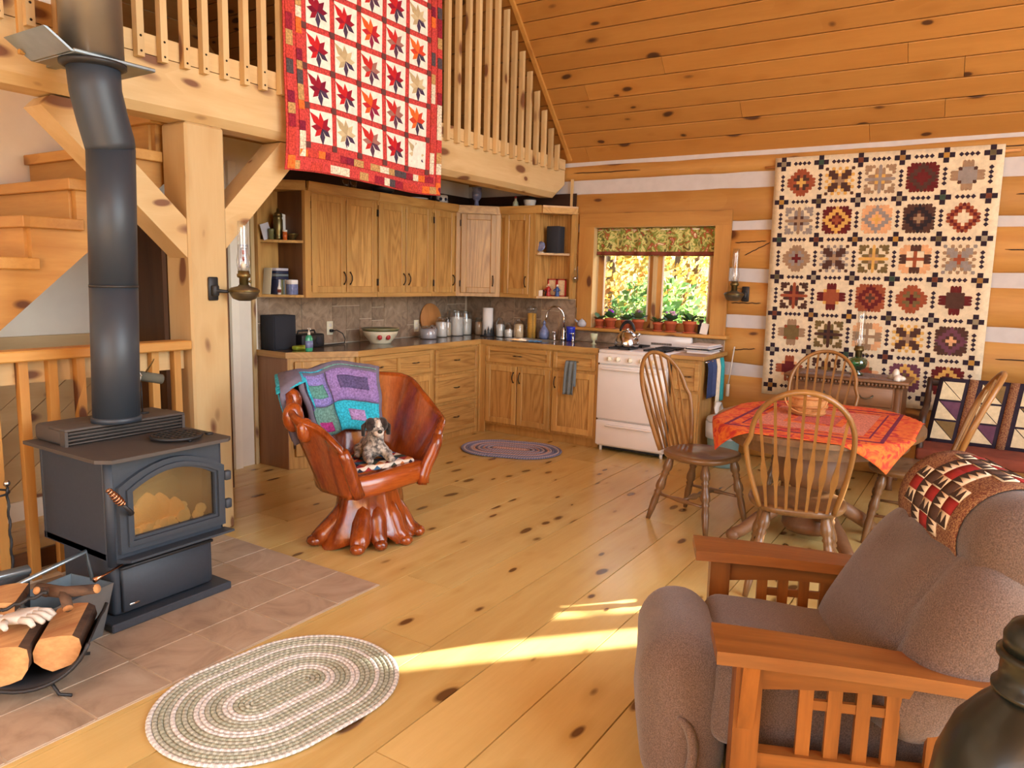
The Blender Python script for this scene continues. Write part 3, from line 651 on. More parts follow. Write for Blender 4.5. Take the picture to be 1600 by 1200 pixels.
# backsplash tiles
for nm, fr, L, rows in (('wall_left', frame((0.0, -2.76, .911), UY, XP), 2.76, None), ('wall_back', frame((0.0, 0.0, .911), XP, YN), 1.33, None)):
    par = wl if nm == 'wall_left' else wb
    part('grout_panel', MB(fr).box(0, 0.001, 0, L, .005, .41), 'grout', par)
    x = 0.0; pat = 0
    seq = [(.105, [.2, .2]), (.33, [.27, .13]), (.345, [.4]), (.165, [.08, .32]), (.165, [.08, .21, .11]), (.16, [.2, .1, .1]), (.16, [.1, .12, .18]), (.33, [.4]), (.30, [.28, .12]), (.34, [.4]), (.155, [.09, .31]), (.155, [.09, .15, .16])] if nm == 'wall_left' else [(.32, [.27, .13]), (.29, [.4]), (.33, [.21, .19]), (.21, [.12, .28]), (.18, [.4])]
    for wd, hs in seq:
        z = .4; w_ = min(wd, L - x)
        for h_ in hs:
            if w_ > .03:
                g = .004; t = .002; x0, x1, z0, z1 = x + g / 2, x + w_ - g / 2, z - h_ + g / 2 + .0, z - g / 2
                part('wall_tile', MB(fr).hexa([(x0, .004, z0), (x1, .004, z0), (x1, .004, z1), (x0, .004, z1), (x0 + t, .011, z0 + t), (x1 - t, .011, z0 + t), (x1 - t, .011, z1 - t), (x0 + t, .011, z1 - t)]), 'slate', par, center=True)
            z -= h_
        x += wd
fr = frame((1.33, 0.0, .911), XP, YN); part('grout_panel', MB(fr).box(0, 0.001, 0, 1.5, .005, .1), 'grout', wb)
for k in range(6): part('wall_tile', MB(fr).box(k * .25 + .002, .004, .002, k * .25 + .247, .011, .1), 'slate', wb, center=True)
# outlets
for y in (-2.015, -.866):
    ou = thing('wall_outlet', 'ivory outlet plate with a cord plugged in' if y < -1.5 else 'ivory outlet plate near the round cutting board', 'outlet', (0.012, y, 1.0))
    z = 1.045 if y < -1.5 else 1.017
    part('plate', MB().bbox(.011, y - .036, z - .058, .017, y + .036, z + .058, .003, 1), 'ivory', ou)
    for dz in (-.024, .024): part('socket', MB().bbox(.0165, y - .016, z + dz - .014, .019, y + .016, z + dz + .014, .003, 1), 'whiteglaze', ou)
b = MB().bbox(.019, -2.03, 1.01, .045, -2.0, 1.035, .004, 1).tube([(.04, -2.015, 1.02), (.08, -2.0, 1.03), (.1, -1.95, 1.0), (.11, -1.93, .95), (.12, -1.95, .918), (.14, -2.1, .915), (.18, -2.3, .915), (.2, -2.42, .915)], .005, 6)
solo('power_cord', b, 'black', 'black power cord curling from the outlet to the radio', 'cord')
# ---- upper cabinets
UX = .30; ZB, ZT = 1.319, 2.15
def crown(par, segs):
    for p, q in segs:
        d = Vector((q[0] - p[0], q[1] - p[1], 0)).normalized(); nn_ = Vector((d.y, -d.x, 0)); P = [Vector((p[0], p[1], 0)), Vector((q[0], q[1], 0))]
        vs = []
        for z, o in ((2.13, .0), (2.13, .016), (2.185, .03), (2.20, .03), (2.20, .0)): vs += [P[0] + nn_ * o + Vector((0, 0, z)), P[1] + nn_ * o + Vector((0, 0, z))]
        fs = [(0, 1, 3, 2), (2, 3, 5, 4), (4, 5, 7, 6), (6, 7, 9, 8), (8, 9, 1, 0), (0, 2, 4, 6, 8), (1, 9, 7, 5, 3)]
        part('crown_moulding', MB().add(vs, fs), 'oak_' + ('x' if abs(d.x) > .7 else 'y'), par)
def upper_box(par, poly): part('carcass', MB().prism(poly, ZB, ZT, 'xy'), 'oak_z', par)
# open end shelf A (clipped)
c = thing('shelf_cabinet', 'open oak end shelf at the left end of the upper cabinets', 'shelf', (.15, -2.65, ZB))
pa = [(.013, -2.76), (.05, -2.765), (.30, -2.552), (.013, -2.552)]
for z, nm in ((ZB, 'bottom_board'), (1.735, 'shelf_board'), (2.13, 'top_board')): part(nm, MB().prism(pa, z, z + .02, 'xy'), 'oak_y', c)
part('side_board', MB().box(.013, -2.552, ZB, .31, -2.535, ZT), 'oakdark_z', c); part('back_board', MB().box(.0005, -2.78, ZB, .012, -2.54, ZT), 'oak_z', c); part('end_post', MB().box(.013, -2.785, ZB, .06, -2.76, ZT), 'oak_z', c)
part('front_stile', MB().box(.288, -2.553, ZB, .321, -2.495, ZT), 'oak_z', c); crown(c, [((.04, -2.79), (.32, -2.54))])
def upper(label, ya, yb, doors):
    c = thing('wall_cabinet', label, 'cabinet', (.15, (ya + yb) / 2, ZB)); part('carcass', MB().box(.013, ya, ZB, UX, yb, ZT), 'oak_z', c)
    ff = MB()
    part('face_rail', MB().box(UX, ya, ZB, UX + .018, yb, ZB + .045), 'oak_y', c); part('face_rail', MB().box(UX, ya, ZT - .055, UX + .018, yb, ZT), 'oak_y', c)
    for k, (da, db, hd, hi) in enumerate(doors): door(c, (UX + .004, da, ZB + .035), UY, XP, db - da, .765, hd, hi)
    crown(c, [((.32, ya), (.32, yb))]); return c
upper('oak wall cabinet with two doors beside the open end shelf', -2.533, -1.752, [(-2.485, -2.122, ('r', .12), 'l'), (-2.112, -1.762, ('l', .12), 'r')])
upper('oak wall cabinet with two doors in the middle of the left run', -1.75, -1.362, [(-1.735, -1.555, ('r', .12), None)] if False else [(-1.732, -1.552, ('r', .12), 'l')]) if False else None
upper('oak wall cabinet with two doors in the middle of the left run', -1.748, -1.012, [(-1.73, -1.388, ('r', .12), 'l'), (-1.378, -1.022, ('l', .12), 'r')])
upper('narrow oak wall cabinet with one door next to the corner cabinet', -1.008, -.632, [(-.965, -.66, ('r', .12), 'l')])
c = thing('wall_cabinet', 'pale shiny oak corner wall cabinet set at an angle', 'cabinet', (.3, -.3, ZB))
part('carcass', MB().prism([(.013, -.628), (UX + .015, -.628), (.628, -UX - .015), (.628, -.013), (.013, -.013)], ZB, ZT + .04, 'xy'), 'oak_z', c)
u_ = Vector((1, 1, 0)).normalized(); n_ = Vector((1, -1, 0)).normalized(); o_ = Vector((UX + .015, -.628, ZB + .035)) + u_ * .045 + n_ * .002
door(c, o_, u_, n_, .35, .765, ('r', .12), 'l'); 
part('crown_moulding', MB().hexa([tuple(Vector((UX + .015, -.628, 0)) + u_ * a + n_ * d + Vector((0, 0, z))) for z in (2.125, 2.20) for a, d in ((0, 0.002), (.44, .002), (.44, .02), (0, .02))]), 'oak_x', c)
c = thing('wall_cabinet', 'oak wall cabinet with one door on the window wall', 'cabinet', (.8, -.15, ZB)); part('carcass', MB().box(.632, -UX, ZB, 1.025, -.013, ZT), 'oak_z', c)
part('face_rail', MB().box(.632, -UX - .018, ZB, .969, -UX, ZB + .045), 'oak_x', c); part('face_rail', MB().box(.632, -UX - .018, ZT - .055, .969, -UX, ZT), 'oak_x', c)
door(c, (.675, -UX - .004, ZB + .035), XP, YN, .29, .765, ('r', .12)); part('face_stile', MB().box(.97, -UX - .018, ZB, 1.03, -UX, ZT), 'oak_z', c); crown(c, [((.632, -.32), (1.05, -.32))])
c = thing('shelf_cabinet', 'open oak corner shelf beside the window', 'shelf', (1.15, -.15, ZB))
pb = [(1.03, -.013), (1.29, -.013), (1.29, -.05), (1.05, -.30), (1.03, -.30)]
for z, nm in ((ZB, 'bottom_board'), (1.738, 'shelf_board'), (2.13, 'top_board')): part(nm, MB().prism(pb, z, z + .02, 'xy'), 'oak_x', c)
part('back_board', MB().box(1.03, -.013, ZB, 1.33, -.0055, ZT), 'oakpanel_z', c); part('side_board', MB().box(1.0265, -.3, ZB, 1.03, -.013, ZT), 'oakpanel_z', c); part('end_post', MB().box(1.29, -.075, ZB, 1.325, -.014, ZT), 'oak_z', c)
crown(c, [((1.05, -.32), (1.10, -.32)), ((1.10, -.32), (1.345, -.07))]); t = struct('trim_6'); part('corner_strip', MB().box(1.235, -.018, 2.17, 1.26, .0, 2.47), 'pine_z', t)

# ---- range
g = thing('gas_range', 'white enamel gas range with kettle on top', 'stove', (2.235, -.33, 0))
rx0, rx1 = 1.918, 2.552
part('body', MB().bbox(rx0, -.63, .045, rx1, -.03, .875, .006, 1, False), 'enamel', g)
part('toe_space', MB().box(rx0 + .02, -.6, .02, rx1 - .02, -.05, .045), 'black', g)
for x in (rx0 + .03, rx1 - .03):
    for y in (-.6, -.08): part('foot', MB().cyl((x, y, .0), (x, y, .045), .014), 'enamel', g)
part('cooktop', MB().bbox(rx0 - .003, -.655, .872, rx1 + .003, -.03, .908, .012, 2), 'enamel', g)
part('backguard', MB().bbox(rx0, -.075, .905, rx1, -.03, 1.018, .008, 2), 'enamel', g)
b = MB()
for k in range(20): b.box(2.17 + k * .01, -.078, .93, 2.176 + k * .01, -.0745, .95)
part('vent_slots', b, 'bronze', g, stuff=True)
part('control_panel', MB().hexa([(rx0, -.66, .79), (rx1, -.66, .79), (rx1, -.62, .79), (rx0, -.62, .79), (rx0, -.655, .875), (rx1, -.655, .875), (rx1, -.62, .875), (rx0, -.62, .875)]), 'enamel', g)
for x in (2.03, 2.11, 2.225, 2.33, 2.44):
    kb = part('knob', MB().cyl((x, -.658, .832), (x, -.682, .832), .023, .02, 14), 'knobwhite', g); part('grip', MB().bbox(x - .005, -.694, .814, x + .005, -.68, .85, .002, 1), 'knobwhite', kb)
od = part('oven_door', MB().bbox(rx0 + .002, -.665, .295, rx1 - .002, -.625, .775, .008, 2), 'enamel', g)
part('handle', MB().bbox(rx0 + .05, -.70, .735, rx1 - .05, -.675, .758, .006, 2).box(rx0 + .06, -.68, .738, rx0 + .09, -.66, .755).box(rx1 - .09, -.68, .738, rx1 - .06, -.66, .755), 'enamel', od)
bd = part('broiler_drawer', MB().bbox(rx0 + .002, -.665, .06, rx1 - .002, -.625, .282, .008, 2), 'enamel', g)
part('handle', MB().bbox(rx0 + .10, -.695, .235, rx1 - .10, -.665, .252, .006, 2), 'enamel', bd)
for x in (2.07, 2.40):
    for y in (-.47, -.2):
        b = MB()
        for q in ((x - .10, y - .006, x + .10, y + .006), (x - .006, y - .10, x + .006, y + .10), (x - .1, y - .1, x - .09, y + .1), (x + .09, y - .1, x + .1, y + .1), (x - .1, y - .1, x + .1, y - .09), (x - .1, y + .09, x + .1, y + .1)): b.box(q[0], q[1], .912, q[2], q[3], .926)
        gr = part('burner_grate', b, 'castiron', g); part('burner_cap', MB().lathe([(.045, .9075), (.045, .916), (.03, .922), (0, .922)], (x, y, 0), 14), 'castiron', gr)
k = thing('kettle', 'stainless steel kettle with black handle on the left burner', 'kettle', (2.07, -.40, .927))
part('body', MB().lathe([(.075, 0), (.108, .004), (.112, .02), (.108, .05), (.095, .085), (.07, .115), (.05, .128), (.046, .132)], (2.07, -.4, .927), 24), 'steel', k)
part('lid', MB().lathe([(.046, .130), (.04, .138), (.012, .142), (.012, .150), (.016, .158), (0, .163)], (2.07, -.4, .927), 16), 'steel', k)
part('handle', MB().tube([(2.07 - .07 * math.cos(a), -.4, .927 + .115 + .105 * math.sin(a)) for a in [rad(t) for t in range(10, 171, 16)]], [.009, .012, .014, .015, .016, .016, .016, .015, .014, .012, .009], 8), 'black', k)
part('spout', MB().tube([(2.07 + .075, -.42, 1.0), (2.07 + .115, -.43, 1.03), (2.07 + .13, -.435, 1.05)], [.022, .016, .013], 8), 'steel', k)
# ---- towels, bin, papers by the range
def cloth_sheet(name, label, cat, fn, nu, nv, th, mats, group=None): return solo(name, MB().shell(fn, nu, nv, th), mats, label, cat, group)
def towel_fn(x0, x1, ztop, zf, zb, yf, depth, fold=.012, skew=0.0):
    def fn(u, v):   # hung over a bar: v 0 front hem ->1 back hem
        x = x0 + (x1 - x0) * u; L1 = ztop - zf; L2 = ztop - zb; s = v * (L1 + L2)
        wv = fold * math.sin(u * 13 + 1) * min(1, abs(s - L1) / .08)
        if s < L1: return (x + skew * (L1 - s), yf - wv, zf + s)
        return (x + skew * .5 * (s - L1), yf + depth + wv * .5, ztop - (s - L1))
    return fn
def sidetowel(y0, y1, ztop, zf, xf, label, cols, name='hand_towel'):
    b = MB(); n = len(cols)
    for i, c_ in enumerate(cols):
        b.col = rgb(c_); a0, a1 = y0 + (y1 - y0) * i / n, y0 + (y1 - y0) * (i + 1) / n
        b.shell(lambda u, v: (xf + .006 * math.sin((a0 + (a1 - a0) * u) * 60) + (.0 if v < .8 else -.014 * (v - .8) / .2), a0 + (a1 - a0) * u + .02 * (1 - v) * (u - .5), zf + (ztop - zf) * v), 6, 10, .006)
    return solo(name, b, 'patch', label, 'towel')
sidetowel(-.57, -.345, .872, .56, 2.884, 'navy patterned towel hanging nearest on the cabinet side', [(56, 70, 110), (70, 84, 126)])
sidetowel(-.33, -.13, .872, .50, 2.886, 'cream and turquoise striped towel hanging on the cabinet side', [(240, 226, 200), (240, 226, 200), (52, 160, 168), (62, 170, 176), (44, 150, 160)])
b = MB(); fn = towel_fn(1.60, 1.70, .79, .475, .55, -.672, .018, .016, -.05); b.shell(fn, 8, 24, .007)
solo('dish_towel', b, 'woolgrey', 'grey dish towel hanging from the drawer pull by the range', 'towel')
p = thing('paper_stack', 'stack of magazines and papers on the narrow cabinet top', 'papers', (2.72, -.3, .911))
z = .911
for k in range(7):
    h_ = .008 + .004 * (k % 2); dx = R.uniform(-.01, .01); dy = R.uniform(-.02, .02); b = MB(Matrix.Translation((2.72 + dx, -.24 + dy, z)) @ Matrix.Rotation(R.uniform(-.12, .12), 4, 'Z')); b.box(-.105, -.15, 0, .105, .14, h_ - .0005)
    part('magazine', b, ['paper', 'papergrey', 'paper', 'black', 'paper', 'papergrey', 'paper'][k], p); z += h_
tb = thing('waste_bin', 'pale plastic waste bin with a white liner between range cabinet and table', 'bin', (3.02, -.5, 0))
part('tub', MB().lathe([(.11, 0.001), (.115, .02), (.14, .34), (.143, .36), (.135, .36), (.105, .03), (0, .02)], (3.02, -.5, 0), 20), 'binteal', tb); part('liner', MB().lathe([(.146, .24), (.15, .30), (.152, .37), (.13, .38), (.13, .36)], (3.02, -.5, 0), 20), 'binwhite', tb); part('lid', MB().lathe([(.15, .38), (.14, .41), (.05, .44), (0, .445)], (3.02, -.5, 0), 20), 'binwhite', tb)
b = MB(); b.grid(lambda u, v: (2.90 + .05 * math.sin(v * 9 + u * 4) * .4 + .02 * math.cos(u * 6.28), -.30 + .07 * math.sin(u * 6.28) * (1 - .6 * v ** 3), .5 - .0 - .4 * (1 - v)), 16, 8)
solo('plastic_bag', b, 'plasticbag', 'crumpled white plastic bag hanging below the towels', 'bag')
b = MB().cyl((2.90, -.06, .62), (2.93, -.04, .96), .006, n=6).bbox(2.885, -.07, .52, 2.915, -.05, .63, .004, 1)
solo('fly_swatter', b, 'clearstick', 'pale plastic fly swatter hanging by the window casing', 'swatter')
# ============================================================ WOOD STOVE AND HEARTH THINGS
ST = thing('wood_stove', 'black cast wood stove with a glass door on the tiled hearth', 'stove', (1.6, -4.72, .008))
y0, y1 = -4.985, -4.43; yc = (y0 + y1) / 2
part('base_plate', MB().bbox(1.36, -5.0, .0085, 1.865, -4.425, .045, .005, 1, False), 'stovesteel', ST)
part('pedestal', MB().bbox(1.40, -4.955, .045, 1.80, -4.475, .30, .02, 3), 'stovesteel', ST)
pd = part('ash_drawer', MB().bbox(1.795, -4.925, .06, 1.822, -4.505, .255, .006, 1), 'stovesteel', ST)
part('drawer_lip', MB().bbox(1.81, -4.935, .255, 1.835, -4.495, .268, .003, 1), 'castiron', pd)
part('maker_plate', MB().bbox(1.822, -4.90, .085, 1.824, -4.855, .095, .001, 1), 'steel', pd, label='tiny pale metal plate')
fb = MB(); Z0, Z1 = .30, .735; XB, XF = 1.29, 1.85
yl, yr = -4.975, -4.435
fb.bbox(XB, yl, Z0, XB + .02, yr, Z1, .004, 1, False); fb.box(XB, yl, Z0, XF - .03, yr, Z0 + .03)
part('firebox_back', fb, 'stovesteel', ST)
part('side_panel', MB().bbox(XB + .02, yl, Z0, XF - .05, yl + .02, Z1, .004, 1, False), 'stovesteel', ST); part('side_panel', MB().bbox(XB + .02, yr - .02, Z0, XF - .05, yr, Z1, .004, 1, False), 'stovesteel', ST)
for y in (yl + .022, yr - .022): part('corner_column', MB().cyl((XF - .035, y, Z0 - .02), (XF - .035, y, Z1), .024, n=14), 'stovesteel', ST)
gy0, gy1, gz0, gz1, arch = -4.885, -4.497, .395, .592, .062
def ring(b, x0, x1, outer, inner):
    n = len(outer); vs = [(x, a, z) for x in (x0, x1) for pts in (outer, inner) for a, z in pts]; fs = []
    for i in range(n):
        j = (i + 1) % n
        fs += [(2 * n + i, 2 * n + j, 3 * n + j, 3 * n + i), (i, n + i, n + j, j), (i, j, 2 * n + j, 2 * n + i), (n + i, 3 * n + i, 3 * n + j, n + j)]
    return b.add(vs, fs)
def archpoly(a0, a1, z0, z1, h, k=10): return [(a0, z0), (a1, z0)] + [(a1 + (a0 - a1) * i / k, z1 + h * math.sin(math.pi * i / k) ** .9) for i in range(k + 1)]
def rectpoly(a0, a1, z0, z1, k=10): return [(a0, z0), (a1, z0)] + [(a1 + (a0 - a1) * i / k, z1) for i in range(k + 1)]
part('front_plate', ring(MB(), XF - .03, XF - .01, rectpoly(yl + .02, yr - .02, Z0, Z1), archpoly(gy0 - .01, gy1 + .01, gz0 - .01, gz1 + .01, arch)), 'stovesteel', ST)
dr = part('door', ring(MB(), XF - .01, XF + .012, archpoly(-4.945, -4.445, .335, .618, .085), archpoly(gy0, gy1, gz0, gz1, arch)), 'stovesteel', ST)
part('door_rim', ring(MB(), XF + .012, XF + .024, archpoly(-4.915, -4.468, .362, .603, .078), archpoly(gy0 - .012, gy1 + .012, gz0 - .012, gz1 + .008, arch)), 'stovesteel', dr)
part('glass', MB().prism(archpoly(gy0, gy1, gz0, gz1, arch), XF - .006, XF - .002, 'yz'), 'stoveglass', dr)
part('handle', MB().tube([(XF + .012, -4.905, .50), (XF + .05, -4.915, .515), (XF + .06, -4.93, .53), (XF + .065, -4.96, .565)], [.010, .010, .009, .008], 8), 'castiron', dr)
pts = []
for k in range(50):
    t = k / 49; a = t * 2 * math.pi * 7; r = .010 + .007 * math.sin(math.pi * min(1, t * 1.15 + .1)); c = Vector((XF + .065, -4.96, .565)) + Vector((.012, -.05, .062)) * t * 1.3
    pts.append(c + Vector((math.cos(a) * r, math.sin(a) * r * .7, math.sin(a) * r * .6)))
part('coil_grip', MB().tube(pts, .0042, 5), 'coilmetal', dr, label='bright coiled metal handle grip')
for z in (.43, .565): part('hinge', MB().bbox(XF - .005, -4.445, z - .022, XF + .022, -4.412, z + .022, .005, 1), 'stovesteel', dr)
part('ash_lip', MB().hexa([(XF - .02, -4.955, .292), (XF + .075, -4.94, .312), (XF + .075, -4.445, .312), (XF - .02, -4.43, .292), (XF - .02, -4.955, .31), (XF + .075, -4.94, .322), (XF + .075, -4.445, .322), (XF - .02, -4.43, .31)]), 'stovesteel', ST)
tp = MB().prism([(1.272, -5.03), (1.85, -5.03), (1.905, -4.99), (1.905, -4.45), (1.875, -4.415), (1.272, -4.415)], .735, .75, 'xy'); part('top_plate', tp, 'stovetop', ST)
part('warming_box', MB().bbox(1.28, -4.985, .75, 1.51, -4.425, .825, .018, 3).bbox(1.40, -4.985, .812, 1.545, -4.425, .826, .006, 2).box(1.5, -4.985, .75, 1.542, -4.972, .815).box(1.5, -4.438, .75, 1.542, -4.425, .815), 'stovetop', ST)
for k in range(4): part('vent_fin', MB().bbox(1.515, -4.972, .755 + k * .0155, 1.54, -4.438, .7615 + k * .0155, .002, 1), 'stovetop', ST)
part('damper_rod', MB().tube([(1.84, -4.93, .285), (1.85, -5.02, .268), (1.855, -5.06, .262)], [.004, .005, .012], 6), 'coilmetal', ST)
part('fire_bricks', MB().box(XB + .03, yl + .03, Z0 + .03, XB + .06, yr - .03, .68).box(XB + .06, yl + .025, Z0 + .03, XF - .1, yl + .05, .68).box(XB + .06, yr - .05, Z0 + .03, XF - .1, yr - .025, .68), 'firebrick', ST)
b = MB()
for k in range(70): b.ball((R.uniform(1.45, 1.80), R.uniform(-4.89, -4.50), .335 + R.uniform(0, .075)), R.uniform(.015, .035), n=6, m=4)
part('glow_bed', b, 'glow_pale', ST, stuff=True)
part('firebox_log', MB().tube([(1.60, -4.90, .44), (1.62, -4.7, .475), (1.60, -4.53, .50)], [.05, .055, .045], 9), 'firebrick', ST)
for (y, h_, r) in ((-4.82, .10, .06), (-4.75, .15, .075), (-4.68, .13, .065), (-4.62, .10, .05), (-4.78, .09, .06)):
    part('glow_blob', MB().lathe([(.2 * r, 0), (r, h_ * .25), (r * .92, h_ * .5), (r * .55, h_ * .8), (r * .2, h_ * .95), (0, h_)], (1.72 + R.uniform(-.03, .03), y, .385), 10, sx=.6), 'glow_blob', ST)  # emissive blobs added to imitate the reflection in the door glass
# stovepipe
sp = thing('stovepipe', 'tall dark grey stovepipe rising from the wood stove to the loft', 'pipe', (1.50, -4.765, .826))
px, py = 1.505, -4.738
PY = lambda z: py + .035 * (z - .82) / 1.2
part('pipe_section', MB().tube([(px, PY(.826), .826), (px, PY(1.43), 1.43)], .098, 28), 'pipeblack', sp); part('pipe_section', MB().tube([(px, PY(1.431), 1.431), (px, PY(2.03), 2.03)], .0975, 28), 'pipeblack', sp)
part('collar', MB().lathe([(.104, .826), (.104, .845), (.099, .85)], (px, py, 0), 28), 'pipeblack', sp)
pe = PY(2.03)
part('elbow', MB().tube([(px, pe, 2.02), (px + .002, pe - .006, 2.05), (px + .01, pe - .035, 2.14), (px + .012, pe - .06, 2.25), (px + .012, pe - .065, 2.36)], [.099, .101, .101, .101, .103], 28), 'pipeblack', sp)
part('seam', MB().lathe([(.0995, 1.425), (.0995, 1.436)], (px, PY(1.43), 0), 28), 'castiron', sp)
cx, cy = px + .012, pe - .065
ch = thing('chimney_support', 'square metal support plate with shiny insulated chimney at the loft edge', 'chimney', (cx, cy, 2.34))
part('plate', MB().bbox(cx - .22, cy - .13, 2.36, cx + .10, cy + .22, 2.376, .004, 1, False), 'galv', ch)
part('trim_ring', MB().lathe([(.108, 2.335), (.128, 2.345), (.128, 2.36)], (cx, cy, 0), 28), 'castiron', ch)
part('insulated_pipe', MB().lathe([(.12, 2.378), (.12, 4.0)], (cx, cy, 0), 28), 'dullsteel', ch)
for a, c_ in (((cx - .22, cy - .19), 'x'), ((cx - .22, cy + .17), 'x')): part('side_flashing', MB().hexa([(cx - .22, cy - .14, 2.362), (cx + .10, cy - .14, 2.362), (cx + .10, cy - .125, 2.362), (cx - .22, cy - .125, 2.362), (cx - .22, cy - .24, 2.43), (cx + .10, cy - .24, 2.43), (cx + .10, cy - .225, 2.43), (cx - .22, cy - .225, 2.43)]), 'galv', ch) if a[1] < cy else None; part('support_strap', MB().box(a[0], a[1], 2.378, a[0] + .02, a[1] + .02, 3.6), 'log_z', ch)
part('bracket_arm', MB().box(1.175, cy - .02, 2.38, cx - .1, cy + .02, 2.40), 'galv', ch)
# trivet and fan on the stove
tv = thing('trivet', 'round black cast iron lattice trivet on the stove top', 'trivet', (1.74, -4.60, .7505))
b = MB(); n = 28; b.tube([(1.74 + .105 * math.cos(2 * math.pi * i / n), -4.6 + .105 * math.sin(2 * math.pi * i / n), .767) for i in range(n)], .008, 6, closed=True); part('rim', b, 'castiron', tv)
for k in range(-3, 4):
    o = k * .028; l = math.sqrt(.1 ** 2 - o * o)
    part('lattice_bar', MB().box(1.74 - l, -4.6 + o - .005, .764, 1.74 + l, -4.6 + o + .005, .772), 'castiron', tv); part('lattice_bar', MB().box(1.74 + o - .005, -4.6 - l, .7625, 1.74 + o + .005, -4.6 + l, .7705), 'castiron', tv)
for a in (0, 2.1, 4.2): part('foot', MB().cyl((1.74 + .1 * math.cos(a), -4.6 + .1 * math.sin(a), .7505), (1.74 + .1 * math.cos(a), -4.6 + .1 * math.sin(a), .766), .008, n=8), 'castiron', tv)
part('handle_tab', MB().bbox(1.80, -4.50, .762, 1.83, -4.47, .772, .003, 1), 'castiron', tv)
fx, fy, fz = 1.42, -4.565, .826
fn = thing('stove_fan', 'small heat powered stove fan with wire guard beside the stovepipe', 'fan', (fx, fy, fz))
part('foot', MB().lathe([(.03, 0), (.03, .006), (.006, .01)], (fx, fy, fz), 12), 'castiron', fn); part('stem', MB().cyl((fx, fy, fz + .005), (fx, fy, fz + .15), .0035, n=6), 'castiron', fn)
part('motor', MB().cyl((fx, fy - .005, fz + .18), (fx + .01, fy + .10, fz + .155), .024, n=12), 'felt', fn)
b = MB()
for i in range(7): a = 2 * math.pi * i / 7; b.tube([(fx, fy - .01, fz + 0.175), (fx + .04 * math.cos(a), fy - .02, fz + 0.1865 + .035 * math.sin(a)), (fx + .05 * math.cos(a), fy - .035, fz + 0.2037 + .045 * math.sin(a))], .0025, 5)
b.tube([(fx + .05 * math.cos(2 * math.pi * i / 16), fy - .035, fz + 0.2037 + .045 * math.sin(2 * math.pi * i / 16)) for i in range(16)], .0025, 5, closed=True); b.tube([(fx + .03 * math.cos(2 * math.pi * i / 16), fy - .018, fz + 0.183 + .027 * math.sin(2 * math.pi * i / 16)) for i in range(16)], .0025, 5, closed=True)
part('wire_guard', b, 'whiteglaze', fn, label='white wire guard')
part('blade', MB().hexa([(fx - .002, fy + .01, fz + 0.175), (fx + .05, fy + .03, fz + 0.244), (fx + .052, fy + .032, fz + 0.244), (fx + .002, fy + .014, fz + 0.175), (fx - .004, fy + .02, fz + 0.1923), (fx + .04, fy + .045, fz + 0.2612), (fx + .042, fy + .047, fz + 0.2612), (fx, fy + .024, fz + 0.1923)]), 'brass', fn)
# tool stand with fire irons at far left
ts = thing('fire_tool_stand', 'wrought iron stand with twisted fire tools by the railing', 'fire tools', (1.34, -5.19, .008))
part('base', MB().lathe([(.10, .0085), (.10, .02), (.02, .03)], (1.34, -5.19, 0), 16), 'castiron', ts); part('post', MB().cyl((1.34, -5.19, .02), (1.34, -5.19, .72), .008, n=8), 'castiron', ts)
for i, (dx, dy) in enumerate(((.03, .045), (-.03, -.05), (.05, -.03))):
    pts = [(1.34 + dx + .003 * math.cos(k * 1.6), -5.19 + dy + .003 * math.sin(k * 1.6), .08 + k * .021) for k in range(25)]
    part('tool_shaft', MB().tube(pts, .0055, 5), 'castiron', ts); part('tool_knob', MB().ball((1.34 + dx, -5.19 + dy, .60), .014, n=10, m=8), 'steel', ts)
part('tool_ring', MB().tube([(1.34 + .06 * math.cos(2 * math.pi * i / 14), -5.19 + .06 * math.sin(2 * math.pi * i / 14), .56) for i in range(14)], .005, 5, closed=True), 'castiron', ts)
# galvanised ash bin
ab = thing('ash_bin', 'galvanised metal ash bin with a bail handle behind the firewood', 'bin', (1.775, -5.155, .008))
F = Matrix.Translation((1.775, -5.155, .0085)) @ Matrix.Rotation(rad(12), 4, 'Z')
b = MB(F); w0, w1 = .11, .15
for sx, sy in ((1, 0), (-1, 0), (0, 1), (0, -1)):
    def P(l, z, o=0):
        ww = (w0 + (w1 - w0) * z / .22) - o
        return (sx * ww * .8 - sy * l * ww, sy * ww + sx * l * ww * 1.0 if sx else sy * ww, z) if sx else (l * ww * .8, sy * ww, z)
    q = [P(-1, 0), P(1, 0), P(1, .22), P(-1, .22)]; i_ = [P(-1, 0, .004), P(1, 0, .004), P(1, .22, .004), P(-1, .22, .004)]
    b.hexa([q[0], q[1], i_[1], i_[0], q[3], q[2], i_[2], i_[3]])
b.box(-.088, -.11, 0, .088, .11, .004); part('tub', b, 'galv', ab)
part('bail', MB(F).tube([(0, -.15, .21), (-.03, -.15, .30), (-.03, .15, .33), (0, .15, .21)], .009, 6), 'galv', ab)
# shovel pan leaning behind
sh = thing('ash_shovel', 'wide grey metal ash shovel standing behind the firewood rack', 'shovel', (1.72, -5.34, .01))
F = Matrix.Translation((1.66, -5.36, .2)) @ Matrix.Rotation(rad(-8), 4, 'Z') @ Matrix.Rotation(rad(8), 4, 'Y')
part('pan', MB(F).bbox(-.01, -.16, -.185, .01, .14, .12, .006, 1), 'castiron', sh); part('edge', MB(F).bbox(-.03, -.165, .11, .012, .145, .135, .004, 1), 'galv', sh)
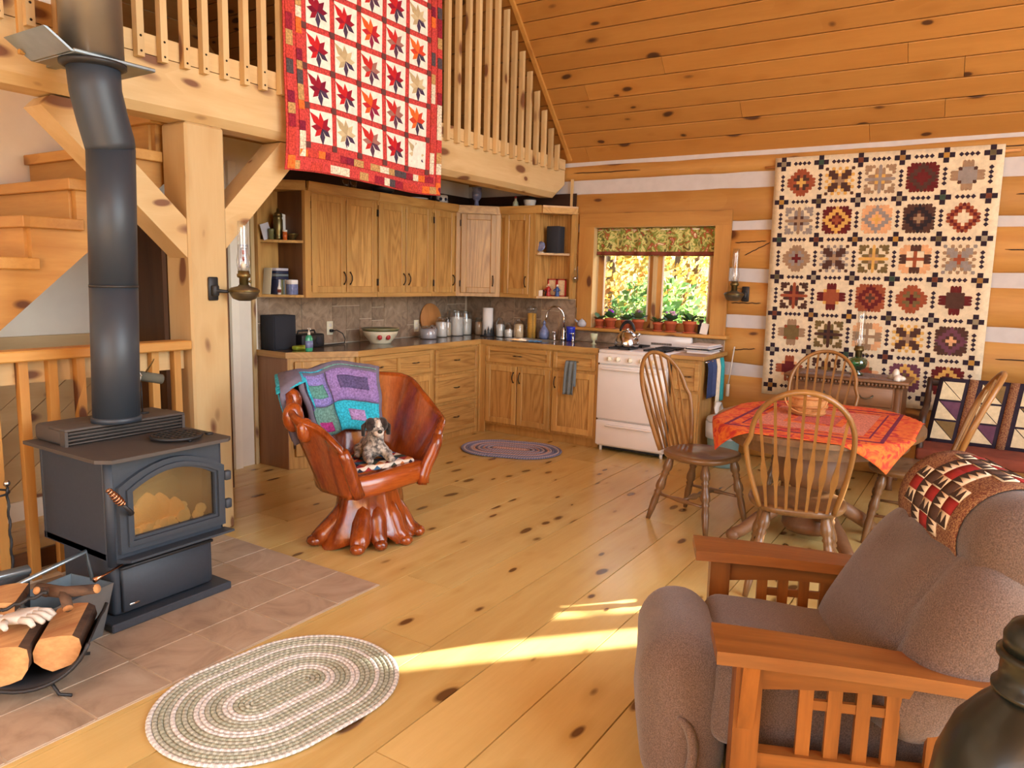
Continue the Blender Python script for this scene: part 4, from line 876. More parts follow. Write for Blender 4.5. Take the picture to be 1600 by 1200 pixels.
# firewood rack with logs
fr_ = thing('firewood_rack', 'curved black metal firewood rack on little feet', 'rack', (2.05, -5.38, .008))
ax = Vector((.62, .78, 0)).normalized(); lt = Vector((.78, -.62, 0)).normalized()      # lt: towards the viewer along the logs
cx, cy = 1.985, -5.345
def RP(a, z, l): return (cx + ax.x * a + lt.x * l, cy + ax.y * a + lt.y * l, z)
def sling(u, v): t = -1.25 + 2.5 * u; return RP(.215 * math.sin(t), .275 - .215 * math.cos(t), -.17 + .34 * v)
part('sling', MB().shell(sling, 18, 3, .006), 'castiron', fr_)
for l in (-.17, .17): part('rim_rod', MB().tube([RP(.215 * math.sin(-1.25 + 2.5 * i / 16), .275 - .215 * math.cos(-1.25 + 2.5 * i / 16), l) for i in range(17)], .007, 6), 'castiron', fr_)
for s_ in (-1, 1):
    for l in (-.14, .14): part('foot', MB().tube([RP(s_ * .07, .075, l), RP(s_ * .10, .02, l * 1.05), RP(s_ * .14, .014, l * 1.1)], .006, 6), 'castiron', fr_)
def splitlog(name, label, a, z, r, l0, l1, seed, flat):
    rr = random.Random(seed); n = 14; prof = []
    for i in range(n):
        t = 2 * math.pi * i / n; q = r * (1 + rr.uniform(-.08, .08)); x_, z_ = q * math.cos(t), q * math.sin(t)
        if z_ > flat * r: z_ = flat * r + .2 * (z_ - flat * r)
        prof.append((x_, z_))
    b = MB(); vs = [RP(a + p[0], z + p[1], l) for l in (l0, l1) for p in prof]; fs = [(i, (i + 1) % n, n + (i + 1) % n, n + i) for i in range(n)]
    mats = [0 if prof[i][1] < flat * r * .9 else 1 for i in range(n)]
    b.add(vs, fs, False, mats); b.add(vs, [list(range(n))[::-1], list(range(n, 2 * n))], False, [1, 1])
    return solo(name, b, ['bark_y', 'splitwood_y'], label, 'firewood')
splitlog('firewood_log', 'thick split log at the front left of the firewood rack', -.065, .165,   .085, -.16, .15, 3, .55)
splitlog('firewood_log', 'split log lying right of the thick log in the rack', .095, .172, .075, -.16, .12, 5, .6)
splitlog('firewood_log', 'thin split log lying on top at the back of the firewood rack', -.1, .305, .05, -.16, .02, 8, .3)
g_ = thing('work_glove', 'pale leather work glove draped over the firewood', 'glove', RP(-.03, .26, .02))
b = MB(Matrix.Translation(RP(-.02, .282, .05)) @ Matrix.Rotation(rad(20), 4, 'Z') @ Matrix.Rotation(rad(-12), 4, 'Y'))
b.bbox(-.075, -.05, -.014, .04, .05, .016, .014, 3)
for i in range(4): b.tube([(.03, -.037 + i * .025, 0), (.075, -.045 + i * .028, -.005), (.11 - .012 * abs(i - 1.5), -.05 + i * .03, -.022)], [.013, .0125, .009], 8)
b.tube([(-.03, -.045, 0), (.0, -.08, .002), (.025, -.095, -.006)], [.014, .0125, .009], 8); part('hand', b, 'glove', g_)
part('cuff', MB(Matrix.Translation(RP(-.02, .282, .05)) @ Matrix.Rotation(rad(20), 4, 'Z') @ Matrix.Rotation(rad(-12), 4, 'Y')).bbox(-.19, -.062, -.012, -.07, .062, .02, .012, 2), 'glove', g_)
b = MB(); pts = [RP(-.2, .26, .02), RP(-.05, .318, .06), RP(.06, .36, .04)]
k = 24; b.tube([Vector(pts[0]).lerp(Vector(pts[2]), i / k) + Vector((.004 * math.cos(i * 1.5), .004 * math.sin(i * 1.5), .004 * math.sin(i * 1.5))) for i in range(k + 1)], .0065, 5)
solo('fire_poker', b, 'castiron', 'twisted black iron poker lying across the glove', 'poker')
br = MB(); br.tube([RP(.0, .325, -.08), RP(.10, .335, .0), RP(.22, .365, .07)], [.024, .022, .017], 9); br.tube([RP(.10, .335, .0), RP(.13, .31, .09)], [.02, .017], 8); br.tube([RP(.04, .33, -.03), RP(.02, .36, .02)], [.018, .014], 8)
bt = thing('branch', 'forked branch with pale cut ends lying over the firewood', 'branch', RP(.1, .3, 0)); part('bark_stem', br, 'bark_x', bt)
for p, q, r in (((.22, .365, .07), (.2205, .3652, .0703), .0168), ((.13, .31, .09), (.1302, .3097, .0906), .0168), ((.02, .36, .02), (.0198, .3602, .0204), .0138)):
    a, c_ = Vector(RP(*p)), Vector(RP(*q)); part('cut_end', MB().cyl(a, a + (c_ - a).normalized() * .002, r, n=10), 'splitwood_z', bt)

# ============================================================ RUGS
def braided(name, label, c, ang, h, rings, w_, cols):
    t = thing(name, label, 'rug', (c[0], c[1], 0), ang)
    def path(r, n):
        pts = []; L = 2 * math.pi * r + 4 * h
        for i in range(n):
            s = L * i / n
            if s < 2 * h: pts.append((-h + s, -r))
            elif s < 2 * h + math.pi * r: a = (s - 2 * h) / r - math.pi / 2; pts.append((h + r * math.cos(a), r * math.sin(a)))
            elif s < 4 * h + math.pi * r: q = s - 2 * h - math.pi * r; pts.append((h - q, r))
            else: a = (s - 4 * h - math.pi * r) / r + math.pi / 2; pts.append((-h + r * math.cos(a), r * math.sin(a)))
        return pts
    for k in range(rings):
        r = w_ * (k + .5); n = max(24, int((2 * math.pi * r + 4 * h) / .011)); pp = path(max(r, .004), n); b = MB()
        b.col = rgb(cols[k]); rs = [w_ * (.5 + .06 * (i % 2)) for i in range(n)]
        c2 = tuple(min(255, max(0, q + 14)) for q in cols[k]); c3 = tuple(max(0, q - 16) for q in cols[k])
        b.tube([(x, y, .009) for x, y in pp], rs, 6, closed=True, flat=.62)
        b.c = [rgb(c2) if (i // 6) % 2 else rgb(c3) for i in range(len(b.f))]
        part('braid', b, 'braid', t, world=False)
    return t
g1, g2, wv = (172, 178, 158), (180, 184, 168), (220, 220, 216)
seq = [g1, g2, g1, g1, wv, wv, g2, g1, g2, wv, wv, g1, g2, g1, wv, g2, g1, g2, wv]
braided('braided_rug', 'oval sage and white braided rug in front of the hearth', (2.762, -4.89), rad(84), .105, 19, .0182, seq)
bl, wh, gr_, pk = (128, 134, 168), (190, 182, 196), (112, 112, 134), (198, 164, 156)
braided('braided_rug', 'oval blue and mauve braided rug before the sink cabinet', (1.33, -1.13), rad(18), .13, 15, .0215, [pk, pk, gr_, wh, bl, pk, bl, wh, gr_, pk, wh, bl, bl, wh, bl])

# ============================================================ STUMP CHAIR
SC = thing('stump_chair', 'glossy red brown tree stump chair with live edge back', 'chair', (1.835, -3.475, 0), rad(-13))
def rim(t):  # t -1..1 from right-hand arm (viewer's left) to the other; height of rim
    a = abs(t)
    return .93 - .03 * math.cos(t * 5) - .34 * max(0, (a - .25) / .75) ** 1.1 + .025 * math.sin(t * 13 + 1) + .02 * noise.noise((t * 5, 1, 1))
TH = 2.25
def shellp(t, v, off=0.0):
    a = t * TH; z0 = .315; zt = rim(t)
    r0 = .27; flare = .155 + .03 * math.cos(a); bulge = .018 * math.sin(t * 17) * v + .016 * noise.noise((t * 6, v * 2, 4))
    r = r0 + flare * v ** 1.15 + bulge + off
    return (-r * math.cos(a) * (1.02) + .02 + (0 if abs(t) < .8 else .06 * (abs(t) - .8) / .2 * (1 - v)), r * math.sin(a) * 1.02, z0 + (zt - z0) * v)
b = MB(); NU, NV = 60, 14
outer = [[Vector(shellp(-1 + 2 * i / NU, j / NV, .022)) for i in range(NU + 1)] for j in range(NV + 1)]
inner = [[Vector(shellp(-1 + 2 * i / NU, j / NV, -.022)) for i in range(NU + 1)] for j in range(NV + 1)]
vs = []; W_ = NU + 1
def roll(j):   # rounded rim section
    return [Vector(shellp(-1 + 2 * i / NU, 1.0, .022 * math.cos(j))) + Vector((0, 0, .024 * math.sin(j))) for i in range(NU + 1)]
rows = outer + [roll(rad(q)) for q in (30, 60, 90, 120, 150)] + inner[::-1]
for r_ in rows: vs += r_
fs = [(j * W_ + i, j * W_ + i + 1, (j + 1) * W_ + i + 1, (j + 1) * W_ + i) for j in range(len(rows) - 1) for i in range(NU)]
nr = len(rows); fs += [[j * W_ for j in range(nr)], [j * W_ + NU for j in range(nr)][::-1]]
fs += [((nr - 1) * W_ + i, (nr - 1) * W_ + i + 1, i + 1, i) for i in range(NU)]
b.add(vs, fs, True); part('shell', b, 'stump_z', SC, world=False)
# live edge arm tips
for s_ in (-1, 1):
    pts = [Vector(shellp(s_ * (.93 + .07 * k / 4), 1 - .24 * k, .0)) for k in range(5)]
    tip = [Vector(shellp(s_ * 1.0, v, 0.0)) for v in (1.0, .8, .6, .4, .2, .05)]
    part('arm_edge', MB().tube(tip, [.030, .034, .036, .036, .034, .036], 12), 'stump_z', SC, world=False)
b = MB(); yw = .235
poly = [(-.27 * math.cos(a) + .02, .272 * math.sin(a)) for a in [rad(-128 + 256 * i / 24) for i in range(25)]]
b.prism(poly, .315, .435, 'xy'); part('seat', b, 'stump_y', SC, world=False)
b = MB(); N = 12
for q in range(1): 
    vs = []; fs = []
    sec = [(.0, .335), (.02, .312), (.055, .318), (.07, .345), (.068, .405), (.05, .436), (.0, .440)]
    for i in range(N + 1):
        y = -.265 + .53 * i / N; bow = .03 * (1 - (y / .3) ** 2)
        vs += [(.165 + bow + a, y, z + .012 * math.sin(y * 9)) for a, z in sec]
    k = len(sec)
    fs = [(i * k + j, i * k + (j + 1) % k, (i + 1) * k + (j + 1) % k, (i + 1) * k + j) for i in range(N) for j in range(k)] + [list(range(k))[::-1], [N * k + j for j in range(k)]]
    b.add(vs, fs, True)
part('front_lip', b, 'stump_y', SC, world=False)
b = MB(); n = 48; rows_ = []
for j in range(11):
    v = j / 10; row = []
    for i in range(n):
        a = 2 * math.pi * i / n; root = max(0, math.cos(a * 2.5 + .4)) ** 2 * .5 + max(0, math.cos(a * 1.5 - .9)) ** 2 * .5
        r = .185 + .068 * v ** 1.5 + (.07 * v ** 2.0) * root + .022 * noise.noise((math.cos(a) * 3, math.sin(a) * 3, v * 2)) - .012 * abs(math.sin(a * 5 + v)) 
        z = .318 * (1 - v)
        if v > .8: z += (v - .8) / .2 * (1 - root) * .06
        row.append((.03 + r * math.cos(a) * .95, r * math.sin(a), max(.001, z)))
    rows_ += row
fs = [(j * n + i, j * n + (i + 1) % n, (j + 1) * n + (i + 1) % n, (j + 1) * n + i) for j in range(10) for i in range(n)] + [list(range(n)), [10 * n + i for i in range(n)][::-1]]
b.add(rows_, fs, True)
for (a0, L, r) in ((-1.75, .33, .066), (-.80, .31, .062), (-.35, .26, .055), (.25, .27, .058), (.85, .28, .058), (2.5, .28, .06)):
    c, s_ = math.cos(a0), math.sin(a0); b.tube([(.03 + c * .1, s_ * .1, .26), (.03 + c * .17, s_ * .17, .14), (.03 + c * (L - .06), s_ * (L - .06), .055), (.03 + c * L, s_ * L, .033)], [r * .8, r, r * .95, r * .62], 12)
    b.ball((.03 + c * L, s_ * L, .033), r * .72, r * .72, .033, 10, 6)
b.ball((.17, .03, .19), .035, .045, .05, 12, 8)
part('root_base', b, 'stump_z', SC, world=False, label='gnarled root base')
for t_, r_ in ((-.52, .05), (-.62, .055), (-.74, .045)): part('burl', MB().ball(shellp(t_, .90, .004), r_ * .85, r_ * 1.1, r_ * 1.5, 14, 10), 'stump_z', SC, world=False)
# seat pad, plush dog, draped patchwork blanket
M = WM[SC]
pad = thing('seat_pad', 'small patchwork pad of dark and cream triangles on the stump chair', 'cushion', tuple((M @ Vector((.03, 0, .437)))[:]), rad(-13))
b = MB(); b.col = rgb(226, 216, 200); b.bbox(-.14, -.21, 0.001, .165, .20, .026, .012, 3); part('pad', b, 'patch', pad, world=False)
cols = [(40, 44, 60), (150, 50, 50), (60, 100, 130), (226, 216, 200), (60, 70, 60), (190, 120, 70)]
for i in range(5):
    for j in range(6):
        x0, yy = -.125 + i * .056, -.2 + j * .066; b = MB(); b.col = rgb(cols[(i * 3 + j * 5) % 6]); b.prism([(x0, yy), (x0 + .054, yy), (x0, yy + .064)], .026, .0285, 'xy'); b.col = rgb(cols[(i + j * 2 + 3) % 6]); b.prism([(x0 + .054, yy + .001), (x0 + .054, yy + .064), (x0 + .002, yy + .064)], .026, .028, 'xy'); part('patch_piece', b, 'patch', pad, world=False)
for j in range(7):
    b = MB(); b.col = rgb(cols[j % 6]); yy = -.2 + j * .057; b.prism([(yy, .003), (yy + .05, .003), (yy + .025, .025)], .1655, .168, 'yz'); part('patch_piece', b, 'patch', pad, world=False)
dp = M @ Vector((.055, .015, .467)); KD = 1.22; dog = thing('plush_dog', 'grey and white plush spaniel puppy lying on the stump chair pad', 'plush toy', tuple(dp), rad(-32))
b = MB()
b.ball((-.06, 0, .05), .075, .055, .05); b.ball((.0, 0, .06), .06, .05, .055); b.ball((.02, 0, .10), .042, .042, .05); b.ball((.035, 0, .155), .046, .044, .045); b.ball((.075, 0, .14), .028, .026, .024)
for s_ in (-1, 1):
    b.tube([(.02, s_ * .035, .05), (.06, s_ * .05, .02), (.105, s_ * .05, .016)], [.026, .022, .018], 10); b.ball((.11, s_ * .05, .017), .024, .02, .016); b.ball((-.07, s_ * .055, .03), .045, .026, .03); b.ball((-.02, s_ * .075, .017), .03, .018, .016)
bo = part('body', b, 'plush', dog, world=False)
bo.scale = (KD,) * 3; md = bo.modifiers.new('merge', 'REMESH'); md.mode = 'VOXEL'; md.voxel_size = .006; md.use_smooth_shade = True; sm = bo.modifiers.new('soften', 'SMOOTH'); sm.iterations = 5
for s_ in (-1, 1):
    part('ear', MB().tube([(.03, s_ * .038, .185), (.025, s_ * .058, .16), (.03, s_ * .06, .115)], [.012, .022, .016], 8, flat=.5), 'plushdark', dog, world=False)
    part('eye', MB().ball((.073, s_ * .02, .165), .006, n=8, m=6), 'blackgloss', dog, world=False)
[part('head_patch', MB().ball((.04, s_ * .027, .168), .036, .026, .034, 10, 8), 'plushdark', dog, world=False) for s_ in (-1, 1)]
part('nose', MB().ball((.102, 0, .146), .010, .012, .009, 10, 6), 'blackgloss', dog, world=False); part('blaze', MB().ball((.062, 0, .168), .024, .012, .026, 10, 8), 'plushwhite', dog, world=False); part('muzzle', MB().ball((.08, 0, .138), .024, .024, .02, 10, 8), 'plushwhite', dog, world=False); part('tail', MB().tube([(-.12, 0, .04), (-.16, .02, .025), (-.18, .03, .02)], [.018, .016, .012], 8), 'plushdark', dog, world=False)
for ch_ in dog.children: ch_.scale = (KD,) * 3
bk = thing('patchwork_blanket', 'blue and lilac patchwork blanket draped over the stump chair back', 'blanket', tuple((M @ Vector((-.4, -.05, .6)))[:]), rad(-13))
tA, tB = -.56, .27
def blank(u, v, off=.04):     # v 0 hem inside the chair -> 1 hem behind
    t = tA + (tB - tA) * u; sk = .12 * (1 - v); Lin, Lout = .40, .36
    s = v * (Lin + Lout); zt = rim(t)
    if s < Lin:
        q = 1 - (Lin - s) / .66; p = Vector(shellp(t + sk, q, -.03 - off)); p.z += .012
    else:
        q = 1 - (s - Lin) / .66; p = Vector(shellp(t, q, .03 + off)); p.z += .012
    top = max(0, 1 - abs(s - Lin) / .06); p.z += .028 * top + .01
    wv = .008 * math.sin(u * 20 + v * 3) + .006 * math.sin(v * 25); p.x += wv
    return p
M0 = WM[SC]; M1 = WM[bk].inverted() @ M0
b = MB(M1); b.col = rgb(110, 104, 120); b.shell(lambda u, v: blank(u, v, .022), 24, 40, .03); part('backing', b, 'patch', bk, world=False, label='dark plum backing')
def piece(u0, u1, v0, v1, col, off=.043, nm='patch_block'):
    b = MB(M1); b.col = rgb(col); b.shell(lambda u, v: blank(u0 + (u1 - u0) * u, v0 + (v1 - v0) * v, off + .006 * math.sin(math.pi * u) * math.sin(math.pi * v)), 8, 8, .006); part(nm, b, 'patch_print', bk, world=False)
for (u0, u1, v0, v1, col) in ((.03, .49, .01, .25, (108, 150, 140)), (.51, .98, .01, .25, (52, 176, 200)), (.03, .49, .26, .5, (142, 132, 196)), (.51, .98, .26, .5, (140, 116, 170)), (.03, .49, .52, .75, (70, 170, 196)), (.51, .98, .52, .75, (108, 150, 140)), (.03, .98, .76, .99, (80, 74, 96))): piece(u0, u1, v0, v1, col)
for (u0, u1, v0, v1, col) in ((.2, .38, .04, .12, (170, 60, 130)), (.66, .84, .09, .18, (170, 140, 190)), (.24, .44, .33, .44, (96, 150, 140)), (.62, .9, .36, .46, (90, 80, 120)), (.0, .05, .3, .55, (52, 176, 200))): piece(u0, u1, v0, v1, col, .05, 'centre_patch')
# ============================================================ DINING
def turned(p, q, rs, n=12):
    p, q = Vector(p), Vector(q); k = len(rs); return [p.lerp(q, t) for t, _ in rs], [r for _, r in rs]
LEG = [(t_, r_ * 1.22) for t_, r_ in [(0, .013), (.06, .017), (.14, .024), (.2, .024), (.24, .016), (.27, .021), (.30, .016), (.36, .018), (.44, .024), (.5, .024), (.54, .016), (.57, .021), (.6, .016), (.7, .019), (.85, .016), (1, .011)]]
def make_chair(label):
    t = thing('windsor_chair', label, 'chair', (0, 0, 0), 0, 'bow back Windsor chairs round the dining table')
    b = MB(); n = 32; prof = []
    def sp(a):   # seat outline: rounded shield
        c, s = math.cos(a), math.sin(a); k = 2.6
        rx, ry = .232 - .02 * (s < 0) * abs(s), .222
        e = (abs(c) ** k + abs(s) ** k) ** (-1 / k); return (rx * c * e, ry * s * e)
    rows = []
    for sc, z in ((.86, .415), (.97, .425), (1.0, .442), (.985, .455), (.9, .459), (.6, .447), (.25, .444)):
        rows += [(sp(2 * math.pi * i / n)[0] * sc, sp(2 * math.pi * i / n)[1] * sc, z + (.008 * math.cos(4 * math.pi * i / n) if sc < .8 else 0)) for i in range(n)]
    k = 7; fs = [(j * n + i, j * n + (i + 1) % n, (j + 1) * n + (i + 1) % n, (j + 1) * n + i) for j in range(k - 1) for i in range(n)] + [list(range(n))[::-1], [(k - 1) * n + i for i in range(n)]]
    b.add(rows, fs, True); part('seat', b, 'chairseat_y', t, world=False)
    lean = .36
    def bow(a):   # a 0..pi
        x = .245 * math.cos(a); zz = math.sin(a); return x, zz
    _BW = .055; pts = []
    for i in range(7): q = i / 7; pts.append((.165 + _BW * math.sin(q * math.pi / 2), q * .36))
    arcn = 18
    for i in range(arcn + 1): a = math.pi * i / arcn; pts.append((.22 * math.cos(a), .36 + .235 * math.sin(a)))
    for i in range(6, -1, -1): q = i / 7; pts.append((-(.165 + .078 * math.sin(q * math.pi / 2)), q * .36))
    P3 = lambda x, h: (x, -.175 + .03 * (abs(x) / .165 if h < .05 else 0) * 0 - h * lean * .95 - .04 * (1 - (x / .25) ** 2) * (1 if h < .6 else 1), .452 + h)
    part('back_bow', MB().tube([P3(x, h) for x, h in pts], [.0155] * len(pts), 10, flat=.8), 'chairwood_z', t, world=False)
    for k in range(7):
        u = (k - 3) / 3; xb = .135 * u; xt = .185 * u; ht = .36 + .235 * math.sqrt(max(0, 1 - (xt / .22) ** 2)) - .004
        b = MB(); N = 12; vs = []; fs = []
        for i in range(N + 1):
            q = i / N; h = ht * q; x = xb + (xt - xb) * q; wd = .0065 + .0095 * math.exp(-((q - .36) / .10) ** 2); th = .0055
            c = Vector(P3(x, h)); vs += [c + Vector((-wd, -th, 0)), c + Vector((wd, -th, 0)), c + Vector((wd, th, 0)), c + Vector((-wd, th, 0))]
        fs = [(i * 4 + j, i * 4 + (j + 1) % 4, (i + 1) * 4 + (j + 1) % 4, (i + 1) * 4 + j) for i in range(N) for j in range(4)]
        b.add(vs, fs, False); part('spindle', b, 'chairwood_z', t, world=False)
    F = [((.15, .13, .425), (.215, .205, 0)), ((-.15, .13, .425), (-.215, .205, 0)), ((.13, -.13, .425), (.20, -.24, 0)), ((-.13, -.13, .425), (-.20, -.24, 0))]
    for p, q in F:
        a, r = turned(p, q, LEG); part('leg', MB().tube(a, r, 10), 'chairseat_z', t, world=False)
    SR = [(0, .008), (.3, .010), (.45, .017), (.55, .017), (.7, .010), (1, .008)]
    at = lambda i, z: Vector(F[i][0]).lerp(Vector(F[i][1]), 1 - z / .425)
    for i, j in ((0, 2), (1, 3)):
        a, r = turned(at(i, .17), at(j, .17), SR); part('stretcher', MB().tube(a, r, 8), 'chairseat_y', t, world=False)
    a, r = turned((at(0, .17) + at(2, .17)) / 2, (at(1, .17) + at(3, .17)) / 2, [(0, .008), (.25, .011), (.4, .022), (.5, .012), (.6, .022), (.75, .011), (1, .008)]); part('stretcher', MB().tube(a, r, 8), 'chairseat_x', t, world=False)
    return t
chairs = [((3.345, -2.06), -16, 'bow back Windsor chair in front of the white range, turned sideways'), ((4.065, -2.76), 101, 'bow back Windsor chair with its back to the armchair, nearest the viewer'), ((3.83, -1.33), 268, 'bow back Windsor chair on the far side of the table before the dresser'), ((4.47, -1.62), 184, 'bow back Windsor chair at the right end of the table by the quilted bench')]
c0 = make_chair(chairs[0][2])
for i, (p, a, lab) in enumerate(chairs):
    o = c0 if i == 0 else copy_tree(c0)
    o.location = (p[0], p[1], .0005); o.rotation_euler = (0, 0, rad(a - 90)); o['label'] = lab
TX, TY, TA, TB = 3.99, -1.92, .575, .745
tt = thing('dining_table', 'oval pedestal dining table under a red cloth', 'table', (TX, TY, 0))
def ov(s, n=40): return [(TX + TA * s * math.cos(2 * math.pi * i / n), TY + TB * s * math.sin(2 * math.pi * i / n)) for i in range(n)]
part('table_top', MB().prism(ov(.99), .69, .718, 'xy'), 'chairseat_y', tt); part('apron', MB().prism(ov(.86), .61, .69, 'xy'), 'chairseat_y', tt)
part('pedestal', MB().lathe([(.13, .06), (.15, .09), (.15, .12), (.11, .14), (.105, .3), (.12, .33), (.19, .36), (.205, .42), (.20, .52), (.17, .56), (.20, .58), (.20, .61)], (TX, TY - .05, 0), 28), 'dresserwood_z', tt)
for a in (40, 130, 220, 310):
    c, s = math.cos(rad(a)), math.sin(rad(a)); X = lambda r, z: (TX + c * r, TY - .05 + s * r, z)
    part('leg', MB().tube([X(.08, .17), X(.2, .20), X(.32, .13), X(.42, .06), X(.47, .04)], [.035, .045, .042, .035, .038], 10), 'dresserwood_x', tt); part('claw_foot', MB().ball(X(.47, .038), .042, .042, .037, 10, 6), 'dresserwood_x', tt)
b = MB(); HX, HY = .53, .68
def clothp(u, v):
    x, y = (u - .5) * 2 * HX, (v - .5) * 2 * HY; e = math.sqrt((x / TA) ** 2 + (y / TB) ** 2)
    if e <= 1.0: return (TX + x, TY + y, .7225)
    k = 1 / e; d = math.hypot(x, y) * (1 - k) * .75; bx, by = x * k, y * k; o = .012 + .22 * d
    l = math.hypot(bx, by); return (TX + bx + bx / l * o, TY + by + by / l * o, .7225 - d * .97 - .003)
b.shell(clothp, 56, 64, .003)
tcl = thing('table_cloth', 'red and orange batik cloth with hanging corners over the dining table', 'tablecloth', (TX, TY, .60)); part('cloth', b, 'tablecloth', tcl)
for k, (s0, s1, col) in enumerate(((.74, .78, (120, 50, 80)), (.62, .64, (120, 50, 80)), (.30, .56, (206, 130, 110)), (.0, .22, (190, 100, 90)))):
    b = MB(); b.col = rgb(col); n = 48
    def rp(s, i):   # square band on the cloth
        t = i / n * 4; q = int(t) % 4; f = (t - int(t)) * 2 - 1
        x, y = ((f, -1), (1, f), (-f, 1), (-1, -f))[q]; p = clothp(.5 + x * s * .5, .5 + y * s * .5); return (p[0], p[1], p[2] + .0022)
    vs = [rp(s, i) for s in (s0 * .98 + .005, s1 * .98 + .005) for i in range(n)]
    b.add(vs, [(i, (i + 1) % n, n + (i + 1) % n, n + i) for i in range(n)], False); part('woven_band', b, 'patch_print', tcl)
bk_ = thing('basket', 'tall wooden splint basket with handles standing on the red cloth', 'basket', (3.90, -1.80, .7245))
bx, by = 3.905, -1.80; b = MB()
part('basket_wall', MB().lathe([(.07, .7245), (.085, .73), (.105, .83), (.108, .845), (.102, .845), (.098, .83), (.08, .74), (0, .735)], (bx, by, 0), 20, sx=1.1), 'basketweave', bk_)
for z in (.735, .775, .83): part('rim_hoop', MB().lathe([(.082 + (z - .73) * .24, z), (.092 + (z - .73) * .24, z), (.092 + (z - .73) * .24 + .002, z + .016), (.082 + (z - .73) * .24 + .002, z + .016)], (bx, by, 0), 20, sx=1.1), 'basketwood_x', bk_)
part('swing_handle', MB().tube([(bx + .12 * math.cos(a), by - .09 + .0 * a, .83 - .085 * math.sin(a)) for a in [rad(x) for x in range(0, 181, 18)]], [.009] * 11, 6, flat=.5), 'basketwood_x', bk_)
for i in range(3): solo('napkin', MB(Matrix.Translation((bx - .05 + i * .045, by, .80)) @ Matrix.Rotation(.4 * i - .3, 4, 'Y')).bbox(-.02, -.05, -.05, .02, .05, .06, .01, 2), ['rustvelvet', 'paper', 'navy'][i], ['rust red napkin', 'white napkin', 'dark blue napkin'][i] + ' tucked in the basket on the table', 'napkin')
# dresser with doily and lamp
ds = thing('dresser', 'antique low oak dresser against the log wall under the hanging quilt', 'dresser', (3.9, -.27, 0))
part('body', MB().box(3.50, -.46, .36, 4.30, -.04, .80), 'dresserwood_x', ds); part('top', MB().bbox(3.46, -.50, .80, 4.34, -.035, .822, .006, 1), 'dresserwood_x', ds)
for k in range(34): part('moulding_bead', MB().bbox(3.475 + k * .0255, -.492, .775, 3.475 + k * .0255 + .02, -.455, .80, .006, 1), 'dresserwood_z', ds)
for z0, z1 in ((.62, .765), (.46, .60)):
    d = part('drawer', MB().bbox(3.54, -.475, z0, 4.24, -.455, z1, .006, 1), 'dresserwood_x', ds); b = MB()
    for xx in (3.72, 4.06):
        h = MB().tube([(xx - .05, -.478, (z0 + z1) / 2 + .01), (xx - .03, -.49, (z0 + z1) / 2 - .008), (xx, -.496, (z0 + z1) / 2 - .014), (xx + .03, -.49, (z0 + z1) / 2 - .008), (xx + .05, -.478, (z0 + z1) / 2 + .01)], [.008, .004, .006, .004, .008], 6); part('handle', h, 'pewter', d)
part('skirt', MB().prism([(3.5, .46), (3.5, .36), (3.6, .38), (3.75, .34), (3.9, .38), (4.05, .34), (4.2, .38), (4.3, .36), (4.3, .46)], -.475, -.46, 'xz'), 'dresserwood_x', ds)
for x in (3.53, 4.27):
    for y in (-.44, -.08): part('leg', MB().tube([(x, y, .80), (x, y, .4), (x, y, .36), (x, y, .2), (x, y - .01, .05), (x, y - .02, .001)], [.03, .03, .022, .028, .02, .026], 10), 'dresserwood_z', ds)
b = MB(); b.grid(lambda u, v: (3.56 + .70 * u, -.47 + .42 * v, .8245 + .004 * math.sin(u * 23) * math.sin(v * 9)), 30, 14); solo('lace_runner', b, 'doily', 'dark patterned lace runner on the dresser top', 'runner')
b = MB().tube([(4.2, -.30, .83), (4.23, -.34, .84), (4.26, -.40, .84), (4.25, -.44, .83)], [.03, .035, .03, .02], 8).ball((4.24, -.38, .87), .025, .025, .04).ball((4.28, -.40, .84), .03, .025, .02)
solo('carved_figurine', b, 'whiteglaze', 'small pale figurine at the right front of the dresser', 'figurine')
def oil_lamp(name, label, loc, fontmat, scale=1.0, foot=True):
    t = thing(name, label, 'oil lamp', loc); x, y, z = loc; s = scale; L = lambda pr: [(r * s, h * s) for r, h in pr]
    if foot: part('font', MB().lathe(L([(.045, 0), (.05, .008), (.02, .025), (.022, .035), (.055, .05), (.066, .085), (.06, .115), (.03, .13), (.022, .135)]), loc, 20), fontmat, t)
    else: part('font', MB().lathe(L([(.03, 0), (.06, .012), (.075, .04), (.078, .058), (.07, .068), (.03, .078), (.028, .085)]), loc, 22), fontmat, t)
    z0 = .135 if foot else .085
    part('burner', MB().lathe(L([(.024, z0), (.024, z0 + .035), (.034, z0 + .04), (.036, z0 + .055), (.030, z0 + .06), (.030, z0 + .075)]), loc, 16), 'brass', t); part('wick_knob', MB().tube([(x + .02 * s, y, z + (z0 + .02) * s), (x + .05 * s, y, z + (z0 + .018) * s)], .003, 5).ball((x + .052 * s, y, z + (z0 + .018) * s), .008 * s, n=8, m=6), 'brass', t)
    part('chimney', MB().lathe(L([(.028, z0 + .075), (.034, z0 + .10), (.036, z0 + .13), (.028, z0 + .17), (.026, z0 + .30), (.0265, z0 + .335)]), loc, 18), 'lampglass', t); part('mantle', MB().lathe(L([(.013, z0 + .075), (.014, z0 + .11), (.006, z0 + .125)]), loc, 10), 'whiteglaze', t)
    return t
oil_lamp('oil_lamp', 'green glass oil lamp standing on the dresser', (3.955, -.25, .8285), 'greenlamp', 1.06)
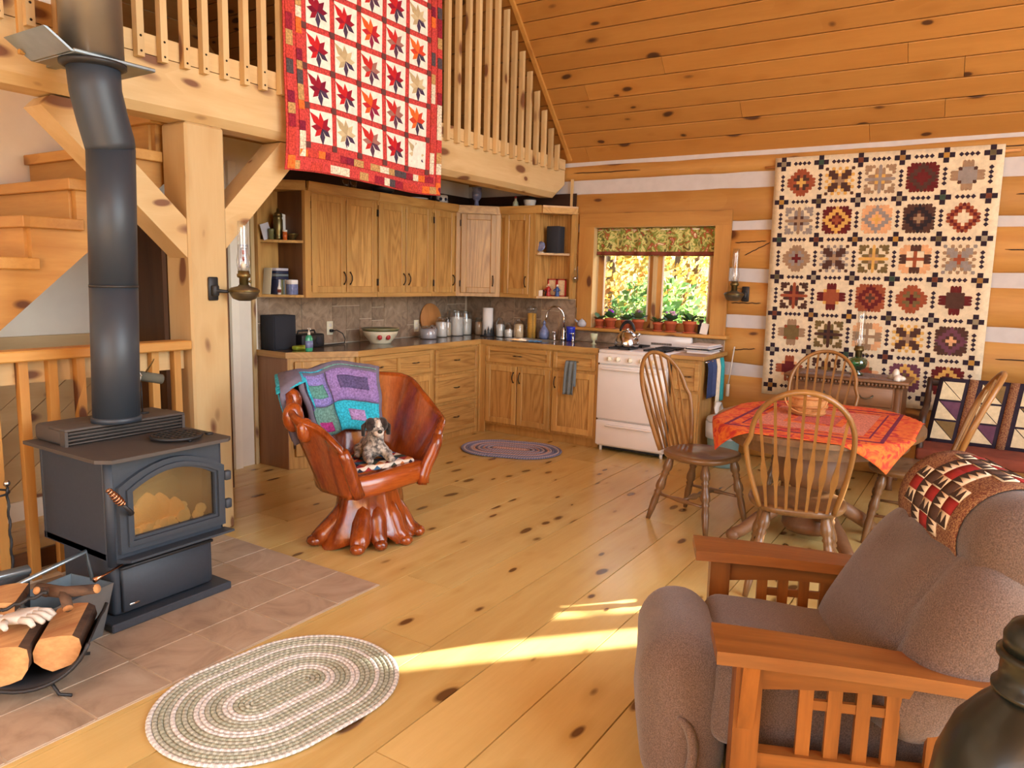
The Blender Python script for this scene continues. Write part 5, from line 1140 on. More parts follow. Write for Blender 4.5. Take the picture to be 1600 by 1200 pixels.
def bracket_lamp(label, loc, wall_n, w_):
    t = oil_lamp('wall_oil_lamp', label, loc, 'pewter', 1.05, False); n_ = Vector(wall_n); p = Vector(loc); q = Vector(w_)
    sd = Vector((-n_.y, n_.x, 0)); b = MB(); M = Matrix((sd, n_, Vector((0, 0, 1)))).transposed().to_4x4(); M.translation = q
    part('wall_plate', MB(M).bbox(-.032, 0.001, -.055, .032, .014, .075, .006, 1), 'castiron', t); part('knuckle', MB(M).bbox(-.02, .012, -.03, .02, .04, .03, .006, 1), 'castiron', t)
    part('bracket_arm', MB().tube([q + n_ * .03, q + (p - q) * .45 + Vector((0, 0, .02)), p + Vector((0, 0, .045)) + (q - p).normalized() * .06], [.011, .009, .009], 8), 'castiron', t)
    part('cradle_ring', MB().lathe([(.081, .05), (.085, .05), (.085, .062), (.081, .062)], loc, 22), 'brass', t)
bracket_lamp('pewter bracket oil lamp on the pine post', (1.235, -3.825, 1.345), (1, 0, 0), (1.145, -3.965, 1.40))
bracket_lamp('pewter bracket oil lamp on the log wall right of the window', (2.915, -.115, 1.36), (0, -1, 0), (2.985, -.004, 1.41))
# quilted bench at the right
bn = thing('bench', 'dark wooden bench with velvet seat at the right wall', 'bench', (4.95, -.5, 0))
part('seat', MB().bbox(4.45, -.95, .36, 5.55, -.45, .44, .02, 2), 'rustvelvet', bn)
for x in (4.47, 5.53):
    part('arm_post', MB().tube([(x, -.9, 0.001), (x, -.9, .62), (x, -.86, .66), (x, -.6, .68), (x, -.50, .80), (x, -.49, .88)], [.022, .022, .024, .022, .02, .015], 8), 'darkwood', bn); part('rear_leg', MB().cyl((x, -.46, .001), (x, -.46, .36), .022, n=8), 'darkwood', bn)
part('back_rail', MB().bbox(4.45, -.49, .82, 5.55, -.455, .87, .01, 2), 'darkwood', bn)
for k in range(9): part('back_spindle', MB().cyl((4.53 + k * .118, -.475, .43), (4.53 + k * .118, -.475, .83), .012, n=8), 'darkwood', bn)
bq = thing('bench_quilt', 'dark quilt of cream and olive triangles hung over the bench back', 'quilt', (4.95, -.55, .46))
def bqp(u, v, o=0.0): return Vector((4.53 + .95 * u - .05 * (1 - v), -.62 + .115 * v - o, .43 + .455 * v + o * .25))
b = MB(); b.col = rgb(44, 36, 48); b.shell(lambda u, v: bqp(u, v), 14, 8, .012); part('backing', b, 'patch', bq)
for k in range(4):
    u0 = .03 + k * .25
    b = MB(); b.col = rgb(96, 60, 50); b.shell(lambda u, v: bqp(u0 + .165 + .055 * u, v, .008), 2, 6, .004); part('stripe', b, 'calico', bq)
    for j in range(3):
        v0 = .07 + j * .3
        for tri, col in ((((0, 0), (1, 0), (0, 1)), (206, 192, 158)), (((1, .04), (1, 1), (.06, 1)), [(118, 96, 60), (96, 64, 84), (206, 192, 158)][(j + k) % 3])):
            b = MB(); b.col = rgb(col); vs = [bqp(u0 + .14 * a, v0 + .27 * c_, .0075) for a, c_ in tri] + [bqp(u0 + .14 * a, v0 + .27 * c_, .0095) for a, c_ in tri]
            b.add(vs, [(0, 2, 1), (3, 4, 5), (0, 1, 4, 3), (1, 2, 5, 4), (2, 0, 3, 5)]); part('patch_piece', b, 'patch', bq)

# ============================================================ RECLINER
RC = thing('recliner', 'brown upholstered armchair with slatted oak sides at the lower right', 'armchair', (4.161, -4.45, 0), rad(-67))
W = False
def armside(s, lab):
    X = lambda a: s * a
    def bx(mb, xa, xb, *r): mb.box(min(X(xa), X(xb)), r[0], r[1], max(X(xa), X(xb)), r[2], r[3]); return mb
    n = 10; vs = []; fs = []
    for i in range(n + 1):
        y = -.02 + .92 * i / n; z = .62 - .012 * (i / n) - .05 * (i / n) ** 2; wi = .262 + .05 * (i / n); wo = .432 - .02 * (i / n)
        if i == 0: ya, yb = y - .0, y + .03 * 0
        vs += [(X(wi), y, z - .032), (X(wo), y, z - .032), (X(wo - .004), y, z), (X(wi + .004), y, z)]
    fs = [(i * 4 + j, i * 4 + (j + 1) % 4, (i + 1) * 4 + (j + 1) % 4, (i + 1) * 4 + j) for i in range(n) for j in range(4)] + [(3, 2, 1, 0), (n * 4, n * 4 + 1, n * 4 + 2, n * 4 + 3)]
    ar = part('arm_board', MB().add(vs, fs), 'mission_y', RC, world=W)
    part('front_post', bx(MB(), .315, .385, .035, .001, .10, .588), 'mission_z', RC, world=W); part('corbel', MB().prism([(.37, .588), (.425, .588), (.385, .40), (.37, .36)] if s > 0 else [(-.37, .588), (-.37, .36), (-.385, .40), (-.425, .588)], .045, .085, 'xz'), 'mission_z', RC, world=W)
    part('rear_post', bx(MB(), .315, .385, .78, .001, .84, .55), 'mission_z', RC, world=W)
    n = 8; vs = []
    for i in range(n + 1):
        y = .10 + .68 * i / n; vs += [(X(.335), y, .50 + .025 * math.sin(math.pi * i / n) - .035 * (i / n) ** 2), (X(.365), y, .50 + .025 * math.sin(math.pi * i / n) - .035 * (i / n) ** 2), (X(.365), y, .588 - .045 * (i / n) ** 2), (X(.335), y, .588 - .045 * (i / n) ** 2)]
    part('apron', MB().add(vs, [(i * 4 + j, i * 4 + (j + 1) % 4, (i + 1) * 4 + (j + 1) % 4, (i + 1) * 4 + j) for i in range(n) for j in range(4)] + [(3, 2, 1, 0), (n * 4, n * 4 + 1, n * 4 + 2, n * 4 + 3)]), 'mission_y', RC, world=W)
    part('bottom_rail', bx(MB(), .33, .37, .10, .23, .78, .33), 'mission_y', RC, world=W)
    for g0 in (.195, .50):
        for k in range(4): part('slat', bx(MB(), .342, .358, g0 + k * .068, .33, g0 + k * .068 + .034, .53), 'mission_z', RC, world=W)
        part('cross_slat', bx(MB(), .344, .356, g0 + .032, .455, g0 + .204, .48), 'mission_y', RC, world=W)
armside(1, 'near'); armside(-1, 'far')
def puff(x0, y0, z0, x1, y1, z1, bev, seg=6, rot=0.0, piv=(0, 0), wr=.006, sub=3):
    bm = bmesh.new(); bmesh.ops.create_cube(bm, size=1.0)
    for v in bm.verts: v.co = Vector(((x0 + x1) / 2 + v.co.x * (x1 - x0), (y0 + y1) / 2 + v.co.y * (y1 - y0), (z0 + z1) / 2 + v.co.z * (z1 - z0)))
    bmesh.ops.bevel(bm, geom=bm.edges[:], offset=bev, segments=seg, profile=0.5, affect='EDGES', clamp_overlap=True)
    bmesh.ops.subdivide_edges(bm, edges=[e for e in bm.edges if e.calc_length() > .05], cuts=sub, use_grid_fill=True)
    M = Matrix.Translation((0, piv[0], piv[1])) @ Matrix.Rotation(rot, 4, 'X') @ Matrix.Translation((0, -piv[0], -piv[1]))
    c = Vector(((x0 + x1) / 2, (y0 + y1) / 2, (z0 + z1) / 2)); h = Vector(((x1 - x0) / 2, (y1 - y0) / 2, (z1 - z0) / 2))
    for v in bm.verts:
        d = v.co - c; e = Vector((d.x / h.x, d.y / h.y, d.z / h.z)); bul = .02 * (1 - min(1, abs(e.x)) ** 2) * (1 - min(1, abs(e.z)) ** 2)
        v.co += Vector((0, (bul if d.y > 0 else -bul), .015 * (1 - e.x * e.x) * (1 - e.y * e.y) * (1 if d.z > 0 else 0)))
        v.co += d.normalized() * wr * noise.noise(v.co * 9) * 2
        v.co = M @ v.co
    b = MB(); return b.bm(bm, True)
part('seat_frame', MB().box(-.33, .06, .10, .33, .80, .24), 'darkwood', RC, world=W)
part('seat_cushion', puff(-.262, .0, .24, .262, .64, .475, .05, 5, rad(-4), (.3, .3)), 'upholstery', RC, world=W)
part('footrest_cushion', puff(-.258, -.185, .06, .258, .035, .53, .105, 7, rad(3), (0, .3)), 'upholstery', RC, world=W)
part('footrest_piping', MB().tube([(.262, -.10 + .055 * math.cos(a), .235 + .10 * math.sin(a)) for a in [rad(q) for q in range(-80, 81, 16)]][::-1], [.006, .010, .013, .014, .014, .014, .014, .013, .012, .009, .006], 8), 'upholstery', RC, world=W)
def sgp(c, e): return math.copysign(abs(c) ** e, c)
b = MB(); NU_, NV_ = 64, 36; vs = []; hx, hy, hz = .365, .12, .28; RX = Matrix.Translation((.02, .565, .60)) @ Matrix.Rotation(rad(-31), 4, 'X')
for j in range(NV_ + 1):
    ph = -math.pi / 2 + math.pi * j / NV_
    for i in range(NU_):
        th = 2 * math.pi * i / NU_; cp = sgp(math.cos(ph), .45)
        x_, y_, z_ = hx * cp * sgp(math.cos(th), .4), hy * cp * sgp(math.sin(th), .8), hz * sgp(math.sin(ph), .55)
        if y_ < 0:
            g = sum(.026 * math.exp(-((x_ - x0 - kk * z_) / .014) ** 2) for x0, kk in ((-.10, -.35), (.06, -.30), (.21, -.22)))
            g *= max(0, 1 - (z_ / hz) ** 2 * .6) * min(1, -y_ / .05); y_ += g - .012 * noise.noise((x_ * 6, z_ * 5, 2)) - .012 * math.sin(z_ * 18 + x_ * 3) * (1 - (x_ / hx) ** 2) * .4
        vs.append(RX @ Vector((x_, y_, z_)))
b.add(vs, [(j * NU_ + i, j * NU_ + (i + 1) % NU_, (j + 1) * NU_ + (i + 1) % NU_, (j + 1) * NU_ + i) for j in range(NV_) for i in range(NU_)], True)
part('back_cushion', b, 'upholstery', RC, world=W)
part('back_shell', puff(-.31, .62, .30, .31, .70, .95, .03, 4, rad(-24), (.6, .36)), 'upholstery', RC, world=W)
HY, HZ, HR = .735, .865, .145
b = MB(); pts = []; rr = []
for i in range(17):
    x = -.315 + .63 * i / 16; e = min(1, (.315 - abs(x)) / .07); pts.append((x, HY, HZ)); rr.append(HR * (.55 + .45 * math.sqrt(max(0, 1 - (1 - e) ** 2))))
b.tube(pts, rr, 28, flat=1.0); part('head_roll', b, 'upholstery', RC, world=W)
# quilt piece over the head roll
hq = thing('headrest_quilt', 'small calico quilt of red squares and triangles over the armchair headrest', 'quilt', tuple(WM[RC] @ Vector((0, HY, HZ + HR)))[:3], rad(-67))
Q1 = WM[hq].inverted() @ WM[RC]
def hqp(u, v, o): # u across chair -.2...2 ; v 0 front low -> 1 behind
    a = rad(208 - 168 * v); r = HR + .006 + o; return (-.245 + .43 * u, HY + r * math.cos(a), HZ + r * math.sin(a))
def hpatch(u0, u1, v0, v1, col, o=.003, nm='patch_piece', tri=None, mat='patch'):
    b = MB(Q1); b.col = rgb(col)
    if tri is None: b.shell(lambda u, v: hqp(u0 + (u1 - u0) * u, v0 + (v1 - v0) * v, o), 2 if u1 - u0 < .2 else 10, 3 if v1 - v0 < .2 else 16, .003)
    else:
        P = [hqp(u0 + (u1 - u0) * a, v0 + (v1 - v0) * c, o) for a, c in tri]; P2 = [hqp(u0 + (u1 - u0) * a, v0 + (v1 - v0) * c, o + .002) for a, c in tri]
        b.add(P + P2, [(0, 2, 1), (3, 4, 5), (0, 1, 4, 3), (1, 2, 5, 4), (2, 0, 3, 5)])
    part(nm, b, mat, hq, world=False)
hpatch(0, 1, 0, 1, (92, 50, 40), 0.0, 'calico_ground', mat='calico')
cr, dk, rd, br_ = (226, 206, 176), (64, 50, 44), (150, 46, 44), (84, 62, 52)
cu, cvn = .142, .118
for bj in range(2):
    for i in range(5):
        for j in range(5):
            u0 = .15 + i * cu; v0 = .10 + (bj * 5 + j) * cvn * .76; u1, v1 = u0 + cu, v0 + cvn * .76
            if i in (1, 3) and j in (1, 3): hpatch(u0, u1, v0, v1, br_)
            elif (i in (1, 3)) != (j in (1, 3)):
                hpatch(u0, u1, v0, v1, cr)
                for k in range(2):
                    tri = ((.5 * k, .1), (.5 * k + .5, .1), (.5 * k + .25, .9)) if j in (1, 3) else ((.1, .5 * k), (.1, .5 * k + .5), (.9, .5 * k + .25))
                    hpatch(u0, u1, v0, v1, dk, .0055, tri=tri)
            elif i in (0, 4) and j in (0, 4): pass
            else: hpatch(u0, u1, v0, v1, rd)
# black jug and side table at the lower right edge
jx, jy = 4.895, -5.408
sd = thing('side_table', 'small dark side table carrying the black jug', 'table', (jx + .08, jy - .05, 0)); part('table_top', MB().lathe([(.24, .60), (.25, .61), (.25, .625), (.24, .63), (0, .63)], (jx + .08, jy - .05, 0), 28), 'darkwood', sd); part('pillar', MB().lathe([(.14, .001), (.14, .02), (.04, .05), (.03, .3), (.05, .5), (.06, .60)], (jx + .08, jy - .05, 0), 16), 'darkwood', sd)
jg = thing('black_jug', 'glossy black ceramic jug with ringed neck at the lower right corner', 'jug', (jx, jy, .631))
part('body', MB().lathe([(.07, .631), (.085, .64), (.11, .72), (.118, .80), (.112, .86), (.094, .915), (.07, .95), (.054, .968), (.050, .975)], (jx, jy, 0), 40), 'blackgloss', jg)
part('neck', MB().lathe([(.050, .975), (.056, .98), (.056, .985), (.049, .99), (.048, 1.022), (.054, 1.027), (.054, 1.033), (.048, 1.036)], (jx, jy, 0), 36), 'blackgloss', jg); part('stopper', MB().lathe([(.047, 1.036), (.048, 1.055), (.040, 1.072), (.024, 1.082), (0, 1.084)], (jx, jy, 0), 32), 'blackgloss', jg)
# ============================================================ HANGING QUILTS
rq = thing('leaf_quilt', 'red quilt of maple leaf blocks hung over the loft railing', 'quilt', (1.25, -2.8, 2.12))
QY0, QY1, QZ0, QZ1 = -3.525, -2.07, 2.105, 4.19
def rqp(y, z, o=0.0):
    h = QZ1 - z; lo = max(0, min(1, (2.75 - z) / .6))
    x = 1.243 + .010 * math.sin((y + 3.5) * 9) * lo + .006 * math.sin((y + 3.5) * 4 + z * 3)
    yy = y + .022 * lo * math.sin((z - 2.1) * 5) * (1 if y < -3.2 else .3)
    zz = z + .012 * math.sin((y - QY0) * 4.2) * (1 if z < 2.6 else .3)
    return (x + o, yy, zz)
b = MB(); b.col = rgb(200, 72, 68); b.shell(lambda u, v: rqp(QY0 + (QY1 - QY0) * u, QZ0 + (QZ1 - QZ0) * v), 40, 40, .01); part('backing', b, 'patch_print', rq)
b = MB(); b.col = rgb(200, 72, 68); b.shell(lambda u, v: (1.24 - .13 * u, QY0 + (QY1 - QY0) * v, 4.18 + .012 * math.sin(u * 3.1)), 6, 12, .01); part('fold_over_rail', b, 'patch_print', rq)
RED = (200, 72, 68)
def rpoly(b, pts, y0, z0, sy, sz, o, col):
    P = [rqp(y0 + a * sy, z0 + c * sz, o) for a, c in pts]; k = len(P); B_ = [rqp(y0 + a * sy, z0 + c * sz, o - .0025) for a, c in pts]
    b.col = rgb(col); b.add(P + B_, [list(range(k))] + [(i, k + i, k + (i + 1) % k, (i + 1) % k) for i in range(k)])
pal = [((196, 40, 44), (150, 30, 50), (74, 58, 80)), ((226, 96, 44), (190, 44, 50), (140, 40, 70)), ((190, 170, 130), (206, 190, 150), (74, 58, 84)), ((150, 30, 50), (120, 24, 50), (74, 58, 84)), ((196, 48, 44), (160, 110, 100), (90, 60, 80)), ((226, 110, 50), (206, 70, 46), (74, 58, 80))]
pit = .23; bs_ = .19
for i in range(5):
    for j in range(8):
        y0 = QY0 + .165 + i * pit; z0 = QZ0 + .175 + j * .226; c1, c2, c3 = pal[(i * 2 + j * 3 + (i * j) % 2) % 6]
        b = MB(); rpoly(b, [(0, 0), (1, 0), (1, 1), (0, 1)], y0, z0, bs_, bs_, .0125, (244, 236, 222))
        for a, L, h_, c_ in ((137, .66, 19, c1), (96, .48, 24, c1), (50, .46, 24, c2), (178, .45, 24, c2), (222, .42, 24, c1), (8, .44, 24, c2), (-28, .46, 22, c3), (-86, .50, 22, c3)):
            cx, cz = .47, .46; pt = lambda an, l: (cx + l * math.cos(rad(an)), cz + l * math.sin(rad(an)))
            rpoly(b, [(cx, cz), pt(a - h_, L * .56), pt(a, L), pt(a + h_, L * .56)], y0, z0, bs_, bs_, .0145, c_)
        part('leaf_block', b, 'patch', rq)
for i in range(6):
    for j in range(9):
        b = MB(); rpoly(b, [(0, 0), (1, 0), (1, 1), (0, 1)], QY0 + .165 + i * pit - .04, QZ0 + .175 + j * .226 - .036, .04, .036, .0125, (104, 64, 62)); part('corner_square', b, 'patch', rq)
bc = [(200, 72, 68), (232, 112, 50), (130, 36, 60), (226, 214, 190), (190, 150, 96), (84, 74, 78), (200, 72, 68), (196, 70, 60), (150, 40, 56)]
rr = random.Random(4)
for ring_, (d0, d1) in enumerate(((.085, .13), (.008, .06))):
    for side in range(4):
        L = (QY1 - QY0) if side in (0, 1) else (QZ1 - QZ0); s = d0
        while s < L - d0 - .02:
            l = min(rr.uniform(.05, .095), L - d0 - s); c_ = rr.choice(bc)
            if side == 0: q = (QY0 + s, QZ0 + d0, l, d1 - d0)
            elif side == 1: q = (QY0 + s, QZ1 - d1, l, d1 - d0)
            elif side == 2: q = (QY0 + d0, QZ0 + s, d1 - d0, l)
            else: q = (QY1 - d1, QZ0 + s, d1 - d0, l)
            if side != 1:
                b = MB(); rpoly(b, [(0, 0), (1, 0), (1, 1), (0, 1)], q[0], q[1], q[2] - .002, q[3] - .002, .0125, c_); part('border_patch', b, 'patch_print', rq)
            s += l
# cream quilt on the log wall
cq = thing('block_quilt', 'cream quilt of flower blocks and dark crosses hanging on the log wall', 'quilt', (3.96, -.02, .6))
CX0, CX1, CZ0, CZ1 = 3.165, 4.765, .575, 2.545
def cqp(x, z, o=0.0): 
    f = (z - CZ0) / (CZ1 - CZ0); return (x + .02 * (1 - f) * (1 if x < 3.96 else .6), -.028 - o - .006 * math.sin(x * 7) * (1 - f), z)
b = MB(); b.col = rgb(216, 200, 170); b.shell(lambda u, v: cqp(CX0 + (CX1 - CX0) * u, CZ0 + (CZ1 - CZ0) * v), 30, 30, .01); part('backing', b, 'patch', cq)
part('hanging_rod', MB().cyl((3.08, -.016, 2.475), (4.86, -.016, 2.50), .011, n=8), 'basketwood_x', cq)
def cpoly(b, pts, o, col):
    P = [cqp(x, z, o) for x, z in pts]; B_ = [cqp(x, z, o - .0022) for x, z in pts]; k = len(P); b.col = rgb(col); b.add(P + B_, [list(range(k))] + [(i, (i + 1) % k, k + (i + 1) % k, k + i) for i in range(k)])
def sq(cx, cz, w_, h_=None): h_ = w_ if h_ is None else h_; return [(cx - w_, cz - h_), (cx + w_, cz - h_), (cx + w_, cz + h_), (cx - w_, cz + h_)]
NX = [3.234 + i * .2918 for i in range(6)]; NZ = [2.491 - j * .3057 for j in range(7)]
ccols = [(140, 124, 100), (96, 84, 60), (150, 110, 60), (60, 76, 62), (150, 140, 120), (176, 130, 60), (110, 60, 44)]
for i, x in enumerate(NX):
    for j, z in enumerate(NZ):
        b = MB(); a = .0185
        for dx, dz in ((-1, 0), (1, 0), (0, 1), (0, -1)): cpoly(b, sq(x + dx * 2 * a, z + dz * 2 * a, a - .0008 if dz == 0 else a, a if dz == 0 else a - .0008), .0072, (46, 34, 44))
        cpoly(b, sq(x, z, a), .0072, ccols[(i * 3 + j * 5) % 7]); part('cross_block', b, 'patch', cq)
def dia(cx, cz, r): return [(cx - r, cz), (cx, cz - r), (cx + r, cz), (cx, cz + r)]
for j, z in enumerate(NZ):
    for i in range(5):
        b = MB()
        for k in range(4): cpoly(b, dia((NX[i] + NX[i + 1]) / 2 + (k - 1.5) * .034, z, .0172), .0072, (52, 40, 52))
        part('diamond_strip', b, 'patch', cq, stuff=False)
for i, x in enumerate(NX):
    for j in range(6):
        b = MB()
        for k in range(4): cpoly(b, dia(x, (NZ[j] + NZ[j + 1]) / 2 + (k - 1.5) * .034, .0172), .0072, (52, 40, 52))
        part('diamond_strip', b, 'patch', cq)
mar, rst, gld, tau, grey, dkb, olv, pch, blk, plm = (96, 34, 34), (146, 76, 50), (206, 160, 86), (150, 122, 96), (140, 130, 124), (78, 52, 44), (110, 92, 58), (212, 160, 116), (44, 36, 40), (104, 62, 76)
BL = [[(0, rst, gld, dkb), (3, gld, dkb, tau), (2, tau, grey, gld), (4, mar, dkb, mar), (1, grey, tau, dkb)],
      [(2, grey, tau, dkb), (4, mar, gld, rst), (4, pch, grey, gld), (4, dkb, blk, tau), (5, rst, mar, gld)],
      [(0, tau, mar, grey), (3, grey, dkb, tau), (2, olv, gld, tau), (6, pch, dkb, rst), (3, tau, grey, rst)],
      [(2, dkb, rst, mar), (1, rst, mar, gld), (4, rst, mar, dkb), (0, rst, mar, olv), (1, dkb, mar, dkb)],
      [(1, olv, tau, rst), (2, olv, dkb, blk), (6, pch, tau, tau), (3, gld, dkb, tau), (4, dkb, plm, pch)],
      [(1, mar, rst, pch), (2, dkb, gld, olv), (1, rst, pch, olv), (4, plm, gld, olv), (4, mar, gld, dkb)]]
def tmpl(t, i, j):
    a, c = max(i, j), min(i, j); s = i + j
    if a > 4: return None
    if t == 0: return ('b' if s <= 1 else 'c' if s in (2, 3) and abs(i - j) <= 1 else 'a') if s <= 5 and a <= 4 else None
    if t == 1: return ('b' if a >= 3 else 'a') if (c <= 1 and a <= 4 and not (a == 4 and c == 1 and False)) else ('c' if i == j == 2 else None)
    if t == 2: return None if (i in (2, 3) and j in (2, 3) and not (i == 3 and j == 3)) or (a == 4 and c in (1,)) else ('b' if c == 0 else 'c' if s <= 2 else 'a')
    if t == 3: return 'b' if abs(i - j) <= (1 if a < 4 else 0) and a >= 1 and s >= 2 else ('c' if s <= 1 else 'a' if s <= 6 and (i + j) % 2 == 0 else None)
    if t == 4: return None if (a == 4 and c == 4) else ('b' if s in (3, 4) else 'c' if s <= 1 else 'a')
    if t == 5: return ('b' if s == 4 else 'a') if 3 <= s <= 5 and a <= 4 else None
    return ('b' if (a >= 3 and c <= 1) else 'c' if s <= 2 else 'a') if s <= 7 and not (i in (1, 2) and j in (1, 2)) else None
ce_ = .0242
for j in range(6):
    for i in range(5):
        t, ca, cb_, cc = BL[j][i]; cx, cz = (NX[i] + NX[i + 1]) / 2, (NZ[j] + NZ[j + 1]) / 2; b = MB()
        for p in range(-4, 5):
            for q in range(-4, 5):
                s = tmpl(t, abs(p), abs(q))
                if not s: continue
                col = {'a': ca, 'b': cb_, 'c': cc}[s]; x, z = cx + p * ce_, cz + q * ce_; h = ce_ / 2
                out_x = tmpl(t, abs(p) + 1, abs(q)) is None and abs(p) >= 2; out_z = tmpl(t, abs(p), abs(q) + 1) is None and abs(q) >= 2
                pts = sq(x, z, h)
                sx, sz = (1 if p > 0 else -1), (1 if q > 0 else -1)
                P = [(x - h, z - h), (x + h, z - h), (x + h, z + h), (x - h, z + h)]
                if out_x and not out_z: P = [(x - sx * h, z - h), (x + sx * h * .5, z - h * .9), (x + sx * h * 1.25, z), (x + sx * h * .5, z + h * .9), (x - sx * h, z + h)]
                elif out_z and not out_x: P = [(x - h, z - sz * h), (x - h * .9, z + sz * h * .5), (x, z + sz * h * 1.25), (x + h * .9, z + sz * h * .5), (x + h, z - sz * h)]
                elif out_x and out_z: P = [(x - sx * h, z - sz * h), (x + sx * h * .8, z - sz * h), (x + sx * h * 1.1, z + sz * h * .4), (x + sx * h * .4, z + sz * h * 1.1), (x - sx * h, z + sz * h * .8)]
                ar = sum(P[k][0] * P[(k + 1) % len(P)][1] - P[(k + 1) % len(P)][0] * P[k][1] for k in range(len(P)))
                if ar < 0: P = P[::-1]
                cpoly(b, P, .0075, col)
        part('flower_block', b, 'patch', cq)
# ============================================================ SMALL THINGS
def lat(name, mat, label, cat, c, prof, n=18, group=None, **k): return solo(name, MB().lathe(prof, c, n, **k), mat, label, cat, group)
Zc = .9095
# counter, left wall
solo('loudspeaker', MB().bbox(.02, -2.745, Zc, .17, -2.525, 1.178, .004, 1).bbox(.168, -2.738, Zc + .008, .178, -2.532, 1.17, .003, 1), 'speakergrille', 'black loudspeaker at the left end of the worktop', 'speaker')
t = thing('radio', 'black portable radio behind the soap bottle on the worktop', 'radio', (.12, -2.38, Zc)); part('body', MB().bbox(.05, -2.49, Zc, .20, -2.25, 1.02, .012, 2), 'black', t); part('handle', MB().tube([(.12, -2.47, 1.015), (.12, -2.46, 1.045), (.12, -2.29, 1.045), (.12, -2.28, 1.015)], .008, 6), 'black', t); part('speaker_cone', MB().cyl((.199, -2.31, .965), (.204, -2.31, .965), .035, n=16), 'speakergrille', t); part('dial', MB().cyl((.199, -2.42, .98), (.206, -2.42, .98), .014, n=12), 'steel', t)
t = thing('soap_bottle', 'green hand soap pump bottle at the clipped worktop corner', 'bottle', (.40, -2.60, Zc)); part('bottle', MB().lathe([(.028, Zc), (.033, Zc + .01), (.033, Zc + .10), (.025, Zc + .12), (.012, Zc + .13)], (.40, -2.60, 0), 16, sx=.7), 'gelgreen', t); part('pump', MB().lathe([(.012, Zc + .13), (.012, Zc + .145), (.005, Zc + .15), (.005, Zc + .17), (.014, Zc + .172), (.012, Zc + .182)], (.40, -2.60, 0), 12).tube([(.40, -2.60, Zc + .177), (.44, -2.62, Zc + .175)], .005, 6), 'whiteglaze', t); part('label', MB().lathe([(.0335, Zc + .03), (.0335, Zc + .085)], (.40, -2.60, 0), 16, sx=.71), 'bluewhite', t)
solo('lime_pouch', MB().bbox(.22, -2.62, Zc, .28, -2.50, Zc + .035, .014, 3), 'lime', 'small lime green pouch in front of the loudspeaker', 'pouch')
t = thing('mixing_bowl', 'cream mixing bowl with red apples and a green rim on the worktop', 'bowl', (.27, -1.66, Zc)); part('bowl', MB().lathe([(.09, Zc), (.095, Zc + .012), (.14, Zc + .07), (.165, Zc + .135), (.158, Zc + .135), (.13, Zc + .07), (.08, Zc + .02), (0, Zc + .018)], (.27, -1.66, 0), 28), 'ivory', t)
part('rim_band', MB().lathe([(.1555, Zc + .11), (.1665, Zc + .134)], (.27, -1.66, 0), 28), 'greenbits', t)
for a in (-50, -18): c, s = math.cos(rad(a)), math.sin(rad(a)); part('apple_motif', MB().ball((.27 + c * .137, -1.66 + s * .137, Zc + .062), .012, .022, .024, 10, 8, Matrix.Rotation(rad(a), 3, 'Z')), 'redpaint', t)
b = MB(Matrix.Translation((.035, -.66, Zc + .165)) @ Matrix.Rotation(rad(-7), 4, 'Y') @ Matrix.Rotation(rad(90), 4, 'Y')); b.lathe([(.155, -.010), (.163, -.006), (.163, .006), (.155, .010)], (0, 0, 0), 32); solo('cutting_board', b, 'basketwood_z', 'round wooden cutting board leaning on the tiles behind the jars', 'board')
def jar(label, x, y, r, h, fill, mat, neck=.75, lid='jarglass', lidr=None):
    t = thing('storage_jar', label, 'jar', (x, y, Zc), 0); sh = h * .78
    part('glass_body', MB().lathe([(r * .92, Zc), (r, Zc + .008), (r, Zc + sh), (r * neck, Zc + h * .88), (r * neck, Zc + h * .93)], (x, y, 0), 20), 'jarglass', t)
    part('contents', MB().lathe([(r * .9, Zc + .004), (r * .95, Zc + .012), (r * .95, Zc + fill * h), (r * .4, Zc + fill * h + .008), (0, Zc + fill * h + .008)], (x, y, 0), 18), mat, t)
    lr = r * neck * 1.06; part('lid', MB().lathe([(lr, Zc + h * .92), (lr, Zc + h * .97), (lr * .5, Zc + h), (0, Zc + h)], (x, y, 0), 18), lid, t)
jar('squat glass jar of grey dried beans at the left of the jar row', .25, -.965, .082, .125, .72, 'papergrey', .7); jar('slim jar of cocoa between beans and flour', .17, -.80, .04, .125, .8, 'cocoa', .8)
jar('tall square jar of white flour in front of the cutting board', .2, -.70, .06, .20, .72, 'flour', .75); jar('jar of brown sugar right of the flour jar', .17, -.57, .045, .19, .7, 'sugar', .8)
jar('largest clear glass canister with a wide lid in the jar row', .19, -.44, .075, .265, .7, 'flour', .95); jar('glass canister with blue pattern nearest the wall corner', .17, -.27, .075, .25, .65, 'whiteglaze', .9); jar('jar of tan sugar in the wall corner', .28, -.15, .055, .185, .7, 'sugar', .8)
t = thing('paper_towel_roll', 'white paper towel roll on a holder with dark tree cutouts', 'paper towel', (.44, -.24, Zc)); part('roll', MB().lathe([(.02, Zc + .012), (.054, Zc + .012), (.054, Zc + .29), (.02, Zc + .29)], (.44, -.24, 0), 24), 'paper', t); part('holder_base', MB().lathe([(.075, Zc), (.075, Zc + .011)], (.44, -.24, 0), 20), 'castiron', t)
for k, (a, h) in enumerate(((-75, .07), (-48, .10), (-22, .08), (5, .11))): c, s = math.cos(rad(a)), math.sin(rad(a)); part('tree_cutout', MB(Matrix.Translation((.44 + c * .068, -.24 + s * .068, Zc + .01)) @ Matrix.Rotation(rad(a + 90), 4, 'Z')).prism([(-.02, 0), (.02, 0), (.006, h * .5), (.012, h * .5), (0, h), (-.012, h * .5), (-.006, h * .5)], -.002, .002, 'xz'), 'castiron', t)
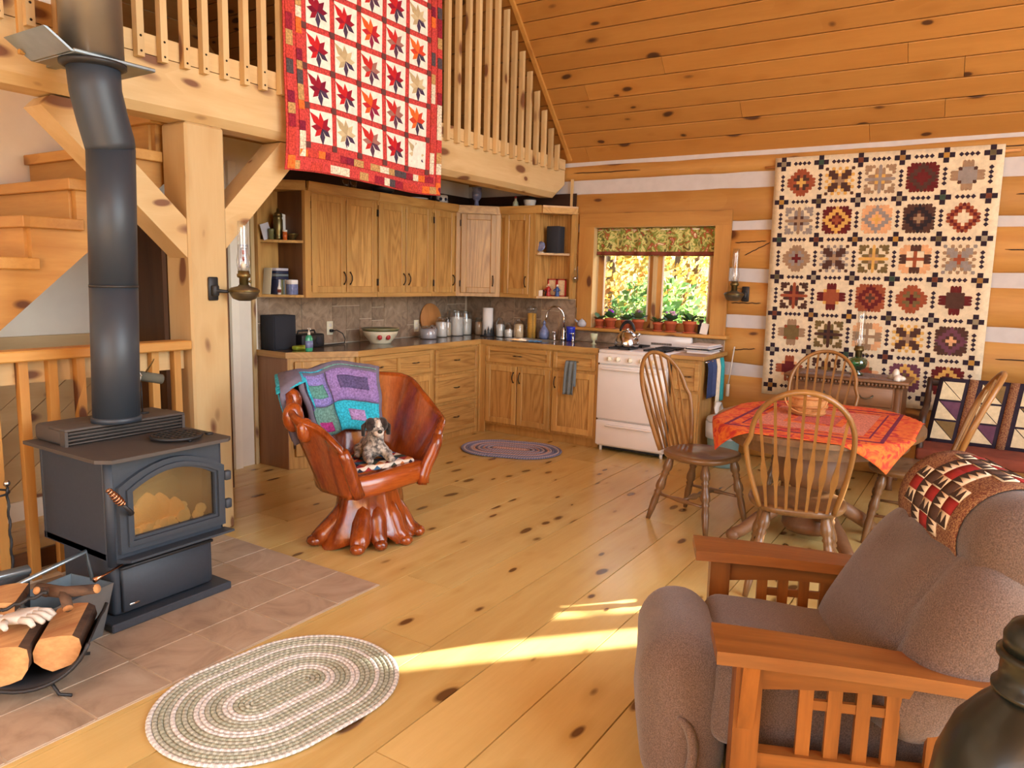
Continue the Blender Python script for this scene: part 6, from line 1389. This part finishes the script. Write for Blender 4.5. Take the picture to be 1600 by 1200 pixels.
jar('bottle shaped jar of white salt right of the paper towels', .57, -.2, .045, .195, .62, 'flour', .55); jar('low jar of flour leaning full to one side', .675, -.2, .045, .15, .5, 'flour', .55); jar('jar of oats left of the pasta jar', .775, -.17, .052, .19, .7, 'oats', .6)
t = thing('pasta_jar', 'tall square glass jar of spaghetti by the sink', 'jar', (.885, -.10, Zc)); part('glass_body', MB().lathe([(.05, Zc), (.052, Zc + .01), (.052, Zc + .28)], (.885, -.10, 0), 4, False, rot=Matrix.Rotation(rad(45), 3, 'Z')), 'jarglass', t); part('spaghetti', MB().lathe([(.044, Zc + .004), (.044, Zc + .25), (0, Zc + .255)], (.885, -.10, 0), 12), 'pasta', t); part('lid', MB().lathe([(.05, Zc + .28), (.055, Zc + .295), (.04, Zc + .32), (0, Zc + .325)], (.885, -.10, 0), 16), 'jarglass', t)
t = thing('sink_bottle', 'blue and white patterned bottle behind the sink', 'bottle', (1.02, -.08, Zc)); part('body', MB().lathe([(.035, Zc), (.05, Zc + .02), (.052, Zc + .07), (.03, Zc + .11), (.014, Zc + .13), (.012, Zc + .145)], (1.02, -.08, 0), 18), 'bluewhite', t); part('stopper', MB().lathe([(.012, Zc + .145), (.018, Zc + .16), (0, Zc + .19)], (1.02, -.08, 0), 10), 'bluewhite', t)
lat('blue_cup', 'bluecup', 'cobalt blue cup right of the faucet', 'cup', (1.335, -.10, 0), [(.035, Zc), (.042, Zc + .01), (.044, Zc + .12), (.048, Zc + .14), (.043, Zc + .14), (.038, Zc + .02), (0, Zc + .015)])
cloth_sheet('dishcloth', 'blue dishcloth hanging over the front of the sink', 'cloth', lambda u, v: (1.10 + .13 * u, -.47 - .075 * v, .92 + .004 * math.sin(u * 15) - (.0 if v < .5 else 0)), 8, 6, .006, 'skyblue')
lat('egg_cup', 'sage', 'pale green footed cup on the worktop by the range', 'cup', (1.66, -.24, 0), [(.03, Zc), (.012, Zc + .012), (.01, Zc + .03), (.03, Zc + .045), (.036, Zc + .10), (.032, Zc + .10), (.02, Zc + .05), (0, Zc + .045)])
b = MB().lathe([(.02, 1.05), (.042, 1.065), (.045, 1.09), (.028, 1.115), (.012, 1.125), (0, 1.135)], (1.43, -.055, 0), 18).tube([(1.40, -.06, 1.09), (1.37, -.065, 1.11), (1.36, -.067, 1.125)], [.012, .009, .007], 8); solo('grey_teapot', b, 'greyglaze', 'little grey teapot at the left end of the window sill', 'teapot')
# window sill plants
def violet(label, x, r, fl, n):
    t = thing('potted_violet', label, 'potted plant', (x, .01, 1.0505)); y = .01; z = 1.0505; r = r * 1.12; h = .08 * (r / .045)
    part('saucer', MB().lathe([(r * .95, z), (r * 1.15, z + .012), (r * 1.08, z + .012), (r * .8, z + .005), (0, z + .005)], (x, y, 0), 18), 'terracotta', t)
    part('pot', MB().lathe([(r * .72, z + .005), (r * .95, z + .005 + h * .72), (r * 1.08, z + .005 + h * .73), (r * 1.1, z + .005 + h), (r * .98, z + .005 + h), (r * .9, z + h * .8), (0, z + h * .8)], (x, y, 0), 20), 'terracotta', t)
    for k in range(n):
        a = 2 * math.pi * k / n * 2.4 + k; e = R.uniform(.25, 1.3); L = r * R.uniform(1.4, 2.1); c = Vector((x, y, z + h + .002)); d = Vector((math.cos(a), math.sin(a) * .8, e * .8)).normalized(); sd = d.cross(Vector((0, 0, 1))).normalized(); p = c + d * L * .35; g = (70 + R.randint(-16, 24), 92 + R.randint(-14, 26), 62)
        b = MB(); b.col = rgb(g); m_ = c + d * L * .75; q = c + d * L; up_ = Vector((0, 0, .006)); b.add([c + d * L * .15, p + sd * L * .3, m_ + sd * L * .34, q, m_ - sd * L * .34, p - sd * L * .3, m_ - up_, p - up_], [(0, 1, 7), (1, 2, 6, 7), (2, 3, 6), (3, 4, 6), (4, 5, 7, 6), (5, 0, 7)], True); part('leaf', b, 'leaf', t)
    if fl:
        for k in range(11):
            b = MB(); b.col = rgb(tuple(max(0, min(255, c_ + R.randint(-25, 25))) for c_ in fl)); a = R.uniform(0, 6.28); q = R.uniform(0, r * .9); b.ball((x + q * math.cos(a), y + q * math.sin(a) * .7, z + h + .04 + R.uniform(0, .05)), .016, .016, .011, 7, 5); part('flower', b, 'leaf', t)
violet('leafy violet without flowers at the left end of the sill', 1.592, .040, None, 9); violet('bright purple African violet in a terracotta pot', 1.705, .047, (150, 70, 190), 11); violet('dark leafed violet, third pot from the left', 1.870, .042, None, 12); violet('dusky mauve violet, fourth pot from the left', 1.995, .048, (150, 130, 130), 12); violet('small green violet right of the window mullion', 2.19, .040, None, 9); violet('pale pink African violet right of the mullion', 2.315, .048, (200, 170, 200), 11); violet('wide dark leafed violet at the right of the sill', 2.495, .052, None, 14)
t = thing('scissors_cup', 'dark cup holding black and orange scissors on the sill', 'cup', (2.60, .02, 1.0505)); part('cup', MB().lathe([(.028, 1.0505), (.032, 1.13), (.028, 1.13), (.024, 1.06), (0, 1.06)], (2.60, .02, 0), 14), 'black', t)
for k, mt in enumerate(('bronze', 'black', 'darkwood')):
    b = MB()
    for s in (-1, 1): b.tube([(2.60 + s * .012 + (k - 1) * .012 + .012 * math.cos(q), .02, 1.185 + .0 + .022 * math.sin(q)) for q in [i * 6.283 / 10 for i in range(10)]], .004, 5, closed=True)
    b.cyl((2.60 + (k - 1) * .012, .02, 1.10), (2.60 + (k - 1) * .012, .02, 1.17), .006, n=6); part('scissors', b, mt, t)
solo('card', MB(Matrix.Translation((2.635, -.02, 1.051)) @ Matrix.Rotation(rad(-10), 4, 'X') @ Matrix.Rotation(rad(8), 4, 'Y')).box(-.035, -.002, 0, .035, .002, .10), 'paper', 'white card leaning at the right end of the sill', 'card')
vl = thing('valance', 'green and red orchard print valance over the window', 'curtain', (2.1, .04, 1.74)); 
def vf(u, v): return (1.515 + 1.17 * u, .045 + .012 * math.sin(u * 46 + math.sin(u * 17)) * (.4 + .6 * (1 - v)), 1.742 + .258 * v)
part('cloth', MB().shell(vf, 90, 6, .003), 'valance', vl); part('hem', MB().shell(lambda u, v: tuple(Vector(vf(u, .02 + .14 * v)) + Vector((0, -.003, 0))), 90, 1, .002), 'rustvelvet', vl); part('curtain_rod', MB().cyl((1.513, .05, 1.985), (2.687, .05, 1.985), .006, n=8), 'whitetrim', vl)
# left open shelf
Zs = 1.7555; Zb = 1.3395
t = thing('pepper_mill', 'tall brass mill on the upper left shelf', 'mill', (.12, -2.64, Zs)); part('body', MB().lathe([(.034, Zs), (.036, Zs + .02), (.03, Zs + .03), (.036, Zs + .05), (.036, Zs + .15), (.03, Zs + .165), (.036, Zs + .18)], (.12, -2.64, 0), 16), 'brass', t); part('cap', MB().lathe([(.034, Zs + .18), (.03, Zs + .20), (.012, Zs + .21), (.01, Zs + .235), (0, Zs + .24)], (.12, -2.64, 0), 16), 'brass', t)
solo('note_card', MB(Matrix.Translation((.10, -2.73, Zs)) @ Matrix.Rotation(rad(18), 4, 'X')).box(-.002, -.03, 0, .002, .05, .12), 'papergrey', 'pale blue note card at the left of the upper shelf', 'card')
solo('envelope', MB(Matrix.Translation((.10, -2.58, Zs)) @ Matrix.Rotation(rad(-8), 4, 'X')).box(-.002, -.035, 0, .002, .02, .20), 'paper', 'white envelope standing right of the brass mill', 'envelope'); solo('dark_book', MB(Matrix.Translation((.07, -2.595, Zs)) @ Matrix.Rotation(rad(-5), 4, 'X')).bbox(-.012, -.05, 0, .012, .035, .19, .002, 1), 'black', 'dark book behind the white envelope', 'book')
lat('spice_jar', 'greenbits', 'olive spice jar at the left front of the upper shelf', 'jar', (.13, -2.715, 0), [(.018, Zs), (.02, Zs + .06), (.022, Zs + .065), (.022, Zs + .08), (0, Zs + .08)], 12); lat('pill_bottle', 'amber', 'amber pill bottle with white cap on the upper shelf', 'bottle', (.19, -2.635, 0), [(.017, Zs), (.018, Zs + .06), (0, Zs + .06)], 12); lat('bottle_cap', 'whiteglaze', 'white cap on the amber pill bottle', 'cap', (.19, -2.635, 0), [(.019, Zs + .0605), (.019, Zs + .075), (0, Zs + .075)], 12); lat('brass_bowl', 'brass', 'small brass bowl at the right of the upper shelf', 'bowl', (.20, -2.575, 0), [(.02, Zs), (.025, Zs + .01), (.05, Zs + .045), (.052, Zs + .05), (.046, Zs + .05), (.02, Zs + .012), (0, Zs + .012)], 18)
y = -2.70
for k in range(7):
    w_ = .016 + .004 * (k % 3); solo('cassette_case', MB().bbox(.06, y, Zb, .17, y + w_ - .001, Zb + .115, .002, 1), ['navy', 'papergrey', 'greenbits', 'woolgrey', 'dirtywhite', 'bluewhite', 'navy'][k], ['navy slim case first from the left in the lower shelf row', 'pale grey slim case, second from the left in the lower shelf row', 'olive slim case, third in the lower shelf row', 'grey slim case in the middle of the lower shelf row', 'cream slim case right of the middle of the lower shelf row', 'blue and white slim case, second from the right in the lower shelf row', 'navy slim case at the right end of the lower shelf row'][k], 'case', 'cases on the lower left shelf'); y += w_
for k in range(4): solo('flat_case', MB().bbox(.055, -2.705, Zb + .1155 + k * .022, .165, -2.585, Zb + .1155 + k * .022 + .02, .002, 1), ['navy', 'woolgrey', 'navy', 'papergrey'][k], ['bottom', 'second', 'third', 'topmost'][k] + ' flat case lying on the row of cases', 'case', 'flat cases lying on the row')
t = thing('tissue_box', 'blue box with a white top at the right of the lower shelf', 'box', (.17, -2.57, Zb)); part('box', MB().bbox(.185, -2.63, Zb, .25, -2.565, Zb + .08, .003, 1), 'bluewhite', t); part('box_top', MB().bbox(.1845, -2.6305, Zb + .08, .2505, -2.5645, Zb + .115, .003, 1), 'paper', t)
solo('cardboard_sheet', MB(Matrix.Translation((.05, -2.725, Zb)) @ Matrix.Rotation(rad(-6), 4, 'X')).box(0, -.02, 0, .09, -.017, .20), 'ivory', 'cream card standing at the left of the lower shelf', 'card')
t = thing('glue_bottle', 'small white pointed bottle on the lower left shelf', 'bottle', (.12, -2.722, Zb)); part('body', MB().lathe([(.014, Zb), (.016, Zb + .05), (.006, Zb + .07), (.003, Zb + .095), (0, Zb + .095)], (.17, -2.683, 0), 12), 'whiteglaze', t); part('label', MB().lathe([(.0158, Zb + .015), (.0165, Zb + .04)], (.17, -2.683, 0), 12), 'rustvelvet', t)
# right open shelf
solo('loudspeaker', MB().bbox(1.08, -.19, 1.7585, 1.21, -.06, 2.015, .004, 1), 'speakergrille', 'black loudspeaker on the open shelf beside the window', 'speaker')
b = MB(Matrix.Translation((1.055, -.245, 1.815)) @ Matrix.Rotation(rad(75), 4, 'X')); b.lathe([(.0, 0), (.03, .002), (.048, .008), (.05, .012), (.03, .007), (0, .006)], (0, 0, 0), 22); solo('plate', b, 'bluewhite', 'little blue and white plate before the loudspeaker', 'plate')
t = thing('plate_stand', 'tiny white stand under the little plate', 'stand', (1.055, -.24, 1.7585)); part('stand', MB().bbox(1.035, -.25, 1.7585, 1.075, -.22, 1.768, .002, 1), 'whiteglaze', t)
t = thing('photo_frame', 'red double picture frame at the back of the lower window shelf', 'picture frame', (1.13, -.05, 1.3395))
for k in range(2):
    x0 = 1.04 + k * .105; b = MB(); z0 = 1.3395
    for q in ((x0, z0, x0 + .01, z0 + .17), (x0 + .09, z0, x0 + .1, z0 + .17), (x0, z0, x0 + .1, z0 + .01), (x0, z0 + .16, x0 + .1, z0 + .17)): b.box(q[0], -.07, q[1], q[2], -.055, q[3])
    part('frame', b, 'redpaint', t); part('picture', MB().box(x0 + .01, -.062, z0 + .01, x0 + .09, -.056, z0 + .16), 'oats', t)
def figure(label, x, y, h, body, head='skin'):
    t = thing('figurine', label, 'figurine', (x, y, 1.3395)); z = 1.3395; s = h / .12
    part('body', MB().lathe([(.02 * s, z), (.022 * s, z + .01), (.016 * s, z + .04 * s), (.022 * s, z + .075 * s), (.008 * s, z + .092 * s)], (x, y, 0), 12).tube([(x - .015 * s, y, z + .075 * s), (x - .035 * s, y - .01, z + .06 * s), (x - .02 * s, y - .02, z + .05 * s)], [.007, .006, .005], 6).tube([(x + .015 * s, y, z + .075 * s), (x + .035 * s, y - .01, z + .06 * s), (x + .02 * s, y - .02, z + .05 * s)], [.007, .006, .005], 6), body, t); part('head', MB().ball((x, y, z + .105 * s), .013 * s, n=10, m=8), head, t)
figure('dark blue figurine at the left of the lower window shelf', 1.075, -.14, .11, 'navy'); figure('red dressed figurine in the middle of the lower window shelf', 1.12, -.19, .125, 'redpaint'); figure('pale blue figurine at the right of the lower window shelf', 1.185, -.13, .12, 'toybluefig', 'whiteglaze')
solo('playing_card', MB(Matrix.Translation((1.06, -.24, 1.3395)) @ Matrix.Rotation(rad(-15), 4, 'X') @ Matrix.Rotation(rad(-8), 4, 'Y')).box(-.02, 0, 0, .022, .002, .06), 'paper', 'white card leaning at the front of the lower window shelf', 'card')
t = thing('glass_ornament', 'clear glass ball ornament hanging by the window casing', 'ornament', (1.338, -.06, 1.47)); part('ball', MB().lathe([(0, 1.475), (.02, 1.482), (.038, 1.51), (.04, 1.54), (.025, 1.575), (.01, 1.60), (.006, 1.62), (0, 1.63)], (1.338, -.06, 0), 10, False), 'lampglass', t); part('core', MB().ball((1.338, -.06, 1.52), .02, n=8, m=6), 'crystal' if 'crystal' in MATS else 'steel', t); part('cord', MB().tube([(1.338, -.06, 1.63), (1.338, -.045, 1.72), (1.33, -.03, 1.76)], .0012, 4), 'bronze', t)
t = thing('wall_picture', 'small framed sampler hanging between the post and the cabinets', 'picture', (.01, -2.875, 1.53)); part('frame', MB().bbox(.001, -2.925, 1.535, .012, -2.83, 1.71, .003, 1), 'greyglaze', t); part('inner_border', MB().box(.012, -2.912, 1.552, .0128, -2.843, 1.693), 'paper', t); part('dark_line', MB().box(.0125, -2.905, 1.56, .0133, -2.85, 1.685), 'navy', t); part('sampler_field', MB().box(.013, -2.90, 1.566, .0138, -2.855, 1.679), 'papergrey', t)
for z in (1.585, 1.635): part('printed_panel', MB().box(.0135, -2.893, z, .0143, -2.862, z + .033), 'redpaint', t)
# on top of the upper cabinets
Zt = 2.2005
for q in ((.004, -2.5, .012, -.004, 0), (.004, -.012, 1.3, -.004, 1)):
    tt_ = struct('trim_%d' % (7 + q[4])); part('dark_board', MB().box(q[0], q[1], 2.16, q[2], q[3], 2.335), 'darkwood_y' if not q[4] else 'darkwood_x', tt_)
lat('blue_vase', 'bluewhite', 'blue and white goblet vase on the corner cabinet', 'vase', (.36, -.36, 0), [(.03, Zt), (.024, Zt + .02), (.02, Zt + .06), (.045, Zt + .09), (.05, Zt + .14), (.04, Zt + .17), (.05, Zt + .19), (.045, Zt + .19), (.03, Zt + .15), (0, Zt + .1)])
t = thing('china_pitcher', 'white pitcher with dark flowers on the left cabinet run', 'pitcher', (.2, -.72, Zt)); part('body', MB().lathe([(.05, Zt), (.06, Zt + .02), (.062, Zt + .07), (.055, Zt + .085), (.05, Zt + .085), (.05, Zt + .03), (0, Zt + .03)], (.2, -.72, 0), 18), 'whiteglaze', t); part('handle', MB().tube([(.2, -.665, Zt + .07), (.2, -.63, Zt + .06), (.2, -.625, Zt + .03), (.2, -.66, Zt + .02)], .006, 6), 'whiteglaze', t)
for a in (-60, -10, 30): part('flower_motif', MB().ball((.2 + .06 * math.cos(rad(a)), -.72 + .06 * math.sin(rad(a)), Zt + .045), .006, .016, .016, 8, 6, Matrix.Rotation(rad(a), 3, 'Z')), 'navy', t)
solo('black_iron', MB().prism([(.12, -.88), (.26, -.88), (.24, -.80), (.14, -.80)], Zt, Zt + .03, 'xy').tube([(.19, -.88, Zt + .03), (.19, -.86, Zt + .08), (.19, -.81, Zt + .08), (.19, -.80, Zt + .03)], .012, 6), 'castiron', 'old black iron left of the white pitcher', 'iron')
lat('white_plate', 'whiteglaze', 'white plate lying left of the black iron', 'plate', (.17, -1.07, 0), [(.06, Zt), (.10, Zt + .012), (.12, Zt + .022), (.112, Zt + .02), (.06, Zt + .008), (0, Zt + .008)], 26); lat('dark_bowl', 'castiron', 'dark bowl under the red quilt on the cabinets', 'bowl', (.2, -1.55, 0), [(.05, Zt), (.09, Zt + .03), (.11, Zt + .07), (.105, Zt + .07), (.05, Zt + .02), (0, Zt + .02)], 22)
for k, y in enumerate((-2.02, -1.93)): lat('glass_tumbler', 'jarglass', ['left', 'right'][k] + ' one of two clear tumblers on the cabinet top', 'glass', (.22, y, 0), [(.025, Zt), (.03, Zt + .07), (.028, Zt + .07), (.022, Zt + .006), (0, Zt + .006)], 14)
t = thing('oil_cruet', 'small painted cruet on the window side cabinet', 'cruet', (.72, -.2, Zt)); part('body', MB().lathe([(.022, Zt), (.03, Zt + .02), (.026, Zt + .05), (.012, Zt + .07), (.011, Zt + .09)], (.72, -.2, 0), 14), 'sage', t); part('stopper', MB().lathe([(.012, Zt + .09), (.014, Zt + .10), (0, Zt + .115)], (.72, -.2, 0), 10), 'redpaint', t)
lat('white_crock', 'whiteglaze', 'white crock bowl on the window side cabinet', 'bowl', (.88, -.19, 0), [(.045, Zt), (.05, Zt + .01), (.062, Zt + .06), (.062, Zt + .068), (.056, Zt + .068), (.05, Zt + .02), (0, Zt + .02)], 20); solo('dark_crock_lid', MB().lathe([(.06, Zt + .0685), (.055, Zt + .08), (.02, Zt + .095), (.014, Zt + .11), (0, Zt + .112)], (.88, -.19, 0), 18), 'castiron', 'dark lid lying on the white crock', 'lid')
# ============================================================ AUTUMN WOOD OUTSIDE THE WINDOW
x = NT('leafy', 0.7); a = x.n('VertexColor', layer_name='Col'); x.base(a.outputs[0])
tr = x.n('BsdfTranslucent'); x.l(a.outputs[0], tr.inputs[0]); mx = x.n('MixShader'); mx.inputs[0].default_value = .5; x.l(x.b.outputs[0], mx.inputs[1]); x.l(tr.outputs[0], mx.inputs[2])
o_ = [n for n in x.t.nodes if n.type == 'OUTPUT_MATERIAL'][0]; x.l(mx.outputs[0], o_.inputs[0]); done('leafy', x)
b = MB(); b.grid(lambda u, v: (-30 + 60 * u, .25 + 45 * v, -.5 + .5 * noise.noise((u * 9, v * 9, 0)) + 3.5 * v), 20, 16, True); gr = solo('ground_slope', b, 'ground', None, None, kind='structure'); gr.name = 'floor_outside'
def leaves(n, c, r, cols, s, seed, zs=1.0):
    rr = random.Random(seed); b = MB()
    for _ in range(n):
        while True:
            p = Vector((rr.uniform(-1, 1), rr.uniform(-1, 1), rr.uniform(-1, 1)))
            if .25 < p.length < 1: break
        p = Vector((c[0] + p.x * r, c[1] + p.y * r, c[2] + p.z * r * zs)); d = Vector((rr.gauss(0, 1), rr.gauss(0, 1), rr.gauss(0, .6))).normalized(); u = d.orthogonal().normalized() * s * rr.uniform(.6, 1.3); w_ = d.cross(u).normalized() * s * rr.uniform(.4, .8)
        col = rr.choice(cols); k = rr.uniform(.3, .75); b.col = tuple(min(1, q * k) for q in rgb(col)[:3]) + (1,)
        b.add([p - u, p + w_, p + u, p - w_], [(0, 1, 2, 3)])
    return b
Yl = [(246, 214, 100), (252, 228, 136), (238, 190, 84)]; Or = [(242, 172, 90), (246, 200, 110), (230, 136, 74)]; Gn = [(146, 200, 106), (172, 214, 120), (126, 184, 110), (200, 224, 140)]; Dk = [(60, 110, 50), (80, 130, 60)]
def shrub(label, c, r, cols, n, seed, s=.07):
    t = thing('shrub', label, 'shrub', (c[0], c[1], c[2] - r * .9)); part('foliage', leaves(n, c, r, cols, s, seed, .9), 'leafy', t, stuff=True); b = MB()
    for k in range(4): b.tube([(c[0] + .05 * k, c[1], c[2] - r * 1.5), (c[0] + (k - 1.5) * r * .3, c[1] + .05 * k, c[2] + r * .3)], [.02, .006], 5)
    part('stems', b, 'treebark', t, stuff=True)
def tree(label, x, y, h, tr_, cz, r, cols, n, seed, s=.10):
    t = thing('tree', label, 'tree', (x, y, -.3)); part('trunk', MB().tube([(x, y, -.5), (x + .03, y, h * .4), (x - .02, y, h)], [tr_ * 1.2, tr_, tr_ * .5], 10), 'treebark', t); part('foliage', leaves(n, (x, y, cz), r, cols, s, seed, 1.1), 'leafy', t, stuff=True)
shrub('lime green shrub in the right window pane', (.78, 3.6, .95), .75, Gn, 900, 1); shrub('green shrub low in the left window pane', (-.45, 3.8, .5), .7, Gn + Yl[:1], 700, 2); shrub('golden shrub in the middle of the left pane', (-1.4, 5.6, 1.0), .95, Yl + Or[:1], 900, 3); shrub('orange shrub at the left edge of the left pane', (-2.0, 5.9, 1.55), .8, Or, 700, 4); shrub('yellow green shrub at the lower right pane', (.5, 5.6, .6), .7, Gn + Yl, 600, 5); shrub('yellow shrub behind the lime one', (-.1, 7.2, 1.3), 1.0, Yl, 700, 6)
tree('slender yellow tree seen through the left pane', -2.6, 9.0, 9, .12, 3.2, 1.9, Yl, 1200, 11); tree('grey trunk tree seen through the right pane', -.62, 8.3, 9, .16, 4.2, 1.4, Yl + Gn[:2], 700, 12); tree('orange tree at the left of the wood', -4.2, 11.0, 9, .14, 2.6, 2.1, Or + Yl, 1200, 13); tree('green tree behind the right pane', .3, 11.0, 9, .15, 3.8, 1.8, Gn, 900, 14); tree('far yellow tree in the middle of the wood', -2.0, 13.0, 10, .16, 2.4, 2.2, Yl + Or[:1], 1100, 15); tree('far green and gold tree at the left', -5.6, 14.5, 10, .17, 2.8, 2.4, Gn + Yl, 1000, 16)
tree('unseen dark pine added to shade the window from the right', 5.4, 3.7, 6, .14, 2.7, 1.25, Dk, 2200, 21, .11); tree('second unseen dark pine added for shade further to the right', 7.5, 6.0, 7, .16, 3.3, 1.3, Dk, 1800, 22, .12)  # both pines are out of view, added to block sun from the kitchen window
